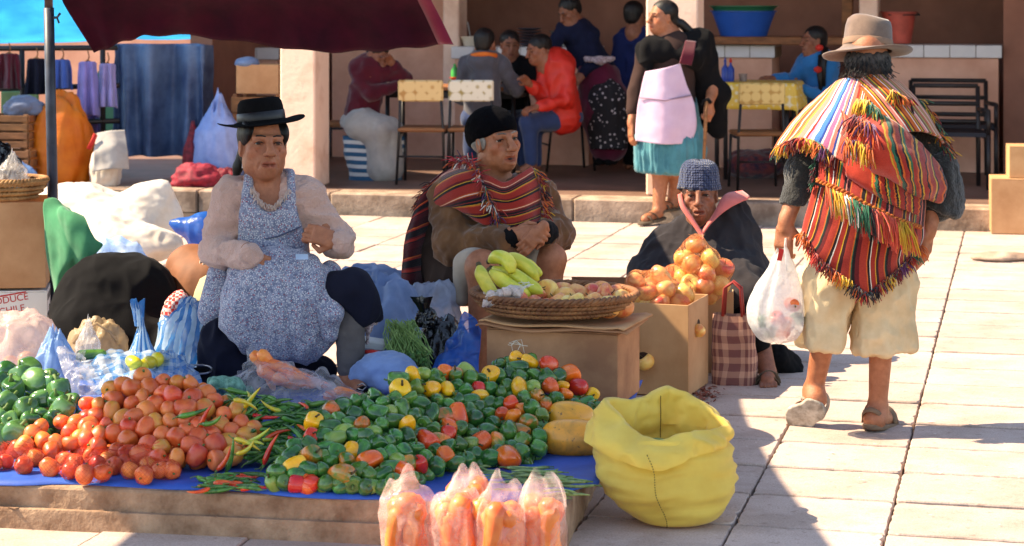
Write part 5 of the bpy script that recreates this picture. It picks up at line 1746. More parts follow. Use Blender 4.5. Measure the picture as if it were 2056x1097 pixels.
hand_sdf(S, J2(1086, 460, -.265), (-.55, -.15, -.62), (.25, -.95, .1), -1, .45, .88)
S.cap(J2(950, 560, .02), J2(968, 535, -.28), .085, .068, .05); S.cap(J2(968, 535, -.28), J2(962, 752, -.22), .062, .040, .03)
S.cap(J2(1030, 560, .02), J2(1108, 520, -.16), .085, .058, .05); S.cap(J2(1108, 520, -.16), J2(1094, 745, -.14), .056, .038, .03)
for a, b2 in ((J2(962, 766, -.22), J2(965, 780, -.33)), (J2(1092, 762, -.2), J2(1096, 776, -.31))): S.cap(a, b2, .038, .028, .03)
sdf_obj('body', S, .0043, SK2, p2, tint=head_tint(M2), relax=0)
eyes_brows(M2, p2, M_HAIRG)
q = MB(); q.tube([M2 @ V3(-.014, -.078, -.073), M2 @ V3(0, -.084, -.0725), M2 @ V3(.014, -.078, -.073)], .005, 6); q.build('open_mouth', mat('mouth dark', srgb(52, 20, 18), .6), p2, True)
H = SDF(); H.ell((0, .04, -.012), (.078, .062, .045), .02)
for s in (-1, 1): H.ell((s * .066, .0, -.0), (.014, .028, .032), .015)
H.ell((0, -.075, -.01), (.062, .062, .10), .01, 's')
sdf_obj('hair', H.xform(M2), .005, M_HAIRG, p2, [(.004, (70, 70, 30), 3)])
K = SDF(); K.ell((0, .026, .046), (.092, .112, .084), .02); K.ell((0, .090, .010), (.066, .04, .055), .04)
K.plane((0, -.09, .036), (0, -.34, -1), .012)
K = K.xform(M2)
sdf_obj('knit_cap', K, .005, mat('black knit', srgb(10, 9, 12), .97, .15, 30.0, None, .5, 150.0, .004, spec=.05), p2, [(.002, (60, 60, 60), 4)])
C = SDF()
C.ell(J2(990, 440, .06), (.178, .13, .19), .06).ell(J2(975, 545, .05), (.185, .15, .14), .06)
C.cap(J2(912, 392, .05), J2(1075, 390, .05), .072, .07, .05)
C.cap(J2(902, 398, .03), J2(918, 490, -.05), .088, .092, .05); C.cap(J2(918, 490, -.05), J2(1012, 482, -.20), .088, .055, .04)
C.cap(J2(1082, 398, .03), J2(1112, 472, -.04), .068, .070, .05); C.cap(J2(1112, 472, -.04), J2(1098, 470, -.15), .068, .052, .04)
C.cap(J2(945, 500, -.08), J2(1030, 498, -.17), .05, .035, .05)
sdf_obj('jacket', C, .006, M_JACK, p2, [(.012, (10, 10, 9), 2, 1), (.006, (24, 24, 20), 6, 1)])
C = SDF(); C.cap(J2(1014, 482, -.20), J2(1030, 476, -.225), .050, .044, .01); sdf_obj('cuff', C, .005, M_BLACKW, p2, [(.005, (40, 40, 40), 4)])
C = SDF(); C.cap(J2(1098, 468, -.16), J2(1090, 466, -.215), .052, .046, .01); sdf_obj('cuff', C, .005, M_BLACKW, p2, [(.005, (40, 40, 40), 4)])
C = SDF(); C.ell(J2(905, 520, .10), (.13, .12, .19), .06).cap(J2(880, 470, .08), J2(890, 570, .08), .08, .09, .05).cap(J2(895, 555, -.02), J2(925, 570, -.10), .085, .065, .05)
sdf_obj('coat_tail', C, .0065, M_COAT, p2, [(.012, (10, 10, 7), 5, 1)])
C = SDF(); C.cap(J2(948, 560, .0), J2(958, 535, -.20), .092, .078, .05); C.cap(J2(932, 530, -.20), J2(925, 598, -.20), .045, .034, .05); C.cap(J2(1035, 555, .0), J2(1088, 528, -.10), .09, .076, .05)
C.cap(J2(1080, 515, -.14), J2(1074, 565, -.13), .036, .03, .04)
sdf_obj('short_trousers', C, .006, M_CREAM, p2, [(.010, (14, 14, 8), 5)])
front = [[J2(962, 346, -.03), J2(985, 354, -.10), J2(1012, 366, -.145), J2(1040, 352, -.12), J2(1066, 336, -.05)],
         [J2(958, 372, -.06), J2(985, 380, -.13), J2(1015, 388, -.175), J2(1048, 372, -.15), J2(1078, 354, -.06)],
         [J2(972, 405, -.10), J2(998, 412, -.17), J2(1025, 412, -.185), J2(1056, 402, -.16), J2(1084, 388, -.07)],
         [J2(986, 432, -.13), J2(1010, 440, -.185), J2(1035, 438, -.195), J2(1062, 430, -.165), J2(1086, 420, -.09)],
         [J2(1000, 452, -.16), J2(1018, 462, -.20), J2(1040, 462, -.205), J2(1064, 452, -.175), J2(1084, 445, -.11)]]
Pf = patch_pts(front, 40, 40)
sheet('poncho_front', Pf, M_RBAND, p2, .008, (1, 1.1), .010, 9.0, 2)
shl = [[J2(950, 328, .03), J2(922, 334, .06), J2(890, 348, .10), J2(862, 368, .14)],
       [J2(962, 338, -.05), J2(932, 346, -.08), J2(896, 360, -.06), J2(862, 388, .02)],
       [J2(968, 372, -.10), J2(942, 378, -.13), J2(908, 390, -.12), J2(872, 412, -.03)],
       [J2(984, 408, -.13), J2(962, 416, -.16), J2(940, 418, -.155), J2(915, 418, -.11)],
       [J2(1002, 440, -.16), J2(985, 450, -.18), J2(972, 452, -.18), J2(956, 444, -.15)]]
sheet('poncho_shoulder', patch_pts(shl, 36, 40), M_RBAND, p2, .008, (1, 1.1), .010, 9.0, 6)
cape = [[J2(950, 326, .07), J2(900, 340, .06), J2(872, 360, .04), J2(852, 380, .02)],
        [J2(915, 370, .10), J2(880, 380, .03), J2(852, 398, .0), J2(836, 412, .0)],
        [J2(900, 425, .14), J2(868, 432, .04), J2(838, 446, -.02), J2(820, 456, .0)],
        [J2(885, 490, .16), J2(855, 496, .05), J2(828, 506, -.02), J2(810, 514, .0)],
        [J2(880, 568, .18), J2(850, 572, .06), J2(824, 572, .0), J2(806, 570, .02)]]
sheet('poncho_back', patch_pts(cape, 30, 50), M_DBAND, p2, .009, (1, 1.6), .012, 8.0, 4)
yc = [RED, ORG, PUR, srgb(190, 40, 60), BLK, srgb(150, 30, 50)]
fringe('fringe', [J2(868, 368, .09), J2(850, 395, .08), J2(845, 410, .08)], (-.7, -.2, -.35), .05, [ORG, RED, BLK, DRED], p2, None, 7, .0026, 2, .35)
fringe('fringe', [J2(915, 325, .02), J2(935, 326, .0), J2(952, 338, -.04), J2(966, 362, -.09)], (-.1, -.6, .15), .06, [PUR, RED, srgb(200, 50, 60), WHT, ORG], p2, None, 7, .0026, 3, .55)
fringe('fringe', [J2(972, 375, -.12), J2(985, 405, -.15), J2(1000, 435, -.18)], (.2, -.5, -.7), .06, [BLK, GRN, ORG, PUR, RED, WHT], p2, None, 7, .0026, 4, .45)
fringe('fringe', [J2(1070, 338, -.05), J2(1082, 358, -.07), J2(1088, 390, -.08), J2(1090, 425, -.10), J2(1086, 442, -.11)], (.75, -.35, -.4), .05, [RED, PUR, ORG, DRED, YEL, BLK], p2, None, 7, .0026, 5, .4)
q = MB(); q.box((J2(930, 605, .1).x, D2 + .08, J2(900, 606, .0).z), (.42, .24, .03), R(4), .004)
bn = empty('low_bench', (J2(930, 605, .1).x, D2 + .08, 0), 'low plank bench under the laughing old man', 'bench')
q.build('seat', M_WOOD, bn)
for sx in (-1, 1):
    zz = J2(900, 606, .0).z - .015
    q = MB(); q.box((J2(930, 605, .1).x + sx * .16, D2 + .08, zz / 2), (.04, .20, zz), R(4), .003); q.build('leg', M_WOOD, bn)
# ------------------------------------------------------------------ man wrapped in the charcoal poncho, blue knit hat
D3 = 9.72
def J3(x, y, dd=0.0): return W(x, y, D3 + dd)
M_CHAR = weave('charcoal felt', srgb(52, 48, 50), 260, .92, srgb(42, 38, 40), vscale=4.0)
M_PINKT = weave('coral pink lining', srgb(226, 110, 100), 220, .85)
M_BKNIT = None
def knit(name, col, c2, sx=90.0, sz=70.0):
    T = NT(name)
    co = T.coord('Object')
    v = T.n('TexVoronoi'); v.inputs['Scale'].default_value = sx; v.inputs['Randomness'].default_value = .25; T.l(co, v.inputs['Vector'])
    c = T.ramp(v.outputs['Distance'], [(.2, col), (.75, c2)])
    T.set(Base_Color=c, Roughness=.95); T.b.inputs['Sheen Weight'].default_value = .3; T.b.inputs['Specular IOR Level'].default_value = .1
    T.bump(T.math('MULTIPLY', v.outputs['Distance'], -1.0), .9, .012)
    return T.m
M_BKNIT = knit('blue grey chunky knit', srgb(62, 72, 104), srgb(26, 30, 52))
p3 = person((J3(1410, 600).x, D3 + .05, 0), 'old man huddled in charcoal poncho and blue knit hat behind the apples')
M3 = headM(J3(1404, 391), R(-8), R(2), R(-3), 1.02)
S = SDF().join(head_sdf(.003, -.4, .9, .98, 1.1).xform(M3))
S.cap(J3(1408, 432, .03), J3(1410, 480, .05), .055, .09, .05)
S.ell(J3(1410, 540, .06), (.17, .13, .17), .06).ell(J3(1410, 640, .08), (.19, .17, .12), .06)
S.cap(J3(1335, 500, .05), J3(1485, 500, .05), .06, .06, .05)
for sx, x0, x1 in ((-1, 1335, 1355), (1, 1485, 1465)):
    S.cap(J3(x0, 500, .05), J3(x1 + sx * 25, 590, -.02), .05, .045, .03); S.cap(J3(x1 + sx * 25, 590, -.02), J3(x1 - sx * 25, 590, -.2), .045, .03, .03)
hand_sdf(S, J3(1380, 590, -.2), (.8, -.3, 0), (0, -.8, .4), -1, .5, 1.0); hand_sdf(S, J3(1440, 590, -.2), (-.8, -.3, 0), (0, -.8, .4), 1, .5, 1.0)
S.cap(J3(1460, 660, .0), J3(1505, 610, -.30), .08, .062, .05); S.cap(J3(1505, 610, -.30), W(1541, 742, 9.13), .058, .036, .03)
S.cap(J3(1380, 660, .0), J3(1360, 620, -.28), .08, .062, .05); S.cap(J3(1360, 620, -.28), J3(1372, 740, -.3), .058, .036, .03)
fa, fb = W(1542, 752, 9.13), W(1541, 766, 9.02)
S.cap(fa, fb, .034, .030, .02)
for k in range(5): S.cap(fb + V3(-.028 + .014 * k, -.02, -.006), fb + V3(-.032 + .0155 * k, -.048 + .004 * abs(k - 1), -.014), .0085 + (.003 if k == 4 else 0), .0075, .004)
S.cap(J3(1372, 752, -.3), J3(1374, 758, -.42), .034, .026, .02)
sdf_obj('body', S, .0045, SK3, p3, tint=head_tint(M3), relax=0)
eyes_brows(M3, p3)
H = SDF(); H.ell((0, .035, .0), (.080, .075, .06), .02); H.ell((0, -.075, -.01), (.066, .066, .10), .01, 's')
sdf_obj('hair', H.xform(M3), .005, M_HAIR, p3, [(.004, (70, 70, 30), 3)])
HM = M3 @ Matrix.Translation((0, .016, .026)) @ Matrix.Rotation(R(3), 4, 'Y') @ Matrix.Rotation(R(-6), 4, 'X')
def hf(p, a, i):
    k = 1 + .02 * math.cos(a * 14) * (1 if i < 8 else .3)
    return Vector((p.x * k, p.y * 1.12 * k, p.z + .006 * math.sin(2 * a + 1)))
hat_lathe('knit_hat', HM, [(.084, -.002), (.094, -.010), (.098, -.006), (.095, .010), (.091, .026), (.088, .055), (.084, .080), (.077, .100), (.064, .115), (.042, .124), (.02, .126), (.001, .126)], M_BKNIT, p3, 84, hf)
C = SDF()
C.ell(J3(1408, 480, .06), (.15, .12, .12), .08)
C.cap(J3(1340, 505, .05), J3(1480, 500, .05), .075, .075, .06)
C.cap(J3(1340, 505, .05), J3(1312, 570, -.03), .085, .085, .08); C.cap(J3(1312, 570, -.03), J3(1345, 600, -.26), .08, .08, .08)
C.cap(J3(1480, 500, .05), J3(1498, 560, -.02), .080, .085, .08); C.cap(J3(1498, 560, -.02), J3(1502, 592, -.28), .085, .092, .08)
C.ell(J3(1408, 560, -.10), (.20, .17, .14), .10)
C.ell(J3(1408, 600, .08), (.26, .18, .20), .10)
C.cap(J3(1290, 545, .05), J3(1300, 600, .02), .05, .05, .08); C.cap(J3(1515, 560, .05), J3(1525, 600, .02), .05, .05, .08)
C.cap(J3(1462, 430, .06), J3(1500, 530, .04), .05, .07, .06).cap(J3(1488, 412, .10), J3(1505, 480, .08), .025, .05, .05)
C.ell(J3(1409, 405, -.03), (.082, .10, .10), .02, 's')
C.plane(J3(1400, 628, 0), (0, 0, -1), .02)
sdf_obj('poncho', C, .0065, M_CHAR, p3, [(.014, (7, 7, 4), 2, 1), (.006, (18, 18, 9), 6, 1)])
col = [[J3(1368, 388, -.02), J3(1374, 412, -.09), J3(1392, 440, -.13), J3(1411, 470, -.17)],
       [J3(1361, 392, -.03), J3(1366, 416, -.11), J3(1386, 446, -.15), J3(1409, 478, -.18)]]
sheet('collar_trim', patch_pts([col[0], [(Vector(a) + Vector(b)) / 2 + V3(0, -.008, 0) for a, b in zip(*col)], col[1]], 24, 6), M_PINKT, p3, .006)
col = [[J3(1411, 470, -.17), J3(1430, 446, -.13), J3(1462, 420, -.05), J3(1496, 402, .03)],
       [J3(1412, 466, -.155), J3(1432, 436, -.10), J3(1462, 404, -.02), J3(1505, 396, .06)],
       [J3(1412, 462, -.14), J3(1434, 428, -.07), J3(1456, 392, .03), J3(1490, 384, .12)]]
sheet('collar_flap', patch_pts(col, 24, 10), M_PINKT, p3, .008, (1, 1), .004, 12.0, 3)
q = MB(); q.tube([J3(1410, 470, -.185), J3(1412, 490, -.20), J3(1413, 515, -.21)], .004, 6); q.build('front_piping', M_PINKT, p3, True)
C = SDF(); C.cap(J3(1460, 660, .0), J3(1508, 618, -.28), .10, .085, .06).cap(J3(1508, 618, -.28), W(1524, 690, 9.2), .08, .052, .04).cap(J3(1380, 660, 0), J3(1365, 630, -.26), .1, .085, .06).cap(J3(1365, 630, -.26), J3(1372, 740, -.28), .08, .06, .04).cap(J3(1400, 680, .1), J3(1480, 680, .1), .11, .11, .05)
sdf_obj('trousers', C, .0065, M_BLACKW, p3, [(.010, (14, 14, 7), 6)])
def sandal(a, b2, w, parent, name='sandal', m=None, sole=.022):
    """a = heel, b2 = toe on the ground side; sole plate and crossing straps"""
    m = m or mat('sandal rubber', srgb(92, 76, 60), .8, .25, 20.0)
    a, b2 = Vector(a), Vector(b2)
    d = (b2 - a).normalized(); s = d.cross(V3(0, 0, 1)).normalized(); u = s.cross(d).normalized()
    S = SDF()
    S.cap(a, b2, w * .42, w * .52, .02)
    rot = np.array([s, d, u]).T
    pl = SDF(); L = (b2 - a).length
    pl.ell((a + b2) / 2, (w * .56, L * .5 + w * .48, sole), .01, rot=rot)
    pl.plane((a + b2) / 2 + u * sole * .45, u, .003).plane((a + b2) / 2 - u * sole * .45, -u, .003)
    e = sdf_obj(name, pl, .0045, m, parent)
    for t, h, fw in ((.78, .040, .0), (.58, .055, .12)):
        c = a.lerp(b2, t)
        q = MB(); pts = [c + s * w * .50 * math.cos(k * math.pi / 10) * (1) + d * (fw * L * (math.cos(k * math.pi / 10))) + u * (sole * .3 + h * math.sin(k * math.pi / 10)) for k in range(11)]
        q.tube(pts, .0105, 8, flat=.35); q.build('strap', m, e, True)
    c = a
    q = MB(); pts = [c - d * w * .42 * math.sin(k * math.pi / 10) + s * w * .44 * math.cos(k * math.pi / 10) + d * .03 + u * (sole * .3 + .040) for k in range(11)]
    q.tube(pts, .009, 8, flat=.4); q.build('heel_strap', m, e, True)
    return e
sandal(fa + V3(0, .03, -.040), fb + V3(0, -.02, -.030), .095, p3)
o = sdf_obj('dark_cloth', SDF().cap(W(1560, 715, 9.35), W(1590, 735, 9.4), .055, .045, .05).cap(W(1570, 735, 9.35), W(1600, 752, 9.35), .03, .02, .05).ell(W(1555, 740, 9.4), (.07, .06, .06), .05), .0065, M_BLACKW, None, [(.014, (24, 24, 24), 6)])
tag(o, 'crumpled black cloth on the pavement beside the sandalled foot', 'cloth')
# ------------------------------------------------------------------ man walking away in the striped shawls
D4 = 8.1
def J4(x, y, dd=0.0): return W(x, y, D4 + dd)
M_KNITK = mat('charcoal knit', srgb(44, 42, 40), .95, .2, 20.0, None, 1.0, 110.0, .008, sheen=.3)
M_TROU = mat('cream homespun', srgb(212, 186, 148), .92, .12, 9.0, srgb(192, 164, 126), .5, 230.0, .003)
M_FELT = mat('brown felt', srgb(122, 98, 84), .9, .22, 9.0, srgb(92, 72, 62), .3, 180.0, .003, sheen=.3)
p4 = person((J4(1740, 862).x, D4, 0), 'man walking away in felt hat, striped shawls and cream trousers')
M4 = headM(J4(1742, 118, .0), R(172), R(-6), R(0), 1.0)
S = SDF().join(head_sdf().xform(M4))
S.cap(J4(1742, 150, .02), J4(1744, 200, .03), .055, .085, .05)
S.ell(J4(1745, 310, .05), (.17, .11, .19), .08).ell(J4(1735, 470, .04), (.165, .12, .16), .08)
S.cap(J4(1672, 238, .06), J4(1818, 240, .06), .055, .055, .05)
S.cap(J4(1650, 250, .06), J4(1612, 345, .02), .052, .045, .03); S.cap(J4(1612, 345, .02), J4(1579, 445, -.04), .043, .029, .03)
S.cap(J4(1840, 252, .06), J4(1884, 360, .03), .050, .045, .03); S.cap(J4(1886, 360, .03), J4(1864, 462, -.02), .043, .029, .03)
hand_sdf(S, J4(1578, 448, -.042), (-.12, -.05, -1), (-.45, -.85, .1), -1, .85, 1.0, tcurl=.5)
hand_sdf(S, J4(1864, 462, -.02), (-.12, .10, -1), (.75, -.6, 0), 1, .35, .98)
S.cap(J4(1690, 520, .03), J4(1662, 640, .0), .092, .062, .05); S.cap(J4(1662, 640, .0), J4(1634, 785, .10), .050, .034, .04)
S.cap(J4(1785, 520, .03), J4(1772, 640, .0), .092, .062, .05); S.cap(J4(1772, 640, .0), J4(1762, 822, .03), .050, .034, .04)
hl, tl = J4(1638, 800, .06), J4(1607, 846, .13)
S.cap(hl, J4(1632, 786, .10), .036, .036, .03); S.cap(hl, tl, .036, .034, .03)
hr, tr = J4(1756, 842, .00), J4(1784, 838, .17)
S.cap(hr, J4(1762, 822, .03), .036, .036, .03); S.cap(hr, tr, .037, .034, .03)
for k in range(5): S.cap(tr + V3(-.026 + .013 * k, .01, -.008), tr + V3(-.028 + .015 * k, .05, -.014), .0095, .008, .004)
sdf_obj('body', S, .0048, SK2, p4, tint=head_tint(M4))
H = SDF(); H.ell((0, .035, -.012), (.088, .086, .058), .03); H.ell((0, .055, -.045), (.076, .052, .036), .03); H.ell((0, -.10, -.02), (.07, .07, .11), .01, 's')
sdf_obj('hair', H.xform(M4), .005, mat('dark greying hair', srgb(74, 64, 60), .6, .4, 40.0, srgb(40, 34, 32), .6, 120.0, .004), p4, [(.006, (70, 70, 16), 3), (.004, (140, 140, 40), 8)])
q = MB(); rr = random.Random(9)
for k in range(140):
    a = rr.uniform(-1.3, 1.3)
    b0 = M4 @ V3(.082 * math.sin(a), .035 + .085 * math.cos(a), rr.uniform(-.06, .005))
    out = (M4.to_3x3() @ V3(math.sin(a), math.cos(a), 0)).normalized()
    q.tube([b0, b0 + out * .012 + V3(rr.gauss(0, .005), 0, -.016), b0 + out * rr.uniform(.0, .022) + V3(rr.gauss(0, .012), 0, -.030)], .0013, 3, False)
tag(q.build('hair_strands', M_HAIR, p4, True), kind='stuff')
HM = M4 @ Matrix.Translation((0, -.002, .036)) @ Matrix.Rotation(R(-3), 4, 'Y') @ Matrix.Rotation(R(5), 4, 'X')
def wb_(p, a, i):
    if i >= 10: return Vector((p.x * 1.0, p.y * 1.12, p.z + (.006 * math.sin(2 * a) if i > 12 else 0)))
    k = p.xy.length
    w = max(0, (k - .09) / .08)
    return Vector((p.x * 1.02, p.y * 1.02, p.z + w * (-.018 + .022 * abs(math.cos(a)) ** 2 * math.cos(a) * -.3 - .020 * math.cos(a - .2) + .006 * math.sin(3 * a + 1))))
prof = [(.090, -.004), (.105, -.008), (.13, -.010), (.155, -.006), (.165, .000), (.166, .004), (.16, .004), (.13, -.002), (.105, .002), (.094, .008), (.093, .014), (.091, .045), (.088, .085), (.082, .108), (.070, .118), (.045, .118), (.02, .110), (.001, .108)]
hat_lathe('felt_hat', HM, prof, M_FELT, p4, 64, wb_)
q = MB(); q.lathe([(.0950, .010), (.0958, .013), (.0945, .034), (.0932, .035)], (0, 0, 0), 64, lambda p, a, i: Vector((p.x, p.y * 1.12, p.z)), close=False); q.v = [HM @ v for v in q.v]
q.build('hat_band', mat('worn hat band', srgb(136, 104, 84), .8, .2), p4, True)
C = SDF()
C.ell(J4(1745, 310, .05), (.185, .125, .20), .08).ell(J4(1738, 440, .04), (.17, .13, .14), .08)
C.cap(J4(1672, 240, .06), J4(1818, 242, .06), .062, .062, .05)
C.cap(J4(1650, 252, .06), J4(1613, 340, .02), .060, .062, .04); C.cap(J4(1613, 340, .02), J4(1592, 408, -.02), .060, .050, .03)
C.cap(J4(1840, 252, .07), J4(1884, 350, .04), .058, .062, .05); C.cap(J4(1884, 350, .04), J4(1884, 412, .02), .062, .066, .04)
C.plane(J4(1590, 412, 0), (-.18, 0, -1), .01)
C2 = SDF().cap(J4(1888, 340, .03), J4(1886, 425, .02), .072, .085, .04).cap(J4(1905, 380, .03), J4(1918, 410, .02), .045, .035, .04).plane(J4(1890, 428, 0), (-.38, 0, -1), .012)
sdf_obj('jersey', C, .006, M_KNITK, p4, [(.008, (14, 14, 14), 2), (.004, (50, 50, 50), 7)])
sdf_obj('wide_sleeve', C2, .006, M_KNITK, p4, [(.012, (18, 18, 8), 2), (.005, (60, 60, 60), 7)])
def frus(S, pts, k=.05):
    for (a, ra), (b2, rb) in zip(pts, pts[1:]): S.cap(a, b2, ra, rb, k)
C = SDF(); frus(C, [(J4(1690, 480, .03), .115), (J4(1662, 590, .01), .103), (J4(1656, 720, .0), .104)]); C.plane(J4(1656, 697, 0), (-.10, 0, -1), .008)
C.ell(J4(1735, 480, .04), (.19, .13, .12), .08)
C.plane(J4(1708, 640, 0), (1, 0, -.35), .03)
sdf_obj('trouser_leg', C, .006, M_TROU, p4, [(.011, (10, 10, 5), 3, 1), (.005, (22, 22, 14), 8, 1)])
C = SDF(); frus(C, [(J4(1780, 480, .03), .115), (J4(1776, 590, .01), .108), (J4(1773, 730, .0), .122)]); C.plane(J4(1773, 704, 0), (.06, 0, -1), .008)
sdf_obj('trouser_leg', C, .006, M_TROU, p4, [(.011, (10, 10, 5), 5, 1), (.005, (22, 22, 14), 9, 1)])
M_SOLE = mat('worn pale sole', srgb(190, 180, 166), .85, .35, 24.0, srgb(120, 110, 98), .7, 40.0, .008)
def sole_sandal(a, b2, up, w, m_s, m_t, parent):
    a, b2, u = Vector(a), Vector(b2), Vector(up).normalized()
    d = (b2 - a).normalized(); u = (u - d * u.dot(d)).normalized(); s = d.cross(u)
    rot = np.array([s, d, u]).T
    L = (b2 - a).length; c = (a + b2) / 2
    pl = SDF().ell(c + d * L * .22, (w * .52, L * .36, .05), .03, rot=rot).ell(c - d * L * .24, (w * .44, L * .28, .05), .03, rot=rot)
    pl.plane(c + u * .011, u, .003).plane(c - u * .011, -u, .003)
    e = sdf_obj('sandal', pl, .0045, m_s, parent)
    for t, wid in ((.30, .46), (.18, .42)):
        k0 = a.lerp(b2, 1 - t)
        q = MB(); q.tube([k0 + s * w * wid * math.cos(k * math.pi / 10) + u * (.008 + .062 * math.sin(k * math.pi / 10)) - d * .02 * math.sin(k * math.pi / 10) for k in range(11)], .012, 8, flat=.35); q.build('strap', m_t, e, True)
    k0 = a
    q = MB(); q.tube([k0 + d * (.06 - .062 * math.sin(k * math.pi / 12)) + s * w * .43 * math.cos(k * math.pi / 12) + u * (.020 + .045 * math.sin(k * math.pi / 12)) for k in range(13)], .010, 8, flat=.4); q.build('heel_strap', m_t, e, True)
    q = MB(); q.tube([k0 + d * .05 + s * w * .44 * math.cos(k * math.pi / 12) + u * (.012 + .085 * math.sin(k * math.pi / 12)) for k in range(13)], .009, 8, flat=.4); q.build('ankle_strap', m_t, e, True)
    return e
M_STRAP = mat('brown sandal strap', srgb(120, 94, 74), .75, .2, 20.0)
sole_sandal(J4(1650, 812, .02), J4(1590, 850, .10), (.42, .80, .42), .115, M_SOLE, mat('pale sandal strap', srgb(176, 158, 140), .75, .2, 20.0), p4)
sole_sandal(J4(1746, 858, -.04), J4(1786, 853, .20), (0, 0, 1), .10, M_STRAP, M_STRAP, p4)
# --- shawls: woven sheets laid over shoulders and back
NAR = [(1.2, ORG), (.35, WHT), (.5, RED), (.5, YEL), (.4, BLK), (1.0, PNK), (.35, WHT), (.6, RED), (.5, GRN), (.5, YEL), (.5, DRED)]
M_SH_L = stripes_mat('pink and blue striped shawl', [(.6, ORG), (.3, WHT), (.4, RED), (.3, WHT), (.6, ORG), (.3, YEL), (.4, DRED), (.5, ORG), (.3, WHT), (.5, ORG), (.3, GRN), (.5, YEL), (1.4, PNK), (.4, WHT), (.5, RED), (.6, srgb(196, 150, 200)), (.5, WHT), (1.0, BLU), (.5, srgb(40, 70, 150)), (.4, WHT), (1.0, srgb(196, 110, 150)), (.3, WHT), (.7, PNK), (.4, srgb(40, 70, 150)), (.4, WHT), (1.2, srgb(222, 108, 92)), (.8, RED)], 1.25, 'u')
M_SH_N = stripes_mat('narrow striped shawl', NAR, 3.6, 'u')
M_SH_B = stripes_mat('red bundle cloth', [(6.5, srgb(186, 58, 42)), (.35, YEL), (.4, ORG), (.5, GRN), (.35, BLK), (.35, ORG), (.9, RED), (.35, BLK), (.3, YEL), (.4, GRN), (.9, RED), (.35, ORG), (.35, BLK), (.35, YEL), (1.2, RED), (.35, BLK), (.4, ORG), (.9, RED), (.3, YEL), (.4, BLK), (1.0, RED), (.35, ORG), (.3, BLK)], 1.0, 'u', .9, None, .03)
M_SH_M = stripes_mat('red and dark striped cloth', [(2.4, srgb(168, 50, 40)), (.35, ORG), (.9, BLK), (.3, YEL), (1.3, RED), (.35, WHT), (.8, DRED), (.3, ORG), (.5, BLK), (.3, YEL), (.6, GRN), (1.2, RED), (.6, BLK), (.3, PNK), (.9, srgb(70, 22, 30)), (.3, ORG)], 3.0, 'u')
M_SH_D = stripes_mat('fine striped lower cloth', [(1.6, srgb(170, 54, 42)), (.25, ORG), (.6, BLK), (.2, WHT), (1.2, RED), (.2, YEL), (.7, srgb(60, 20, 26)), (1.4, srgb(160, 50, 40)), (.3, ORG), (.2, GRN), (.6, BLK), (.9, DRED)], 4.4, 'u')
def shawl(name, ctrl, m, wob, seed, nu=56, nv=44, uvs=(1, 1), thick=.010):
    return sheet(name, patch_pts([[J4(*c) for c in row] for row in ctrl], nu, nv), m, p4, thick, uvs, wob, 9.0, seed)
shawl('shawl_left', [
    [(1668, 176, .06), (1694, 160, -.02), (1722, 160, -.07), (1750, 168, -.10)],
    [(1622, 214, .06), (1660, 212, -.06), (1702, 218, -.12), (1746, 226, -.16)],
    [(1582, 258, .04), (1632, 252, -.09), (1684, 272, -.15), (1740, 290, -.19)],
    [(1556, 300, .03), (1610, 278, -.10), (1672, 314, -.16), (1738, 352, -.20)]], M_SH_L, .010, 1)
shawl('shawl_right', [
    [(1718, 168, -.06), (1748, 148, -.10), (1782, 152, -.07), (1806, 164, .0)],
    [(1742, 194, -.14), (1786, 184, -.15), (1822, 192, -.09), (1842, 204, .02)],
    [(1768, 228, -.18), (1816, 222, -.17), (1854, 232, -.10), (1872, 246, .02)],
    [(1798, 270, -.22), (1846, 264, -.18), (1884, 274, -.11), (1898, 292, .02)]], M_SH_N, .008, 2)
shawl('shawl_back', [
    [(1652, 292, -.11), (1700, 300, -.17), (1760, 330, -.20), (1820, 370, -.18), (1858, 395, -.08)],
    [(1645, 330, -.13), (1694, 345, -.19), (1755, 380, -.22), (1815, 412, -.19), (1856, 430, -.09)],
    [(1642, 362, -.15), (1688, 380, -.22), (1750, 414, -.25), (1810, 442, -.22), (1852, 456, -.10)]], M_SH_M, .012, 3, 60, 40)
shawl('shawl_lower', [
    [(1636, 372, -.09), (1690, 385, -.155), (1750, 415, -.18), (1808, 442, -.16), (1856, 448, -.06)],
    [(1620, 425, -.09), (1680, 442, -.16), (1745, 472, -.185), (1808, 482, -.15), (1856, 470, -.06)],
    [(1612, 458, -.09), (1662, 495, -.155), (1738, 532, -.175), (1804, 516, -.14), (1852, 482, -.06)],
    [(1610, 466, -.09), (1648, 520, -.145), (1742, 588, -.155), (1806, 536, -.125), (1848, 490, -.06)]], M_SH_D, .012, 4, 70, 50)
shawl('bundle_top', [
    [(1704, 250, -.17), (1742, 222, -.20), (1792, 244, -.21), (1848, 288, -.17), (1884, 330, -.08)],
    [(1700, 284, -.26), (1750, 268, -.30), (1800, 294, -.31), (1850, 326, -.26), (1892, 352, -.13)],
    [(1728, 318, -.28), (1770, 314, -.32), (1816, 338, -.32), (1858, 362, -.26), (1898, 378, -.13)],
    [(1752, 340, -.24), (1788, 350, -.27), (1826, 372, -.27), (1862, 392, -.21), (1890, 400, -.10)],
    [(1748, 348, -.19), (1788, 366, -.20), (1826, 388, -.20), (1860, 402, -.15), (1884, 404, -.08)]], M_SH_B, .016, 5, 64, 54)
shawl('bundle_under', [
    [(1700, 318, -.19), (1745, 336, -.23), (1795, 362, -.24), (1850, 395, -.18)],
    [(1700, 345, -.21), (1745, 372, -.25), (1800, 395, -.26), (1848, 415, -.19)],
    [(1712, 362, -.19), (1755, 392, -.22), (1802, 415, -.23), (1845, 432, -.16)]], M_SH_B, .012, 6, 50, 30)
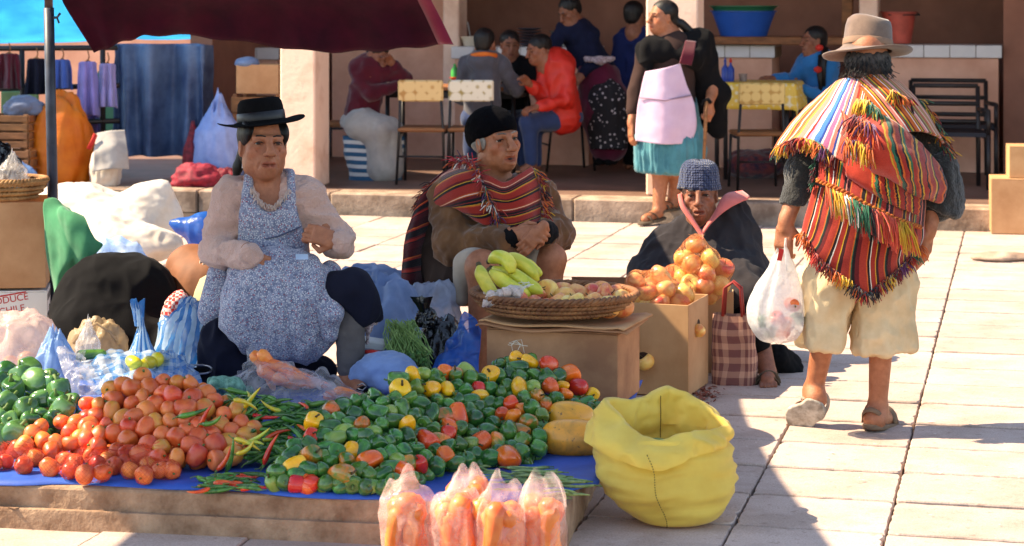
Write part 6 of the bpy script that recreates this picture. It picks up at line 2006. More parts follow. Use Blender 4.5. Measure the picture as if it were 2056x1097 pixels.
shawl('shawl_knot', [
    [(1690, 222, -.15), (1705, 236, -.20), (1728, 252, -.23)],
    [(1694, 252, -.20), (1712, 262, -.25), (1735, 275, -.26)],
    [(1690, 268, -.17), (1710, 285, -.22), (1738, 300, -.23)]], M_SH_M, .010, 8, 20, 20)
q = MB()
for ph in range(2):
    C_ = catmull(np.array([tuple(J4(*c)) for c in ((1640, 362, -.165), (1688, 382, -.235), (1750, 416, -.265), (1810, 444, -.235), (1850, 457, -.115))]), 70)
    q.tube([Vector(c) + V3(0, .006 * math.sin(i * 1.3 + ph * math.pi), .006 * math.cos(i * 1.3 + ph * math.pi)) for i, c in enumerate(C_)], .0055, 6)
q.build('braided_edge', mat('orange braid', srgb(206, 122, 44), .9, .3, 60.0, srgb(150, 50, 36)), p4, True)
fringe('tassels', [J4(1662, 375, -.20), J4(1690, 388, -.24), J4(1716, 402, -.26)], (.15, -.12, -1), .10, [srgb(214, 100, 60), YEL, YEL, WHT, GRN], p4, None, 9, .0030, 11, .10, True)
fringe('tassels', [J4(1712, 400, -.26), J4(1740, 414, -.275), J4(1762, 424, -.27)], (.12, -.12, -1), .105, [GRN, GRN, BLK, srgb(176, 70, 60)], p4, None, 9, .0030, 12, .10, True)
fringe('tassels', [J4(1762, 424, -.27), J4(1800, 441, -.25), J4(1830, 450, -.20)], (.18, -.12, -1), .115, [srgb(196, 70, 50), srgb(214, 80, 60), YEL, YEL], p4, None, 9, .0030, 13, .12, True)
fringe('fringe', [J4(1612, 466, -.10), J4(1648, 522, -.15), J4(1694, 556, -.165), J4(1742, 590, -.165)], (-.35, -.15, -.8), .045, [ORG, RED, srgb(200, 60, 50), DRED, ORG, YEL, BLK, RED], p4, None, 8, .0026, 14, .35, True)
fringe('fringe', [J4(1742, 590, -.165), J4(1806, 540, -.14), J4(1848, 494, -.075)], (.35, -.15, -.8), .045, [BLK, RED, YEL, DRED, PUR, RED, GRN, ORG], p4, None, 8, .0026, 15, .35, True)
fringe('fringe', [J4(1558, 298, .02), J4(1580, 285, -.05), J4(1612, 278, -.11), J4(1645, 290, -.15), J4(1672, 314, -.17)], (-.25, -.3, -.8), .055, [GRN, YEL, ORG, DRED, RED, YEL, ORG, PUR, DRED], p4, None, 10, .0028, 16, .35, True)
fringe('fringe', [J4(1845, 200, .0), J4(1872, 240, .0), J4(1892, 282, .01), J4(1900, 305, .0)], (.4, -.4, -.7), .05, [RED, ORG, DRED, YEL, GRN], p4, None, 8, .0026, 17, .4)
fringe('tassels', [J4(1722, 200, -.17), J4(1745, 205, -.19), J4(1765, 222, -.21)], (-.15, -.5, -.7), .075, [YEL, YEL, GRN, GRN], p4, None, 12, .0030, 18, .35, True)
fringe('tassels', [J4(1715, 232, -.24), J4(1738, 242, -.27), J4(1758, 262, -.29)], (-.25, -.5, -.8), .085, [DRED, ORG, PUR, srgb(214, 90, 70)], p4, None, 12, .0030, 19, .4, True)
fringe('tassels', [J4(1700, 278, -.27), J4(1722, 284, -.29), J4(1745, 290, -.31)], (-.05, -.35, -1), .085, [ORG, PUR, YEL, YEL, ORG], p4, None, 11, .0030, 20, .25, True)
fringe('tassels', [J4(1790, 182, -.16), J4(1808, 190, -.15), J4(1822, 200, -.13)], (.1, -.5, -.6), .06, [YEL, ORG, RED, BLK], p4, None, 10, .0030, 21, .4, True)
fringe('fringe', [J4(1642, 300, -.12), J4(1636, 340, -.12), J4(1634, 372, -.11)], (-.6, -.2, -.6), .03, [GRN, BLK, DRED], p4, None, 6, .0024, 22, .3)
M_WBAG = plastic('white carrier film', srgb(238, 236, 234), .62, .25, srgb(226, 226, 228))
bg = empty('carrier_bag', J4(1558, 690, -.04), 'white plastic carrier bag of vegetables held by the walking man', 'plastic bag')
nu, nv = 64, 40
ring = [((1577, 500), .012, .012), ((1573, 515), .026, .020), ((1568, 540), .052, .036), ((1562, 570), .078, .054), ((1557, 605), .098, .072), ((1556, 635), .108, .084), ((1557, 660), .100, .082), ((1558, 680), .070, .060), ((1558, 688), .02, .02)]
cc = catmull(np.array([[*J4(*c, -.05), a, b2] for c, a, b2 in ring]), nv)
P = np.zeros((nv, nu, 3))
for j in range(nv):
    for i in range(nu):
        a = 2 * math.pi * i / nu
        t = j / nv
        pl = (1 + .10 * math.sin(7 * a + 2 * math.sin(3 * a)) * (1 - t) ** .5)
        P[j, i] = cc[j, :3] + np.array([cc[j, 3] * math.cos(a) * pl, cc[j, 4] * math.sin(a) * pl, .004 * math.sin(5 * a)])
n_ = fbm(P, 9.0, 3) * .010 + (ridge(P * np.array([1, 1, .35]), 14.0, 5) - .5) * .007
P[..., 0] += n_; P[..., 1] += n_ * .6
thin('film', P, M_WBAG, bg, True)
for s in (-1, 1):
    q = MB(); q.tube([J4(1575 + s * 3, 478, -.055 - s * .012), J4(1572 + s * 6, 495, -.05 - s * .015), J4(1568 + s * 14, 520, -.05 - s * .03), J4(1566 + s * 20, 545, -.05 - s * .04)], [.007, .012, .018, .02], 8, flat=.3); q.build('handle', M_WBAG, bg, True)
q = MB(); q.box(J4(1567, 512, -.085), (.018, .001, .045), 0, rot=Matrix.Rotation(R(12), 3, 'Y')); q.build('red_print', M_INKR, bg)
for x, y, dd, k in ((1590, 612, -.08, 'r'), (1560, 640, -.09, 'r'), (1583, 650, -.06, 'r'), (1535, 650, -.06, 'g'), (1572, 668, -.05, 'r'), (1600, 640, -.05, 'g'), (1548, 668, -.03, 'g')):
    o = link('tomato' if k == 'r' else 'rocoto_pepper', (TOM if k == 'r' else ROC)[k][1], None, J4(x, y, dd), rnd_rot(), 1.0)
    tag(o, ('red tomato' if k == 'r' else 'green pepper') + ' showing through the white carrier bag', 'tomato' if k == 'r' else 'pepper', ('tomatoes' if k == 'r' else 'peppers') + ' inside the white carrier bag')
# ================================================================== ARCADE LIFE: people, tables, chairs, crockery
def figure(D, label, head, sh, hip, arms, legs, top, bottom, skin=None, hair=M_HAIR, h=.009, hs=1.0, hand=1.0, extra=None, trim=None, hairback=0.0):
    J = lambda p: W(p[0], p[1], D + (p[2] if len(p) > 2 else 0))
    skin = skin or SK3
    e = person((J(hip).x, J(hip).y, ZT), label)
    M_ = headM(J(head[:3]), head[3], head[4] if len(head) > 4 else 0, 0, hs)
    S = SDF().join(head_sdf(0, 0, .2).xform(M_))
    a, b2 = J(sh[0]), J(sh[1])
    mid = (a + b2) / 2
    hp = J(hip)
    S.cap(M_ @ V3(0, .038, -.15), mid, .05, .06, .04)
    S.cap(a, b2, .05, .05, .05); S.cap(mid, hp, .115, .125, .08)
    T = SDF(); T.cap(a, b2, .062, .062, .05); T.cap(mid, hp, .132, .145, .08)
    Bt = SDF(); Bt.ell(hp, (.165, .14, .11), .05)
    for ar in arms:
        p = [J(q) for q in ar]
        S.cap(p[0], p[1], .045, .04, .03); S.cap(p[1], p[2], .038, .026, .03)
        d = (p[2] - p[1]).normalized()
        hand_sdf(S, p[2], d, d.cross(V3(1, .2, 0)) if abs(d.x) < .8 else V3(0, -.4, 1), 1, .6, .95 * hand)
        T.cap(p[0], p[1], .060, .056, .04); T.cap(p[1], p[1].lerp(p[2], .9), .054, .042, .03)
    for lg in legs:
        p = [J(q) for q in lg]
        S.cap(p[0], p[1], .08, .058, .04); S.cap(p[1], p[2], .055, .036, .03)
        if len(p) > 3: S.cap(p[2], p[3], .036, .030, .03)
        Bt.cap(p[0], p[1], .092, .072, .05); Bt.cap(p[1], p[1].lerp(p[2], .92), .070, .052, .04)
    if extra: extra(S, T, Bt, J)
    sdf_obj('body', S, h * .75, skin, e, tint=head_tint(M_), relax=0)
    sdf_obj('top', T, h, top, e, [(.011, (9, 9, 8), len(label) % 7, 1)])
    if legs or extra: sdf_obj('lower_garment', Bt, h, bottom, e, [(.012, (12, 12, 7), 3)])
    H = SDF(); H.ell((0, .030, .040), (.084, .100, .084), .02); H.ell((0, .070, -.02 - hairback), (.066, .050, .06 + hairback), .03)
    H.ell((0, -.088, -.035), (.064, .052, .092), .01, 's')
    sdf_obj('hair', H.xform(M_), h * .75, hair, e, [(.004, (60, 60, 20), 2)])
    eyes_brows(M_, e)
    return e, M_
M_MARSW = weave('maroon sweater', srgb(88, 24, 38), 150, .9)
M_GREYH = weave('grey hoodie', srgb(82, 80, 88), 180, .9)
M_REDJ = mat('red track jacket', srgb(206, 42, 30), .55, .15, 8.0, None, .2, 90.0)
M_JEAN = weave('blue denim', srgb(46, 62, 100), 240, .85)
M_BLUET = weave('bright blue fleece', srgb(30, 110, 168), 200, .9)
M_LILAC = weave('lilac apron cotton', srgb(206, 176, 196), 260, .85, srgb(196, 164, 186))
M_TEAL = weave('teal pleated skirt', srgb(70, 132, 142), 240, .8, srgb(48, 104, 116))
M_OFFW = weave('off white cotton', srgb(172, 164, 158), 240, .85)
M_BROWNC = weave('dark brown cardigan', srgb(62, 44, 40), 200, .9)
M_NAVYB = weave('navy blouse', srgb(26, 30, 54), 200, .9)
M_DOTS = None
def dots():
    T = NT('black cotton with white dots'); co = T.coord('Object')
    v = T.n('TexVoronoi'); v.inputs['Scale'].default_value = 26.0; T.l(co, v.inputs['Vector'])
    T.set(Base_Color=T.mix(T.ramp(v.outputs['Distance'], [(.2, (1, 1, 1)), (.28, (0, 0, 0))]), srgb(24, 20, 26), srgb(190, 180, 186)), Roughness=.85)
    return T.m
M_DOTS = dots()
figure(17.3, 'boy in red track jacket and jeans sitting at the eating table', (1080, 100, 0, R(-60), R(-12)), ((1095, 128, .06), (1135, 130, .0)), (1132, 235, .05),
       [[(1100, 132, .08), (1085, 190, -.02), (1062, 168, -.12)], [(1140, 135, -.03), (1140, 200, -.1), (1080, 215, -.22)]],
       [[(1120, 240, 0), (1062, 248, -.12), (1068, 330, -.12), (1050, 342, -.14)], [(1130, 240, .1), (1070, 250, .1), (1075, 332, .1), (1055, 342, .08)]], M_REDJ, M_JEAN)
for x0, y0, x1, y1 in ((1098, 126, 1090, 140), (1120, 190, 1115, 235)):
    pass
def hood(S, T, Bt, J): T.ell(J((968, 122, -.08)), (.10, .08, .07), .05)
hd, _m = figure(17.25, 'boy in grey hoodie with orange collar, back turned, at the eating table', (975, 86, 0, R(160)), ((938, 128, .0), (1005, 130, .02)), (968, 235, .0),
       [[(935, 135, 0), (925, 195, .08), (950, 178, .30)], [(1008, 135, 0), (1040, 180, .08), (1012, 176, .3)]],
       [[(950, 242, 0), (945, 250, .35), (945, 335, .35), (945, 345, .45)], [(985, 242, 0), (992, 250, .35), (992, 335, .35), (992, 345, .45)]], M_GREYH, M_JEAN, extra=hood)
q = MB(); q.tube([W(948 + i * 6, 112 - 3 * math.sin(i / 8 * math.pi), 17.16 - .05 * math.sin(i / 8 * math.pi)) for i in range(9)], .02, 8); q.build('orange_collar', mat('orange lining', srgb(226, 112, 40), .8), hd, True)
figure(17.95, 'boy in black jacket facing the camera across the eating table', (1024, 90, 0, R(8), R(-6)), ((995, 138, .05), (1062, 138, .05)), (1030, 235, .1),
       [[(992, 142, 0), (985, 185, -.1), (1015, 176, -.2)], [(1066, 142, 0), (1080, 180, -.1), (1050, 172, -.22)]],
       [[(1015, 240, 0), (1012, 250, -.3), (1012, 330, -.3)], [(1045, 240, 0), (1050, 250, -.3), (1050, 330, -.3)]], M_BLACKW, M_JEAN)
figure(17.4, 'woman in maroon sweater and pale apron bent over the table', (760, 108, 0, R(35), R(-35)), ((715, 138, .05), (775, 140, .0)), (722, 245, .08),
       [[(715, 145, .0), (745, 190, -.1), (800, 170, -.05)], [(778, 145, .0), (812, 160, .05), (788, 128, -.08)]],
       [[(715, 250, -.05), (765, 262, -.22), (765, 330, -.2)], [(740, 250, .05), (790, 260, -.1), (792, 335, -.1)]], M_MARSW, M_OFFW, extra=lambda S, T, Bt, J: (Bt.cap(J((730, 250, -.05)), J((768, 268, -.12)), .14, .13, .06), Bt.cap(J((768, 268, -.12)), J((772, 335, -.12)), .13, .15, .06)))
def cookx(S, T, Bt, J):
    Bt.cap(J((1195, 150, 0)), J((1215, 215, 0)), .15, .24, .06); Bt.cap(J((1215, 215, 0)), J((1222, 290, 0)), .2, .16, .06)
ck, _m = figure(18.0, 'dark dressed woman bending over behind the red jacket boy', (1142, 22, 0, R(-50), R(-30)), ((1130, 62, .05), (1185, 70, .05)), (1205, 150, .05),
       [[(1128, 68, 0), (1100, 105, -.1), (1098, 140, -.12)], [(1188, 75, 0), (1195, 125, -.08), (1170, 150, -.15)]], [], M_NAVYB, weave('maroon pollera', srgb(96, 24, 50), 200), extra=cookx)
S = SDF(); S.cap(W(1218, 200, 17.9), W(1222, 295, 17.9), .17, .15, .05).plane(W(1222, 298, 17.9), (0, 0, -1)); sdf_obj('dotted_apron', S, .01, M_DOTS, ck, [(.02, (14, 14, 4), 3)])
S = SDF(); S.cap(W(1178, 118, 17.86), W(1205, 122, 17.82), .028, .028, .04).cap(W(1205, 122, 17.82), W(1230, 118, 17.86), .028, .024, .04); sdf_obj('lace_waistband', S, .009, M_LACE, ck, [(.012, (40, 40, 40), 2)])
S = SDF()
for x in (1212, 1232): S.cap(W(x, 290, 18), W(x, 318, 18), .045, .035, .03); S.cap(W(x, 322, 18), W(x - 12, 326, 17.9), .04, .03, .03)
sdf_obj('stocking', S, .009, M_BLACKW, ck)
figure(18.3, 'person in dark blue coat half hidden behind the pillar', (1275, 30, 0, R(150)), ((1248, 78, .05), (1310, 78, .05)), (1278, 190, .05),
       [[(1246, 84, 0), (1240, 140, -.02), (1250, 190, -.1)], [(1312, 84, 0), (1318, 140, 0), (1306, 190, -.1)]],
       [[(1262, 195, 0), (1262, 260, 0), (1262, 330, 0), (1262, 336, .1)], [(1294, 195, 0), (1294, 260, 0), (1294, 330, 0), (1294, 336, .1)]], weave('dark blue coat', srgb(26, 38, 84), 200), M_BLACKW)
gl, gM = figure(17.4, 'girl in bright blue fleece with braids at the yellow table', (1632, 82, 0, R(-65)), ((1618, 128, .06), (1668, 128, .0)), (1655, 232, .05),
       [[(1615, 132, .08), (1592, 160, .0), (1556, 158, -.08)], [(1668, 135, -.03), (1655, 195, -.1), (1610, 178, -.15)]],
       [[(1650, 238, 0), (1600, 250, -.05), (1604, 330, -.05), (1590, 340, -.05)], [(1655, 238, .1), (1606, 250, .12), (1610, 330, .12), (1592, 340, .12)]], M_BLUET, M_NAVY)
for x, y, nm in ((1657, 96, 0), (1650, 112, 1)):
    q = MB(); c_ = W(x, y, 17.3); q.tube([c_, W(x - 4, y + 40, 17.25), W(x - 2, y + 78, 17.25)], [.03, .024, .012], 8); q.build('braid', M_HAIR, gl, True)
    q = MB(); q.lathe([(.0, -.03), (.03, -.015), (.034, 0), (.03, .015), (.0, .03)], W(x - 12 + nm * 4, y + 28 * nm, 17.22), 12); q.build('hair_tie', mat('red hair tie', srgb(206, 46, 34), .8), gl, True)
# ---- standing woman with the cane
D5 = 15.4
def J5(x, y, dd=0.0): return W(x, y, D5 + dd)
p5 = person((J5(1340, 445).x, D5, 0), 'standing woman in dark shawl, lilac apron and teal skirt holding a cane')
M5 = headM(J5(1328, 34), R(-58), R(0), 0, 1.02)
S = SDF().join(head_sdf(0, -.2, .6, 1.05, 1.05).xform(M5))
S.cap(J5(1345, 62, .03), J5(1352, 90, .03), .055, .08, .05)
S.cap(J5(1302, 105, .03), J5(1402, 105, .03), .07, .07, .06); S.cap(J5(1350, 110, .03), J5(1345, 230, .03), .15, .165, .1)
S.cap(J5(1298, 110, .03), J5(1278, 185, .0), .06, .05, .03); S.cap(J5(1278, 185, 0), J5(1268, 248, -.08), .046, .03, .03)
hand_sdf(S, J5(1268, 248, -.08), (-.05, -.2, -1), (-.9, -.4, 0), 1, .4, 1.0)
S.cap(J5(1408, 110, .03), J5(1432, 180, .0), .06, .05, .03); S.cap(J5(1432, 180, 0), J5(1424, 206, -.12), .046, .032, .03)
hand_sdf(S, J5(1424, 206, -.12), (-.1, -.3, -.8), (.5, -.8, .2), -1, 1.0, 1.05)
S.cap(J5(1325, 250, .03), J5(1328, 340, .02), .10, .068, .05); S.cap(J5(1328, 340, .02), J5(1322, 418, -.02), .066, .040, .04)
S.cap(J5(1372, 250, .03), J5(1362, 340, .08), .10, .068, .05); S.cap(J5(1362, 340, .08), J5(1352, 400, .10), .066, .042, .04)
S.cap(J5(1322, 428, -.03), J5(1296, 440, -.14), .040, .032, .03); S.cap(J5(1352, 410, .10), J5(1330, 416, .0), .040, .032, .03)
sdf_obj('body', S, .007, SK2, p5, tint=head_tint(M5), relax=0)
eyes_brows(M5, p5)
H = SDF(); H.ell((0, .034, .042), (.084, .100, .082), .02).ell((0, .08, -.02), (.06, .05, .06), .03); H.ell((0, -.080, -.035), (.066, .058, .088), .01, 's')
H = H.xform(M5); H.cap(J5(1368, 48, .03), J5(1392, 70, .05), .035, .03, .03).cap(J5(1392, 70, .05), J5(1402, 120, .1), .028, .02, .03)
sdf_obj('hair', H, .007, M_HAIR, p5, [(.003, (60, 60, 15), 2)])
q = MB(); e_ = J5(1343, 56, -.05); q.tube([e_, e_ + V3(0, 0, -.03)], [.004, .008], 6); q.build('earring', mat('gold earring', srgb(206, 160, 70), .3, metal=.8), p5, True)
C = SDF(); C.cap(J5(1300, 108, .03), J5(1404, 108, .03), .085, .085, .06); C.cap(J5(1350, 105, .03), J5(1348, 215, .03), .165, .175, .1)
C.cap(J5(1297, 112, .03), J5(1277, 185, 0), .074, .064, .04); C.cap(J5(1277, 185, 0), J5(1271, 222, -.05), .062, .05, .03)
sdf_obj('cardigan', C, .009, M_BROWNC, p5, [(.012, (10, 10, 8), 2)])
C = SDF(); C.cap(J5(1304, 96, .0), J5(1405, 85, .04), .072, .09, .08); C.cap(J5(1300, 100, -.08), J5(1395, 115, -.08), .07, .08, .08); C.cap(J5(1296, 98, -.04), J5(1302, 140, -.10), .055, .04, .06)
C.cap(J5(1405, 95, .04), J5(1438, 190, .06), .09, .085, .08); C.cap(J5(1438, 190, .06), J5(1440, 262, .10), .085, .06, .06); C.cap(J5(1405, 130, .05), J5(1420, 240, .12), .09, .07, .08)
sdf_obj('shawl', C, .009, M_BLACKW, p5, [(.014, (8, 8, 5), 5, 1)])
sheet('maroon_wrap', patch_pts([[J5(1376, 82, -.10), J5(1398, 84, -.08)], [J5(1370, 105, -.185), J5(1394, 108, -.17)], [J5(1364, 128, -.215), J5(1388, 132, -.19)]], 10, 16), M_MARSW, p5, .012)
C = SDF(); C.cap(J5(1345, 225, .03), J5(1345, 300, .02), .20, .235, .06).cap(J5(1345, 300, .02), J5(1345, 365, .02), .235, .24, .06).plane(J5(1345, 344, 0), (-.03, 0, -1), .01)
sdf_obj('skirt', C, .009, M_TEAL, p5, [(.016, (22, 22, 1.2), 5, 1), (.006, (40, 40, 2), 2, 1)])
ap = [[J5(1296, 144, -.19), J5(1330, 138, -.235), J5(1366, 128, -.20)],
      [J5(1288, 175, -.20), J5(1335, 172, -.26), J5(1378, 168, -.19)],
      [J5(1280, 215, -.20), J5(1336, 220, -.28), J5(1394, 210, -.17)],
      [J5(1276, 255, -.20), J5(1335, 262, -.29), J5(1398, 255, -.16)],
      [J5(1276, 283, -.20), J5(1330, 290, -.29), J5(1388, 288, -.18)]]
sheet('apron', patch_pts(ap, 36, 44), M_LILAC, p5, .006, (1, 1), .014, 6.0, 2)
q = MB(); q.tube([J5(1283, 196, -.215), J5(1335, 202, -.285), J5(1388, 192, -.195)], .006, 6); q.build('apron_pocket_edge', weave('lilac seam', srgb(150, 122, 142), 200), p5, True)
for a, b2 in ((J5(1328, 436, -.01), J5(1290, 449, -.18)), (J5(1356, 416, .12), J5(1326, 424, -.02))):
    sandal(a + V3(0, 0, -.01), b2, .10, p5)
cane = empty('walking_cane', J5(1412, 420, -.3), 'wooden walking cane held by the standing woman', 'cane')
q = MB(); q.tube([J5(1419, 200, -.16), J5(1417, 235, -.18), J5(1408, 448, -.20)], [.012, .013, .010], 8)
q.build('shaft', M_WOOD, cane, True)
q = MB(); q.tube([J5(1410, 212, -.15), J5(1414, 202, -.16), J5(1422, 200, -.17), J5(1428, 208, -.17)], .013, 8); q.build('handle', M_BLACKW, cane, True)
# ---- chairs, tables, benches
def vinyl(name, base, spot, sc):
    T = NT(name); co = T.coord('Object')
    v = T.n('TexVoronoi'); v.inputs['Scale'].default_value = sc; v.inputs['Randomness'].default_value = .15; T.l(co, v.inputs['Vector'])
    c = T.ramp(v.outputs['Distance'], [(.16, spot), (.30, base), (.60, base), (.72, spot)])
    T.set(Base_Color=c, Roughness=.5); return T.m
M_VIN1 = vinyl('tan patterned vinyl', srgb(214, 178, 122), srgb(176, 124, 64), 11.0)
M_VIN2 = vinyl('white and olive patterned vinyl', srgb(214, 204, 184), srgb(150, 128, 70), 11.0)
M_VIN3 = vinyl('yellow floral vinyl', srgb(222, 190, 120), srgb(184, 140, 70), 14.0)
def chair(c, rz, label, vin):
    """dining chair: steel tube frame, vinyl backrest and seat; c on the floor, its back towards local -y"""
    e = empty('dining_chair', c, label, 'chair', 'dining chairs on the terrace')
    Rz = Matrix.Rotation(rz, 3, 'Z'); c = Vector(c)
    P = lambda x, y, z: c + Rz @ Vector((x, y, z))
    for s in (-1, 1):
        q = MB(); q.tube([P(s * .19, -.22, 0), P(s * .175, -.17, .42), P(s * .155, -.21, .80)], .011, 8); q.build('rear_leg', M_DMETAL, e, True)
        q = MB(); q.tube([P(s * .185, .20, 0), P(s * .175, .17, .41)], .011, 8); q.build('front_leg', M_DMETAL, e, True)
        q = MB(); q.tube([P(s * .175, -.17, .40), P(s * .175, .17, .40)], .010, 8); q.build('seat_rail', M_DMETAL, e, True)
    q = MB(); q.tube([P(-.18, -.19, .22), P(.18, -.19, .22)], .008, 8); q.build('stretcher', M_DMETAL, e, True)
    q = MB(); q.box(P(0, 0, .43), (.38, .38, .035), rot=Rz, bev=.012); q.build('seat', M_WOOD, e)
    q = MB(); q.box(P(0, -.20, .74), (.36, .03, .17), rot=Rz @ Matrix.Rotation(R(6), 3, 'X'), bev=.012); q.build('backrest', vin, e)
def fl(px, py): p = W(px, py, DG(py, ZT)); p.z = ZT - .003; return p
chair(fl(852, 366), R(-6), 'dining chair with tan patterned backrest, left of the pair', M_VIN1)
chair(fl(950, 366), R(-4), 'dining chair with white and olive backrest beside the tan one', M_VIN2)
chair(fl(1138, 340), R(-78), 'dining chair under the boy in the red jacket', M_VIN1)
chair(fl(706, 352), R(95), 'dining chair under the woman in the maroon sweater', M_VIN1)
chair(fl(1520, 378), R(4), 'dining chair with yellow floral backrest before the yellow table', M_VIN3)
chair(fl(1660, 345), R(-80), 'dining chair under the girl in blue', M_VIN1)
def table(x0, x1, ytop, d, dep, label, mtop, rz=-TH, cloth=None):
    a, b2 = W(x0, ytop, d + .0), W(x1, ytop, d)
    L = (b2 - a).length
    c = (a + b2) / 2 + Vector((0, dep / 2, 0))
    e = empty('dining_table', (c.x, c.y, ZT), label, 'table')
    Rz = Matrix.Rotation(rz, 3, 'Z')
    z = a.z
    q = MB(); q.box((c.x, c.y, z - .018), (L, dep, .032), rz, .004); q.build('tabletop', mtop, e)
    for sx in (-1, 1):
        for sy in (-1, 1):
            p = Vector((c.x, c.y, 0)) + Rz @ Vector((sx * (L / 2 - .06), sy * (dep / 2 - .05), 0))
            q = MB(); q.tube([(p.x, p.y, ZT - .003), (p.x, p.y, z - .034)], .018, 8); q.build('leg', M_DMETAL, e, True)
    q = MB(); q.box((c.x, c.y, z - .07), (L - .1, dep - .1, .06), rz, .004); q.build('apron_frame', M_DMETAL, e)
    return e, c, L, z
table(770, 1062, 174, 17.55, .55, 'long wooden eating table with dark metal legs', M_WOOD)
te, tc, tL, tz = table(1440, 1612, 168, 16.75, .6, 'dining table under the yellow floral cloth', M_WOOD)
n_u, n_v = 50, 34
P = np.zeros((n_v, n_u, 3)); Rz = Matrix.Rotation(-TH, 3, 'Z')
for j in range(n_v):
    for i in range(n_u):
        x, y = (i / (n_u - 1) - .5) * (tL + .44), (j / (n_v - 1) - .5) * (.6 + .44)
        ox, oy = max(0, abs(x) - tL / 2 - .006), max(0, abs(y) - .3 - .006)
        z = tz + .004 - ox * .96 - oy * .96
        xx = math.copysign(min(abs(x), tL / 2 + .008 + ox * .15), x) + .012 * math.sin(y * 22) * (ox > 0)
        yy = math.copysign(min(abs(y), .308 + oy * .15), y) + .012 * math.sin(x * 22) * (oy > 0)
        p = Rz @ Vector((xx, yy, 0)); P[j, i] = (tc.x + p.x, tc.y + p.y, z)
tag(sheet('tablecloth', P, vinyl('yellow checked oilcloth', srgb(226, 184, 70), srgb(226, 210, 170), 16.0), None, .003), 'yellow floral oilcloth hanging over the right dining table', 'tablecloth')
def metal_bench(px0, px1, py, d, label):
    a, b2 = W(px0, py, d), W(px1, py, d)
    e = empty('metal_bench', ((a.x + b2.x) / 2, d, ZT), label, 'bench', 'dark metal benches by the counter')
    x0, x1 = a.x, b2.x
    T_ = lambda p: Vector((p[0], d + p[1] - (p[0] - x0) * math.tan(TH), p[2]))
    def bar(name, a_, b_, r=.018): q = MB(); q.tube([T_(a_), T_(b_)], r, 8, True); q.build(name, M_DMETAL, e, True)
    for x in (x0, x1):
        bar('rear_leg', (x, .35, ZT), (x, .38, ZT + .78)); bar('front_leg', (x, 0, ZT), (x, 0, ZT + .42)); bar('arm', (x, 0, ZT + .60), (x, .37, ZT + .60)); bar('arm_post', (x, 0, ZT + .42), (x, 0, ZT + .60))
        bar('side_rail', (x, 0, ZT + .40), (x, .35, ZT + .40))
    for z in (.50, .64, .78): bar('back_rail', (x0, .37, ZT + z), (x1, .37, ZT + z))
    for k in range(4):
        q = MB(); y = .04 + k * .10; p0, p1 = T_((x0, y, ZT + .425)), T_((x1, y, ZT + .425))
        q.tube([p0, p1], .035, 4, True, .3); q.build('seat_slat', M_DMETAL, e)
metal_bench(1852, 1978, 380, 16.5, 'dark metal bench against the long counter, nearer one')
metal_bench(1846, 1992, 345, 17.5, 'dark metal bench right against the counter, farther one')
# ---- crockery and basins
def tub(name, c, prof, m, label, cat, seg=32, group=None):
    q = MB(); q.lathe(prof, c, seg); o = q.build(name, m, None); autosmooth(o, 40); tag(o, label, cat, group); return o
def open_prof(r0, r1, h, t=.012, lip=.015): return [(r0, 0), (r0 + (r1 - r0) * .5, h * .5), (r1, h - .01), (r1 + lip, h - .006), (r1 + lip, h), (r1 - t, h), (r0 + (r1 - r0) * .5 - t, h * .5), (r0 - t, t), (.001, t)]
u0, zs = PB(1420, 75, 3.0)
sh = empty('shelf_board', B(*PB(1480, 80, 3.0)[:1], 3.1, 1.2), 'thick wooden board carrying the blue basin on the counter', 'shelf')
u0, z0 = PB(1425, 92, 2.95); u1, z1 = PB(1705, 75, 2.95)
q = MB(); q.bbox(u0, u1, 2.9, 3.45, z0 + .012, z1, .006); q.build('board', M_WOOD, sh)
u2, _ = PB(1700, 40, 3.2); q = MB(); q.bbox(u2 - .05, u2 + .04, 3.3, 3.4, z1, 2.9, .005); q.build('upright', M_WOOD, sh)
u3, _ = PB(1493, 75, 3.15)
tub('wash_basin', B(u3, 3.15, z1 + .001), open_prof(.20, .275, .22), mat('blue plastic', srgb(30, 88, 176), .35, .1), 'big blue plastic basin on the wooden board', 'basin')
tub('wash_basin', B(u3, 3.15, z1 + .215), open_prof(.255, .285, .05), mat('green plastic', srgb(40, 110, 72), .35, .1), 'green plastic basin nested on top of the blue one', 'basin')
u4, zc = PB(1803, 88, 3.15)
bk = tub('bucket', B(u4, 3.25, PB(1803, 90, 3.0)[1] + .006), open_prof(.105, .145, .27), mat('faded red plastic', srgb(196, 84, 70), .4, .2), 'faded red plastic bucket standing on the long counter', 'bucket')
q = MB(); cb = B(u4, 3.25, PB(1803, 90, 3.0)[1] + .28); q.tube([cb + UU * .15 + V3(0, 0, -.01), cb + UU * .17 + V3(0, -.03, -.03), cb + UU * .12 + V3(0, -.14, -.03), cb - UU * .1 + V3(0, -.13, -.03), cb - UU * .15], .006, 6); q.build('handle', M_DMETAL, bk, True)
u5, z5 = PB(936, 93, 3.0)
bw = tub('dish_tub', B(u5, 3.2, PB(936, 95, 2.95)[1] + .006), open_prof(.075, .10, .085), mat('cream plastic', srgb(222, 204, 180), .4, .1), 'cream plastic tub with a spoon on the middle counter', 'tub')
q = MB(); q.tube([B(u5 - .01, 3.2, 1.25), B(u5 - .04, 3.2, 1.40)], .006, 6); q.build('spoon', M_OFFW, bw, True)
u6, z6 = PB(1055, 82, 3.1)
for k in range(6): tub('plate', B(u6, 3.25, PB(1055, 95, 2.95)[1] + .006 + k * .027), [(.05, 0), (.11, .018), (.112, .022), (.05, .006), (.001, .006)], mat('grey blue enamel', srgb(70, 76, 92), .3, .2, rand=.15), 'enamel plate in the stack on the middle counter', 'plate', group='plates stacked on the counter')
u7, z7 = PB(1140, 90, 3.1)
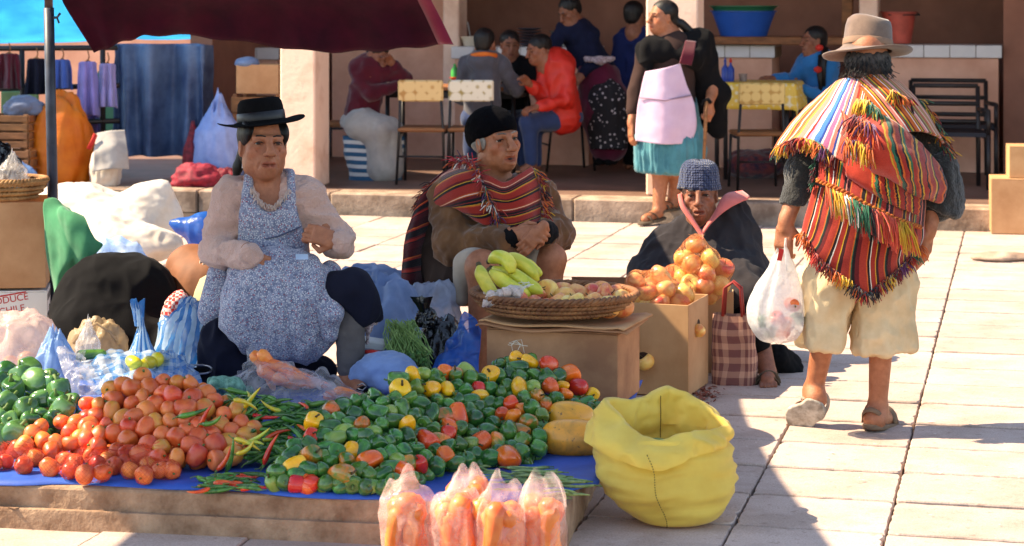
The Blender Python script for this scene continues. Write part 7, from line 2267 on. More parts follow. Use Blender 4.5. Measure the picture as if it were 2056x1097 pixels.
tub('soup_pot', B(u7 - .05, 3.2, PB(1140, 95, 2.95)[1] + .006), open_prof(.12, .12, .13), mat('dull aluminium', srgb(140, 136, 132), .35, .2, metal=.7), 'dull aluminium pot on the counter beside the bending woman', 'pot')
for x, k in ((1456, 0), (1467, 1)):
    c_ = W(x, 168, 16.95); c_.z = tz + .008
    b_ = tub('sauce_bottle', c_, [(.028, 0), (.030, .02), (.030, .10), (.010, .13), (.008, .15)], mat('blue bottle plastic', srgb(30, 62, 150), .3), ('left' if k == 0 else 'right') + ' blue sauce bottle on the yellow table', 'bottle', 16)
    q = MB(); q.lathe([(.011, .15), (.011, .165), (.003, .19)], c_, 12); q.build('cap', M_INKR if k else mat('blue bottle plastic', (0, 0, .3)), b_)
c_ = W(1492, 168, 17.0); c_.z = tz + .006
tub('glass_jar', c_, open_prof(.03, .032, .06, .004, .002), plastic('clear jar', srgb(210, 190, 180), .5), 'small clear jar beside the blue bottles', 'jar', 16)
for x, col, nm in ((913, srgb(60, 170, 80), 'green'), (925, srgb(30, 28, 32), 'black')):
    c_ = W(x, 172, 17.75)
    tub('drink_bottle', (c_.x, c_.y, c_.z - .02), [(.03, 0), (.032, .02), (.032, .14), (.012, .18), (.012, .20), (.001, .20)], mat(nm + ' bottle', col, .3), nm + ' drink bottle beside the grey hoodie boy', 'bottle', 14)
c_ = W(918, 175, 17.6); tub('plastic_cup', (c_.x, c_.y, c_.z - .02), open_prof(.04, .05, .10), mat('red cup plastic', srgb(206, 62, 40), .4), 'red plastic cup on the eating table', 'cup', 16)
def tote(name, c, w, d, h, rz, m, label, top=1.15, hm=None, hh=.16):
    e = empty(name, c, label, 'bag')
    n, k = 48, 22
    P = np.zeros((k, n, 3))
    Rz = Matrix.Rotation(rz, 3, 'Z')
    for j in range(k):
        t = j / (k - 1)
        for i in range(n):
            a = 2 * math.pi * i / n
            ex = lambda v: math.copysign(abs(v) ** .55, v)
            s = 1 + (top - 1) * t
            x, y = ex(math.cos(a)) * w / 2 * s, ex(math.sin(a)) * d / 2 * (1 - .35 * t)
            z = h * t - .02 * h * math.cos(2 * a) * t - (0.06 * h * (1 - abs(math.cos(a))) * t)
            p = Rz @ Vector((x, y, z)); P[j, i] = (c[0] + p.x, c[1] + p.y, c[2] + p.z)
    P[..., :2] += (fbm(P, 7.0, 3) * .020 + (1 - 3 * np.abs(fbm(P, 9.0, 6, 2))) * .006)[..., None]
    thin('body', P, m, e, True, (8, 1))
    q = MB(); q.lathe([(w * .45, .002), (w * .45, .008)], (0, 0, 0), 24); q.v = [Vector(c) + Rz @ Vector((v.x, v.y * d / w, v.z)) for v in q.v]; q.build('base', m, e)
    for s in (-1, 1):
        q = MB(); q.tube([Vector(c) + Rz @ Vector((-w * .22 * (1 - .0) , s * d * .30, h * .96)), Vector(c) + Rz @ Vector((-w * .18, s * d * .24, h + hh * .8)), Vector(c) + Rz @ Vector((0, s * d * .18, h + hh)), Vector(c) + Rz @ Vector((w * .18, s * d * .24, h + hh * .8)), Vector(c) + Rz @ Vector((w * .22, s * d * .30, h * .96))], .009, 8, flat=.6); q.build('handle', hm or m, e, True)
    return e
M_STRB = stripes_mat('blue and white striped bag weave', [(1, srgb(36, 84, 116)), (.9, srgb(206, 200, 196))], 5.5, 'v', .6, None, .004)
tote('striped_bag', fl(752, 360), .42, .26, .36, R(-8), M_STRB, 'blue and white striped shopping bag on the terrace floor', 1.25, M_OFFW)
q = MB()
o = link('floor_bundle', mesh('x', *[[(0, 0, 0)], []]))
bpy.data.objects.remove(o)
S = SDF().ell(fl(1518, 358) + V3(0, .1, .10), (.24, .18, .12), .05).cap(fl(1490, 350) + V3(0, .1, .1), fl(1550, 350) + V3(0, .1, .12), .10, .09, .05)
tag(sdf_obj('woven_bundle', S, .01, weave('dark red woven bundle', srgb(120, 52, 48), 60, .9, srgb(40, 34, 52), vscale=16.0), None, [(.02, (14, 14, 14), 3)]), 'dark red woven bundle under the yellow floral chair', 'bundle')
# ================================================================== BAGS AND BUNDLES ROUND THE STALL
M_LBLUE = plastic('pale blue film', srgb(150, 186, 226), .85, .3, srgb(120, 158, 206))
M_BAGB = plastic('bright blue film', srgb(20, 110, 200), .92, .25, srgb(14, 84, 170))
M_BAGK = mat('black bin film', srgb(18, 18, 22), .22, .3, 18.0, None, .5, 30.0, .012, spec=.7)
M_CLEAR = plastic('clear film', srgb(232, 228, 228), .30, .15)
M_PINKF = plastic('pinkish film', srgb(244, 214, 202), .52, .2)
M_PLAID = plastic('blue plaid film', srgb(70, 150, 214), .72, .22, srgb(50, 124, 196), 9.0, ('plaid', 4.0, srgb(206, 222, 232)))
M_STRF = plastic('blue striped film', srgb(40, 140, 206), .85, .22, srgb(30, 112, 180), 9.0, ('u', 3.2, srgb(196, 220, 236)))
M_WSACK = weave('white woven plastic', srgb(226, 214, 200), 300, .6, srgb(206, 190, 172), trans=.2)
M_GSACK = weave('grey blue woven plastic', srgb(128, 152, 190), 300, .55, srgb(100, 124, 164), trans=.15)
M_GREENC = weave('green cloth', srgb(70, 150, 108), 240, .8, srgb(52, 122, 86), trans=.15)
def gz(px, py, d, z=None):
    p = W(px, py, d)
    if z is not None: p.z = z
    return p
def lump(name, prims, m, label, cat, h=.008, fold=None, seed=3):
    S = SDF()
    for q in prims:
        if len(q) == 4 and hasattr(q[1], '__len__') and not isinstance(q[1], Vector): S.ell(q[0], q[1], q[2])
        elif len(q) == 3: S.ell(*q)
        else: S.cap(q[0], q[1], q[2], q[3], q[4])
    S.plane((0, 0, .004), (0, 0, -1))
    o = sdf_obj(name, S, h, m, None, fold or [(.010, (5, 5, 4), seed, 1), (.004, (14, 14, 10), seed + 4, 1), (.014, (5, 5, 5), seed)])
    return tag(o, label, cat)
lump('cloth_bundle', [(gz(225, 600, 9.1), (.22, .18, .20), .08), (gz(290, 600, 9.1), (.14, .16, .16), .08), (gz(170, 640, 9.0), (.14, .15, .14), .08), (gz(235, 680, 9.0), (.26, .2, .16), .08), (gz(330, 690, 9.0), (.16, .15, .12), .08), (gz(390, 700, 8.8), (.14, .15, .12), .08)], M_BLACKW, 'big black cloth bundle heaped beside the printed carton', 'bundle', .009)
sheet_g = [[W(92, 402, 9.3), W(115, 400, 9.28), W(140, 412, 9.26)],
           [W(90, 440, 9.26), W(128, 430, 9.18), W(170, 445, 9.18)],
           [W(92, 490, 9.26), W(135, 478, 9.15), W(190, 478, 9.16)],
           [W(98, 540, 9.26), W(130, 525, 9.16), W(204, 498, 9.16)],
           [W(104, 590, 9.26), W(118, 560, 9.2), W(150, 540, 9.18)],
           [W(106, 636, 9.28), W(112, 610, 9.25), W(122, 580, 9.22)]]
Pg = patch_pts(sheet_g, 44, 70); Pg = Pg + grid_normals(Pg) * ((1 - 3 * np.abs(fbm(Pg * np.array([1, 1, .35]), 9.0, 3, 2))) * .016)[..., None]
tag(sheet('green_cloth', Pg, M_GREENC, None, .004, (1, 1), .006, 9.0, 3), 'green cloth hanging from the brown carton by the pole', 'cloth')
lump('white_sack', [(gz(250, 440, 11.9), (.30, .22, .12), .1), (gz(300, 430, 11.9), (.14, .16, .16), .1), (gz(320, 412, 11.9), (.07, .1, .10), .08), (gz(215, 470, 11.7), (.2, .2, .12), .1), (gz(250, 490, 11.5), (.3, .2, .1), .1)], M_WSACK, 'crumpled white woven sack lying in the sun', 'sack', .011, [(.014, (5, 5, 7), 2, 1), (.006, (14, 14, 18), 6, 1), (.02, (6, 6, 6), 4)])
lump('white_sack', [(gz(150, 410, 12.6), (.26, .2, .10), .1), (gz(200, 420, 12.5), (.2, .18, .10), .1), (gz(120, 430, 12.4), (.2, .18, .12), .1), (gz(160, 450, 12.3), (.3, .2, .12), .1), (gz(190, 475, 12.0), (.3, .2, .10), .1)], M_WSACK, 'flat white woven sack behind the green cloth', 'sack', .011, [(.014, (5, 5, 7), 5, 1), (.006, (14, 14, 18), 9, 1), (.02, (6, 6, 6), 7)])
bag('net_bag', (W(255, 540, 10.2).x, 10.2, .18), (.17, .14, .20), plastic('pale blue netting', srgb(150, 190, 236), .8, .4, srgb(196, 216, 240)), 'pale blue net bag between white sack and black bundle', seed=4, amp=.25, rid=.2, tilt=(0, -.35), flat=-.5)
lump('blue_pouch', [(gz(405, 462, 10.6), gz(368, 455, 10.6), .085, .035, .05), (gz(368, 455, 10.6), gz(344, 448, 10.6), .035, .008, .02), (gz(440, 470, 10.6), (.13, .1, .10), .05), (gz(430, 560, 10.6), (.2, .15, .16), .08), (gz(430, 660, 10.6), (.22, .16, .16), .08)], M_BAGB, 'bright blue knotted bundle behind the seated woman', 'bundle', .008)
br = lump('brown_bundle', [(gz(392, 545, 9.3), (.13, .10, .12), .05), (gz(420, 580, 9.2), (.16, .1, .14), .06), (gz(415, 640, 9.2), (.16, .12, .14), .06), (gz(410, 710, 9.2), (.18, .14, .14), .06)], mat('brown leather cloth', srgb(132, 80, 50), .7, .2, 8.0), 'brown bundle with looped white lettering behind the woman', 'bundle', .008, [(.008, (12, 12, 12), 3)])
q = MB(); rr = [W(362, 572, 9.17), W(370, 556, 9.165), W(380, 552, 9.165), W(378, 566, 9.165), W(368, 570, 9.165), W(382, 560, 9.16), W(390, 540, 9.165), W(398, 534, 9.165), W(396, 548, 9.16), W(388, 552, 9.16), W(400, 536, 9.16), W(404, 522, 9.165), W(412, 520, 9.16), W(408, 532, 9.155), W(416, 516, 9.16), W(425, 510, 9.16)]
C_ = catmull(np.array([tuple(p) for p in rr]), 90); q.tube([Vector(c) + V3(0, -.012, 0) for c in C_], .003, 5); q.build('lettering', mat('white paint', srgb(214, 196, 176), .8), br, True)
sheet('paper_flap', patch_pts([[W(400, 560, 9.08), W(430, 545, 9.0)], [W(388, 600, 9.06), W(425, 590, 8.98)], [W(392, 640, 9.05), W(430, 640, 8.97)]], 14, 24), mat('printed cream paper', srgb(196, 176, 132), .7, .3, 14.0, srgb(150, 160, 130)), br, .003, (1, 1), .006, 12)
ck_ = NT('red check cotton'); _uv = ck_.coord('Object'); _c = ck_.n('TexChecker'); _c.inputs['Scale'].default_value = 70.0; _c.inputs['Color1'].default_value = ncol(srgb(200, 50, 44)); _c.inputs['Color2'].default_value = ncol(srgb(226, 196, 188)); ck_.l(_uv, _c.inputs[0]); ck_.set(Base_Color=_c.outputs[0], Roughness=.9)
lump('checked_cloth', [(gz(362, 598, 8.85), (.036, .03, .026), .03), (gz(354, 618, 8.85), (.05, .05, .05), .03), (gz(355, 660, 8.85), (.07, .06, .12), .03), (gz(355, 740, 8.85), (.10, .08, .14), .03)], ck_.m, 'red checked cloth knot above the blue striped bags', 'cloth', .007, [(.012, (30, 30, 30), 2)])
b1 = bag('carrier_bag', (W(355, 720, 8.35).x, 8.35, .16), (.105, .09, .20), M_STRF, 'blue striped plastic bag leaning by the woman', 'plastic bag', 2.0, amp=.2, rid=.22, flat=-.5, tilt=(0, .2))
b2_ = empty('carrier_bag', W(275, 740, 8.1), 'blue striped plastic bag with twisted handle standing up', 'plastic bag')
thin('film', blob_pts((W(285, 742, 8.1).x, 8.1, .15), (.10, .09, .12), 5.0, .2, 6, .25, 8, -.5, knot=(.10, .16)), M_STRF, b2_, True, (4, 3))
frill('handle', W(280, 655, 8.1), .018, .085, M_STRF, b2_, 2, 30, 1.1, (-.01, 0))
bag('carrier_bag', (W(340, 745, 7.85).x, 7.85, .155), (.10, .09, .12), M_PLAID, 'blue plaid plastic bag right of the lemons', 'plastic bag', 7.0, amp=.22, rid=.25)
tb = empty('carrier_bag', W(195, 700, 8.5), 'limp beige plastic bag with handle hole behind the cucumber', 'plastic bag')
thin('film', blob_pts((W(198, 735, 8.5).x, 8.5, .14), (.12, .09, .15), 3.0, .2, 6, .2, 8, -.5), plastic('beige film', srgb(196, 170, 134), .9, .35), tb, True, (4, 3))
q = MB(); q.tube([W(150, 690, 8.42), W(165, 668, 8.40), W(195, 650, 8.40), W(222, 668, 8.40), W(236, 690, 8.42)], .012, 8, flat=.5); q.build('handle', plastic('beige film', (1, 1, 1)), tb, True)
pk = bag('carrier_bag', (W(42, 760, 8.15).x, 8.15, .14), (.17, .14, .20), M_PINKF, 'pinkish translucent bag behind the green bell peppers', 'plastic bag', 6.0, amp=.15, rid=.2)
for i, (x, y) in enumerate(((20, 735), (55, 728), (75, 745), (35, 755), (5, 755))):
    tag(link('onion', fruit_mesh('onion', lobed(.04, .038, 5, .03, .1, .1, 200 + i), fr_mat('pale onion skin', srgb(216, 150, 110), srgb(232, 184, 150), .3), 14, 10), None, W(x, y, 8.16), rnd_rot(), 1.0), 'pale onion showing through the pinkish bag', 'onion', 'onions inside the pinkish bag')
wb2 = empty('carrier_bag', W(115, 740, 7.95), 'white and blue plastic bag spilling beside the bell peppers', 'plastic bag')
thin('film', blob_pts((W(110, 745, 7.95).x, 7.95, .14), (.085, .08, .16), 9.0, .2, 6, .28, 8, -.5, knot=(.03, .4)), M_LBLUE, wb2, True, (4, 3))
sp = [[W(118, 695, 7.95), W(145, 705, 7.9), W(168, 715, 7.9)], [W(120, 735, 7.75), W(150, 735, 7.70), W(178, 745, 7.72)], [W(138, 775, 7.6), W(165, 775, 7.55), W(195, 775, 7.58)], [W(145, 808, 7.5), W(175, 808, 7.46), W(225, 800, 7.5)]]
Pq = patch_pts(sp, 40, 50); Nq = grid_normals(Pq); Pq = Pq + Nq * ((ridge(Pq, 16.0, 3) - .5) * .03 + fbm(Pq, 9.0, 2) * .02)[..., None]
thin('loose_film', Pq, M_CLEAR, wb2)
q = [[W(150, 715, 8.1), W(230, 700, 8.1), W(330, 720, 8.05), W(385, 735, 8.0)], [W(160, 745, 7.8), W(240, 725, 7.85), W(330, 735, 7.85), W(388, 748, 7.8)], [W(195, 785, 7.55), W(250, 762, 7.6), W(320, 760, 7.6), W(370, 768, 7.6)]]
Pq = patch_pts(q, 70, 40); Pq = Pq + grid_normals(Pq) * ((ridge(Pq, 12.0, 8) - .5) * .03 + fbm(Pq, 8.0, 5) * .025)[..., None]
pf = thin('plastic_sheet', Pq, plastic('pale plaid film', srgb(80, 160, 216), .55, .2, srgb(60, 140, 206), 9.0, ('plaid', 9.0, srgb(216, 228, 232))), None, False, (1, 1)); tag(pf, 'blue and white plaid plastic spread under the lemons', 'plastic sheet')
LEM = fruit_mesh('lemon', lobed(.028, .034, 3, .02, .05, -.15, 210), fr_mat('lemon skin', srgb(226, 196, 40), srgb(206, 206, 70), .35, 20), 16, 12)
for i, (x, y) in enumerate(((268, 728), (285, 735), (300, 728), (315, 722), (275, 742), (322, 733))):
    tag(link('lemon', LEM, None, W(x, y, 7.72 + .02 * i), rnd_rot(), 1.0), 'yellow lemon lying on the plaid plastic', 'lemon', 'lemons on the plaid plastic')
CUC = pod('cucumber', .11, .021, F_CUC, .08, .6, 10, 11, False)
tag(link('cucumber', CUC, None, W(183, 712, 7.95), (0, -.1, .1), 1.0), 'single cucumber lying on the plastic bags', 'cucumber')
bag('carrier_bag', (W(178, 705, 8.15).x, 8.15, .20), (.05, .05, .12), M_CLEAR, 'clear plastic bag standing behind the cucumber', 'plastic bag', 8.0, amp=.2, rid=.25, knot=(.03, .3))
q = MB(); q.tube([W(400 + 26 * math.cos(a), 742 + 9 * math.sin(a), 7.95 - .05 * math.sin(a)) for a in np.linspace(0, 6.283, 25)], .004, 6, False)
bo = empty('metal_bowl', W(405, 755, 7.95), 'dark metal bowl beside the tomato heap', 'bowl'); q.build('rim', mat('bright steel', srgb(160, 160, 166), .3, metal=.9), bo, True)
q = MB(); c_ = W(400, 742, 7.95); q.lathe([(.022, -.045), (.040, -.03), (.047, 0)], c_, 24, close=False); q.build('shell', M_BLACKW, bo, True)
cbag = empty('carrot_bag', W(560, 760, 7.55), 'clear bag of carrots lying open before the woman', 'plastic bag')
P = [[W(505, 695, 7.75), W(520, 700, 7.7), W(540, 712, 7.68), W(570, 730, 7.66), W(640, 770, 7.6)], [W(480, 745, 7.6), W(520, 730, 7.5), W(560, 735, 7.48), W(610, 752, 7.46), W(680, 780, 7.45)], [W(470, 775, 7.5), W(520, 770, 7.38), W(570, 778, 7.35), W(630, 788, 7.34), W(690, 800, 7.35)], [W(500, 790, 7.42), W(540, 805, 7.3), W(590, 812, 7.28), W(640, 815, 7.27), W(690, 815, 7.28)]]
Pq = patch_pts(P, 60, 44); Pq = Pq + grid_normals(Pq) * ((ridge(Pq, 13.0, 2) - .5) * .026 + fbm(Pq, 9.0, 4) * .012)[..., None]
thin('film', Pq, M_CLEAR, cbag)
P = [[W(620, 745, 7.55), W(650, 742, 7.5), W(690, 765, 7.45), W(735, 790, 7.42)], [W(625, 765, 7.45), W(660, 768, 7.4), W(695, 790, 7.36), W(725, 805, 7.36)], [W(650, 790, 7.4), W(680, 800, 7.36), W(700, 812, 7.34), W(715, 815, 7.35)]]
Pq = patch_pts(P, 40, 30); Pq = Pq + grid_normals(Pq) * ((ridge(Pq, 13.0, 6) - .5) * .02)[..., None]
thin('film', Pq, M_CLEAR, cbag)
def carrot(L, r, seed):
    r_ = random.Random(seed); q = MB()
    pts = [V3(L * (t - .5), .012 * math.sin(t * 4 + seed), .008 * math.sin(t * 3 + seed)) for t in np.linspace(0, 1, 12)]
    rr = [r * (min(1, .5 + 6 * t) if t < .09 else 1) * (1 - .55 * t) * (1 + .03 * math.sin(40 * t + seed)) for t in np.linspace(0, 1, 12)]; rr[-1] *= .4
    q.tube(pts, rr, 12); return q.me('carrot', F_CARR, True)
CAR = [carrot(.20, .030, k) for k in range(4)]
for i, (x0, y0, a, dd) in enumerate(((530, 745, 1.0, .02), (550, 738, .8, .0), (575, 745, .5, -.02), (600, 752, .3, -.03), (560, 760, .4, -.04), (620, 765, .15, -.06), (590, 768, .2, -.06))):
    tag(link('carrot', CAR[i % 4], None, W(x0, y0, 7.56 + dd), (rng.uniform(0, 6), a, rng.uniform(-.3, .3)), .8), 'carrot inside the clear bag before the woman', 'carrot', 'carrots in the bag before the woman')
for i, (x, y) in enumerate(((690, 800), (710, 795))):
    tag(link('carrot', CAR[i], None, W(x, y, 7.42), (1, .1, .2), .7), 'carrot end poking from the small clear bag', 'carrot', 'carrot ends by the rocotos')
S = SDF()
for i in range(16): S.ell(W(rng.uniform(425, 500), rng.uniform(768, 792), 7.45 + rng.uniform(-.05, .05)), .022, .02)
o = sdf_obj('green_net', S, .007, mat('mint green net', srgb(120, 172, 150), .7, .4, 60.0, srgb(60, 110, 90), .5, 120.0), None, [(.006, (60, 60, 60), 3)]); tag(o, 'mint green net of small vegetables between tomatoes and chilies', 'net bag')
M_CARF = plastic('carrot bag film', srgb(250, 232, 226), .24, .07, srgb(248, 218, 208))
def carrot_bag(x0, x1, ytop, d, label, seed, lean):
    cx = (x0 + x1) / 2
    c = W(cx, 1090, d); c.z = 0
    e = empty('carrot_bag', c, label, 'plastic bag', 'bags of carrots in the front row')
    w = (x1 - x0) * d / FPX / 2
    ht = W(cx, ytop, d).z
    r_ = random.Random(seed)
    nu, nv = 60, 46
    P = np.zeros((nv, nu, 3))
    for j in range(nv):
        t = j / (nv - 1)
        if t < .72: wx = w * (.80 + .28 * math.sin(min(1, t / .5) * math.pi / 2)) * (1 - .10 * max(0, t - .45)); wy = wx * .82
        else:
            s = (t - .72) / .28; wx = w * (1.05 - .42 * s ** 1.2); wy = wx * (.80 - .70 * s)
        for i in range(nu):
            a = 2 * math.pi * i / nu
            pl = 1 + .07 * math.sin(6 * a + seed) * t + .05 * math.sin(11 * a + 2 * seed) * t
            top = ht * (1 + .07 * math.sin(2.2 * math.cos(a) * 2 + seed) * (t ** 4) - .10 * abs(math.cos(a)) ** 2 * t ** 6)
            P[j, i] = (c.x + lean * t * t + wx * math.cos(a) * pl, c.y + wy * math.sin(a) * pl, .004 + top * t)
    n_ = (ridge(P * np.array([1, 1, .5]), 16.0, seed) - .5) * .012 + fbm(P, 12.0, seed) * .010
    ctr = np.array([c.x, c.y, 0]); dv = P - ctr; dv[..., 2] = 0; dv /= (np.linalg.norm(dv, axis=2, keepdims=True) + 1e-6)
    P += dv * n_[..., None]
    thin('film', P, M_CARF, e, True, (3, 3))
    for k in range(8):
        a = 2 * math.pi * k / 8 + r_.uniform(-.2, .2); rr = w * (.62 if k % 2 else .42)
        h0 = r_.uniform(.085, .105) + (.012 if k % 3 == 0 else 0)
        p = V3(c.x + rr * math.cos(a) + lean * .2, c.y + rr * .8 * math.sin(a), h0)
        tag(link('carrot', CAR[(k + seed) % 4], None, p, (r_.uniform(0, 6), math.pi / 2 + r_.uniform(-.22, .22), r_.uniform(-.3, .3)), r_.uniform(1.0, 1.2)), 'thick carrot in the ' + label.split(' of')[0], 'carrot', 'carrots in the ' + label.split(' of')[0])
carrot_bag(770, 868, 946, 6.12, 'leftmost front bag of carrots, sunlit clear film', 1, -.005)
carrot_bag(868, 962, 962, 6.08, 'second front bag of carrots from the left, torn top', 2, .008)
carrot_bag(958, 1050, 956, 6.05, 'third front bag of carrots from the left, bright film', 3, .004)
carrot_bag(1046, 1138, 950, 6.10, 'rightmost front bag of carrots with a narrow peaked top', 4, -.008)
carrot_bag(900, 985, 936, 6.27, 'rear bag of carrots behind the front row', 5, .0)
bag('blue_sack', (W(790, 660, 8.9).x, 8.9, .12), (.16, .15, .25), M_GSACK, 'pale blue woven sack standing between the two vendors', 'sack', 3.0, amp=.2, rid=.18, flat=-.5, tilt=(.0, -.15))
bag('blue_sack', (W(845, 660, 9.0).x, 9.0, .10), (.14, .13, .23), plastic('pale grey film', srgb(190, 200, 220), .9, .35), 'pale grey plastic bag beside the laughing man', 'plastic bag', 12.0, amp=.2, rid=.2, flat=-.5, tilt=(0, .2))
bag('blue_sack', (W(745, 590, 9.6).x, 9.6, .22), (.20, .15, .15), M_GSACK, 'slumped grey blue sack behind the seated woman', 'sack', 5.0, amp=.25, rid=.2, flat=-.45)
lump('blue_cloth', [(gz(775, 745, 7.95), (.11, .10, .075), .05), (gz(740, 755, 8.0), (.09, .09, .06), .05), (gz(800, 765, 7.9), (.07, .09, .05), .05)], weave('pale denim cloth', srgb(126, 152, 196), 260, .85), 'pale blue folded cloth under the herb bundle', 'cloth', .007, [(.014, (16, 16, 22), 3), (.006, (40, 40, 50), 7)])
q = MB(); q.box(W(745, 690, 8.2), (.11, .10, .035), .2, .006, rot=Matrix.Rotation(.15, 3, 'Y')); tag(q.build('white_box', M_WHITEB), 'small white box lying beside the herb bundle', 'box')
q = MB(); q.tube([W(712, 708, 8.05), W(745, 706, 8.0), W(780, 712, 7.98)], .010, 6, flat=.4); tag(q.build('red_ribbon', M_INKR, None, True), 'red strip lying across the pale blue cloth', 'ribbon')
M_HERB = mat('herb green', srgb(92, 130, 62), .6, .3, 20.0, srgb(150, 176, 96), bump=0)
he = empty('herb_bundle', W(800, 700, 8.2), 'loose bundle of green herbs with long stems', 'herbs')
q = MB(); rr = random.Random(3)
for k in range(230):
    a = W(rr.uniform(775, 835), rr.uniform(640, 668), 8.25 + rr.uniform(-.06, .06))
    b_ = W(rr.uniform(770, 870), rr.uniform(700, 745), 8.05 + rr.uniform(-.08, .08))
    m_ = a.lerp(b_, .5) + V3(rr.gauss(0, .015), rr.gauss(0, .01), rr.uniform(0, .03))
    q.tube([a, m_, b_], .0018, 4, False)
tag(q.build('stems', M_HERB, he, True), kind='stuff')
q = MB()
for k in range(170):
    c_ = W(rr.uniform(770, 860), rr.uniform(705, 752), 8.02 + rr.uniform(-.08, .08)); n1 = V3(rr.gauss(0, 1), rr.gauss(0, 1), rr.gauss(0, 1)).normalized(); n2 = n1.orthogonal().normalized(); s_ = rr.uniform(.006, .013)
    q.add([c_ - n1 * s_, c_ + n2 * s_ * .7, c_ + n1 * s_, c_ - n2 * s_ * .7], [[0, 1, 2, 3]])
tag(q.build('leaves', mat('herb leaf', srgb(72, 118, 50), .6, .3, 20.0, bump=0), he), kind='stuff')
kb = empty('black_bag', W(885, 720, 8.3), 'shiny crumpled black plastic bag tied at the neck', 'plastic bag')
thin('film', blob_pts((W(888, 700, 8.35).x, 8.35, .13), (.125, .11, .165), 4.0, .18, 7, .26, 10, -.55), M_BAGK, kb, True)
thin('film_knot', blob_pts((W(855, 640, 8.3).x, 8.3, .36), (.035, .035, .045), 6.0, .3, 7, .4, 10, -.6), M_BAGK, kb, True)
frill('loose_ears', W(852, 630, 8.3), .015, .055, M_BAGK, kb, 3, 24, 2.2, (-.01, 0))
bl = [[W(938, 628, 8.1), W(955, 640, 8.05), W(966, 660, 8.02)], [W(905, 672, 8.1), W(935, 675, 8.0), W(965, 690, 7.98)], [W(880, 715, 8.05), W(920, 715, 7.95), W(962, 722, 7.93)], [W(868, 745, 8.0), W(915, 750, 7.9), W(962, 752, 7.88)]]
Pq = patch_pts(bl, 40, 44); Pq = Pq + grid_normals(Pq) * ((ridge(Pq, 14.0, 2) - .5) * .022 + fbm(Pq, 10.0, 6) * .012)[..., None]
tag(thin('blue_bag', Pq, M_BAGB), 'bright blue plastic bag hanging beside the basket carton', 'plastic bag')
pb = empty('water_bottle', W(1110, 590, 8.5), 'clear plastic bottle with orange cap behind the basket', 'bottle')
c_ = W(1110, 600, 8.5); q = MB(); q.lathe([(.030, -.16), (.032, -.15), (.032, .0), (.028, .02), (.012, .045), (.011, .06)], c_, 20); q.build('body', plastic('bottle plastic', srgb(226, 226, 226), .4, .1), pb, True)
q = MB(); q.lathe([(.0145, .055), (.0145, .075), (.001, .076)], c_, 16); q.build('cap', mat('orange cap', srgb(226, 120, 70), .5), pb)
T = NT('maroon plaid weave'); _u = T.coord('UV'); _s = T.n('SeparateXYZ'); T.l(_u, _s.inputs[0])
_a = T.math('GREATER_THAN', T.math('FRACT', T.math('MULTIPLY', _s.outputs[0], 2.0)), .55); _b = T.math('GREATER_THAN', T.math('FRACT', T.math('MULTIPLY', _s.outputs[1], 5.0)), .55)
T.set(Base_Color=T.mix(T.math('MULTIPLY', T.math('ADD', _a, _b), .5), srgb(112, 62, 58), srgb(188, 140, 116)), Roughness=.7); T.bump(T.noise(_u, 300, 2), .4, .003)
tote('plaid_bag', W(1475, 775, DG(775)) * 1 + V3(0, .06, 0), .185, .12, .30, R(-12), T.m, 'maroon plaid shopping bag with red handles beside the cartons', .92, mat('red leather', srgb(150, 40, 34), .6), .13)
q = MB(); rr = random.Random(12)
for k in range(120):
    x, y = rr.gauss(1415, 16), rr.gauss(792, 9)
    c_ = W(x, y, DG(y)); c_.z = .006; n1 = V3(rr.gauss(0, 1), rr.gauss(0, 1), rr.gauss(0, .3)).normalized(); n2 = n1.cross(V3(0, 0, 1)).normalized(); s_ = rr.uniform(.004, .012)
    q.add([c_ - n1 * s_, c_ + n2 * s_, c_ + n1 * s_ + V3(0, 0, .004), c_ - n2 * s_], [[0, 1, 2, 3]])
tag(q.build('onion_skins', mat('dry onion skin', srgb(140, 70, 50), .7, .3, 40.0)), 'dry reddish peel scraps scattered at the carton corner', 'litter', kind='stuff')
q = MB()
for k in range(60):
    x, y = rr.uniform(1380, 2050), rr.uniform(700, 1090)
    c_ = W(x, y, DG(y)); c_.z = .0045; s_ = rr.uniform(.003, .009)
    q.add([c_ + V3(rr.gauss(0, s_), rr.gauss(0, s_), rr.uniform(0, .002)) for _ in range(4)], [[0, 1, 2, 3]])
tag(q.build('paper_scraps', mat('paper scrap', srgb(226, 208, 196), .8, .2)), 'small pale scraps strewn over the pavement', 'litter', kind='stuff')
st_ = lump('flat_stone', [(W(2015, 517, DG(522)), (.21, .11, .035), .03)], M_KERB, 'flat pale stone slab lying on the pavement at right', 'stone', .008, [(.012, (12, 12, 12), 3)])
box_panels('carton', tuple(W(2062, 466, DG(466)))[:2] + (.004,), R(-10), .50, .36, .37, M_CARD, 'large tan carton at the right edge of the square')
e, Rq = box_panels('carton', tuple(W(2072, 466, DG(466)))[:2] + (.386,), R(-8), .33, .28, .21, M_CARD, 'small tan carton stacked on the large one at right')
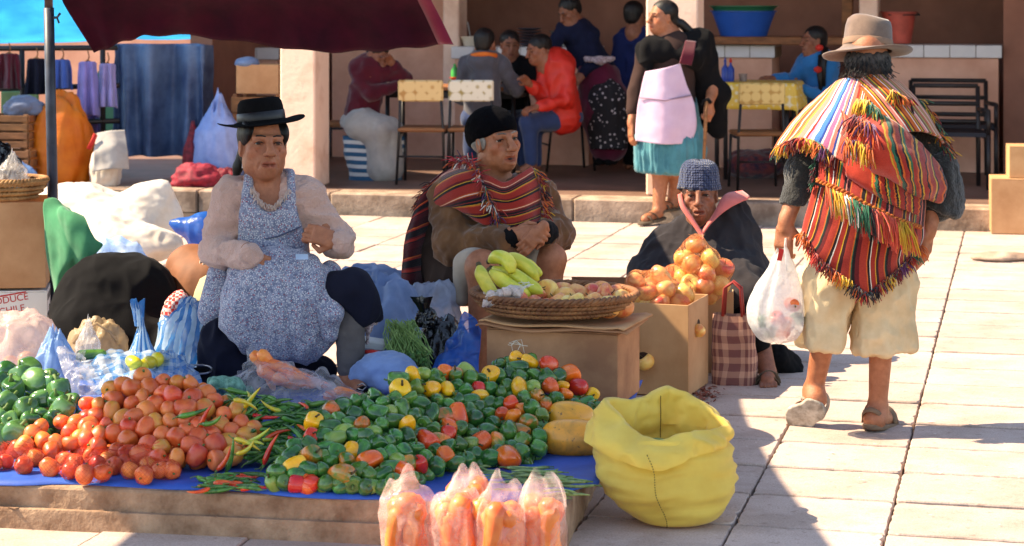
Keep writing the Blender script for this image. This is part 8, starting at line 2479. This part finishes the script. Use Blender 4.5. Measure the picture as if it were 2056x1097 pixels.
# ================================================================== LEFT BACKGROUND: hanging clothes, sacks, tarpaulins
M_CYAN = mat('cyan tarpaulin', srgb(90, 206, 240), .45, .12, 3.0, srgb(60, 184, 226), .2, 60.0, trans=.8)
M_BTARP = mat('blue grey tarpaulin', srgb(96, 122, 158), .5, .3, 3.0, srgb(48, 68, 106), .3, 50.0, .01, trans=.15)
ct = [[W(-1000, -330, 17.0), W(-300, -340, 17.0), W(200, -330, 17.0), W(480, -320, 17.0)], [W(-1000, -120, 18.0), W(-300, -110, 18.0), W(200, -100, 18.0), W(470, -100, 18.0)], [W(-1000, 40, 19.0), W(-300, 55, 19.0), W(180, 50, 19.0), W(420, 40, 19.0)], [W(-1000, 92, 19.6), W(-300, 96, 19.6), W(180, 84, 19.6), W(420, 76, 19.6)]]
tag(sheet('cyan_tarpaulin', patch_pts(ct, 50, 50), M_CYAN, None, .004, (1, 1), .06, 1.2, 2), 'bright cyan tarpaulin roof glowing behind the canopy', 'tarpaulin')
cu = []
for y in (88, 150, 220, 290, 314):
    cu.append([W(x, y + (4 if x > 400 else 0), 17.6 + .09 * math.sin(i * 2.1 + y * .004)) for i, x in enumerate((228, 262, 296, 330, 364, 398, 424 + (y - 88) * .02))])
Pq = patch_pts(cu, 110, 40)
Pq[..., 1] += .09 * np.sin(np.linspace(0, 26, 110) + 1.5 * np.sin(np.linspace(0, 7, 110)))[None, :] * np.linspace(.4, 1, 40)[:, None]
tag(sheet('blue_tarpaulin_curtain', Pq, M_BTARP, None, .004, (1, 1), .03, 3.0, 4), 'blue grey tarpaulin curtain hanging in folds left of the pillar', 'tarpaulin')
rk = empty('clothes_rail', W(120, 300, 17.4), 'black metal rail frame with hanging clothes', 'clothes rail')
for a, b_ in (((-60, 98), (236, 96)), ((-60, 180), (240, 172)), ((-60, 250), (240, 243)), ((206, 60), (207, 300)), ((44, 96), (46, 300)), ((-58, 60), (-58, 300))):
    q = MB(); q.tube([W(a[0], a[1], 17.4), W(b_[0], b_[1], 17.4)], .022, 8); q.build('bar', M_DMETAL, rk, True)
for x in (206, 45, -58):
    q = MB(); q.tube([W(x, 300, 17.4), V3(W(x, 300, 17.4).x, 17.4, ZT)], .022, 8); q.build('foot', M_DMETAL, rk, True)
def garment(x0, x1, y0, y1, d, m, label, seed, taper=.75):
    rows = []
    for t in np.linspace(0, 1, 6):
        w = (taper + (1 - taper) * t)
        cx, hw = (x0 + x1) / 2, (x1 - x0) / 2 * w
        rows.append([W(cx + hw * s, y0 + (y1 - y0) * t + (3 if abs(s) > .9 else 0), d + .035 * math.sin(s * 7 + seed) * (0.4 + t) - .05 * (1 - s * s)) for s in np.linspace(-1, 1, 9)])
    e = empty('hanging_garment', W((x0 + x1) / 2, y1, d), label, 'clothing', 'clothes on the rail')
    sheet('cloth', patch_pts(rows, 40, 30), m, e, .012, (1, 1), .02, 5.0, seed)
    q = MB(); q.tube([W((x0 + x1) / 2, y0 - 22, d), W((x0 + x1) / 2 + 3, y0 - 10, d), W((x0 + x1) / 2, y0, d)], .006, 6); q.tube([W(x0 + 12, y0 + 6, d), W((x0 + x1) / 2, y0 - 2, d), W(x1 - 12, y0 + 6, d)], .010, 6); q.build('hanger', M_WOOD, e, True)
M_LAV = weave('lavender dress', srgb(136, 124, 190), 200, .85)
garment(152, 200, 124, 232, 17.25, M_LAV, 'lavender dress hanging on the rail, left one', 1)
garment(196, 236, 128, 215, 17.3, weave('pale lavender dress', srgb(156, 146, 200), 200), 'paler lavender dress at the right end of the rail', 2)
garment(104, 146, 120, 178, 17.3, weave('blue pinafore', srgb(58, 88, 160), 200), 'short blue pinafore hanging on the rail', 3)
garment(48, 98, 118, 190, 17.3, M_NAVY, 'dark navy coat hanging on the rail', 4)
garment(-8, 44, 108, 178, 17.3, M_MARSW, 'maroon jacket at the left end of the rail', 5)
garment(150, 205, 205, 268, 17.5, weave('violet skirt', srgb(110, 90, 150), 200), 'violet skirt hanging below the lavender dress', 6)
gb = mat('green board', srgb(96, 150, 110), .7, .3, 3.0)
q = MB(); q.box(W(225, 215, 18.3), (.24, .04, .62), 0, .01); tag(q.build('green_backboard', gb), 'pale green board seen behind the clothes rail', 'board')
q = MB(); q.box(W(40, 225, 18.3), (.32, .04, .36), 0, .01); tag(q.build('green_backboard', mat('olive board', srgb(130, 150, 96), .7, .3, 3.0)), 'olive green board behind the wooden crates', 'board')
def floor_bag(name, px, py, d, r, m, label, cat='sack', seed=1.0, **kw):
    p = W(px, py, d); z = ZT if (p - OB).dot(VV) > .05 else 0.0
    return bag(name, (p.x, d, z), r, m, label, cat, seed, **kw)
M_ORS = mat('orange woven plastic', srgb(226, 120, 24), .55, .2, 5.0, srgb(206, 96, 16), .4, 60.0, .01, trans=.15)
M_MESHR = mat('red mesh sack', srgb(140, 34, 46), .7, .4, 40.0, srgb(86, 20, 32), .5, 90.0, .01)
floor_bag('orange_sack', 124, 350, 17.0, (.255, .22, .48), M_ORS, 'tall full orange sack standing on the terrace', 'sack', 2.0, amp=.14, rid=.12, flat=-.5, nv=44)
floor_bag('white_sack', 212, 345, 16.8, (.12, .13, .22), M_WSACK, 'small white sack leaning beside the orange one', 'sack', 4.0, amp=.15, rid=.15, flat=-.5)
q = patch_pts([[W(196, 268, 16.72), W(225, 264, 16.70), W(250, 262, 16.75)], [W(190, 305, 16.62), W(225, 300, 16.60), W(255, 300, 16.66)], [W(185, 345, 16.6), W(222, 340, 16.57), W(258, 340, 16.64)]], 30, 30)
tag(sheet('white_cloth', q, M_OFFW, None, .006, (1, 1), .03, 6.0, 3), 'off white cloth draped over the small sack', 'cloth')
q = MB(); q.tube([W(178, 300, 16.62), W(186, 285, 16.62), W(192, 270, 16.64)], .022, 6, flat=.3); tag(q.build('red_packet', M_INKR, None, True), 'red packet wedged between orange sack and white cloth', 'packet')
floor_bag('red_sack', 388, 322, 17.15, (.085, .09, .30), M_MESHR, 'narrow dark red mesh sack beside the curtain', 'sack', 6.0, amp=.12, rid=.1, flat=-.5, knot=(.05, .35))
bs = floor_bag('blue_sack', 440, 330, 17.1, (.20, .19, .42), mat('pale blue woven sack', srgb(134, 156, 206), .6, .25, 5.0, srgb(104, 126, 180), .5, 60.0, .01), 'tall pale blue woven sack left of the pillar', 'sack', 8.0, amp=.14, rid=.14, flat=-.5, nv=44, knot=(.08, .4))
floor_bag('red_sack', 395, 345, 16.75, (.19, .15, .125), mat('crimson mesh', srgb(150, 26, 48), .7, .3, 30.0, srgb(104, 16, 34), .5, 80.0, .01), 'crimson mesh sack slumped on the terrace edge', 'sack', 9.0, amp=.2, rid=.15, flat=-.4)
floor_bag('red_sack', 448, 340, 16.8, (.12, .12, .10), M_MESHR, 'small dark red sack slumped behind the crimson one', 'sack', 11.0, amp=.2, rid=.15, flat=-.4)
p = W(525, 188, 17.4); cz = W(525, 188, 17.4).z
box_panels('carton', (p.x, p.y + .1, cz), R(-12), .36, .28, .235, M_CARD, 'tan carton on the crate left of the pillar', top=False)
bag('blue_cloth', (p.x - .12, p.y + .05, cz + .22), (.10, .08, .05), M_GSACK, 'pale blue plastic lying on the tan carton', 'cloth', 3.0)
def crate(px, py, d, w, dp, h, rz, label, base=None):
    c = W(px, py, d); c.z = base if base is not None else (ZT if (c - OB).dot(VV) > .05 else 0)
    e = empty('wooden_crate', c, label, 'crate', 'wooden crates')
    Rz = Matrix.Rotation(rz, 3, 'Z')
    for s in (-1, 1):
        for sx in (-1, 1):
            q = MB(); q.box(c + Rz @ Vector((sx * (w / 2 - .02), s * (dp / 2 - .025), h / 2)), (.035, .03, h), rz, .002); q.build('post', M_WOOD, e)
        for k in range(4):
            z = h * (k + .5) / 4
            q = MB(); q.box(c + Rz @ Vector((0, s * (dp / 2), z)), (w, .012, h / 4 * .72), rz, .002); q.build('slat', M_WOOD, e)
            q = MB(); q.box(c + Rz @ Vector((s * (w / 2 + .007), 0, z)), (.012, dp - .02, h / 4 * .72), rz, .002); q.build('slat', M_WOOD, e)
    return c
p = W(525, 300, 17.4); crate(525, 300, 17.5, .40, .30, cz - ZT - .004, R(-12), 'wooden crate carrying the tan carton', ZT)
crate(25, 360, 16.9, .42, .32, .28, R(-12), 'lower wooden crate of the stack at the far left')
crate(22, 300, 16.95, .40, .32, .27, R(-9), 'upper wooden crate of the stack at the far left', ZT + .285)
p = W(48, 215, 16.95); bag('grey_bundle', (p.x, p.y, ZT + .545), (.15, .13, .10), weave('grey cloth', srgb(104, 112, 134), 160), 'grey cloth bundle on the stacked crates', 'bundle', 5.0, amp=.2, rid=.15)
p = W(40, 350, 16.4); bag('blue_bag', (p.x, p.y, .15), (.13, .11, .16), M_LBLUE, 'pale blue plastic bag in front of the wooden crates', 'plastic bag', 6.0, amp=.2, rid=.2, knot=(.05, .3), tilt=(0, -.2))
p = W(8, 380, 9.55); bag('black_bag', (p.x - .02, 9.5, .80), (.10, .09, .13), M_BAGK, 'black plastic bag in the pale wicker basket', 'plastic bag', 7.0, amp=.2, rid=.25)
p = W(30, 385, 9.4); bag('clear_bag', (p.x, 9.36, .80), (.07, .06, .08), M_CLEAR, 'clear plastic bag in the pale wicker basket', 'plastic bag', 8.0, amp=.2, rid=.3, knot=(.04, .3))
rr = random.Random(5)
for k in range(9):
    tag(link('green_bean', rr.choice(BN), None, YS + V3(rr.uniform(-.08, .08), rr.uniform(-.06, .07), .21 + rr.uniform(0, .02)), (rr.uniform(0, 6), rr.uniform(-.3, .3), rr.uniform(0, 6)), .9), 'green bean inside the open yellow sack', 'bean', 'beans inside the yellow sack')
q = MB(); q.lathe([(.001, .19), (.08, .195), (.15, .185)], YS, 24, close=False); tag(q.build('sack_fill', F_BEAN, ys, True), kind='stuff')
# ================================================================== labels: tell look-alikes apart by their place
ORD = ['leftmost', 'second', 'third', 'fourth', 'fifth', 'sixth', 'seventh', 'eighth', 'ninth', 'tenth', 'eleventh', 'twelfth', 'thirteenth', 'fourteenth', 'fifteenth', 'sixteenth', 'seventeenth', 'eighteenth', 'nineteenth', 'twentieth']
bpy.context.view_layer.update()
_by = {}
for o in SC.objects:
    if o.parent is None and 'label' in o and 'group' in o: _by.setdefault(o['label'], []).append(o)
def _px(o):
    p = o.matrix_world.translation
    if p.y < .5: p = Vector(o.data.vertices[0].co)
    return CX + p.x / p.y * FPX, HY + (CAMH - p.z) / p.y * FPX
ZONES = {'dark green rocoto': ((600, 'beside the small chili pile'), (720, 'beside the chili heap'), (850, 'left of the heap middle'), (960, 'in the heap middle'), (1080, 'near the basket carton'), (3000, 'near the papayas'))}
for lab, os_ in _by.items():
    n = len(os_)
    if n < 2: continue
    os_.sort(key=lambda o: _px(o)[0])
    if n <= 20:
        for i, o in enumerate(os_):
            w = ORD[i] + ('' if i == 0 else ' from left')
            if i == n - 1: w = 'rightmost'
            t = w + ': ' + lab
            o['label'] = ' '.join(t.split()[:16])
    else:
        ys = sorted(_px(o)[1] for o in os_)
        q1, q2 = ys[n // 3], ys[2 * n // 3]
        cells = {}
        for o in os_:
            x, y = _px(o)
            cells.setdefault('upper' if y < q1 else ('middle' if y < q2 else 'lower'), []).append(o)
        for r_, l_ in cells.items():
            if len(l_) <= 20:
                for i, o in enumerate(l_):
                    w = ORD[i] + ('' if i == 0 else ' from left')
                    o['label'] = ' '.join((lab + ', ' + r_ + ' row, ' + w).split()[:16])
            else:
                zs = {}
                for o in l_: zs.setdefault(next(z for lim, z in ZONES['dark green rocoto'] if _px(o)[0] < lim), []).append(o)
                for z, zl in zs.items():
                    for i, o in enumerate(zl): o['label'] = lab.replace(' in the pepper heap', '') + ', ' + r_ + ' part ' + z + ', ' + (ORD[i] + ('' if i == 0 else ' from left') if i < 20 else 'rightmost')
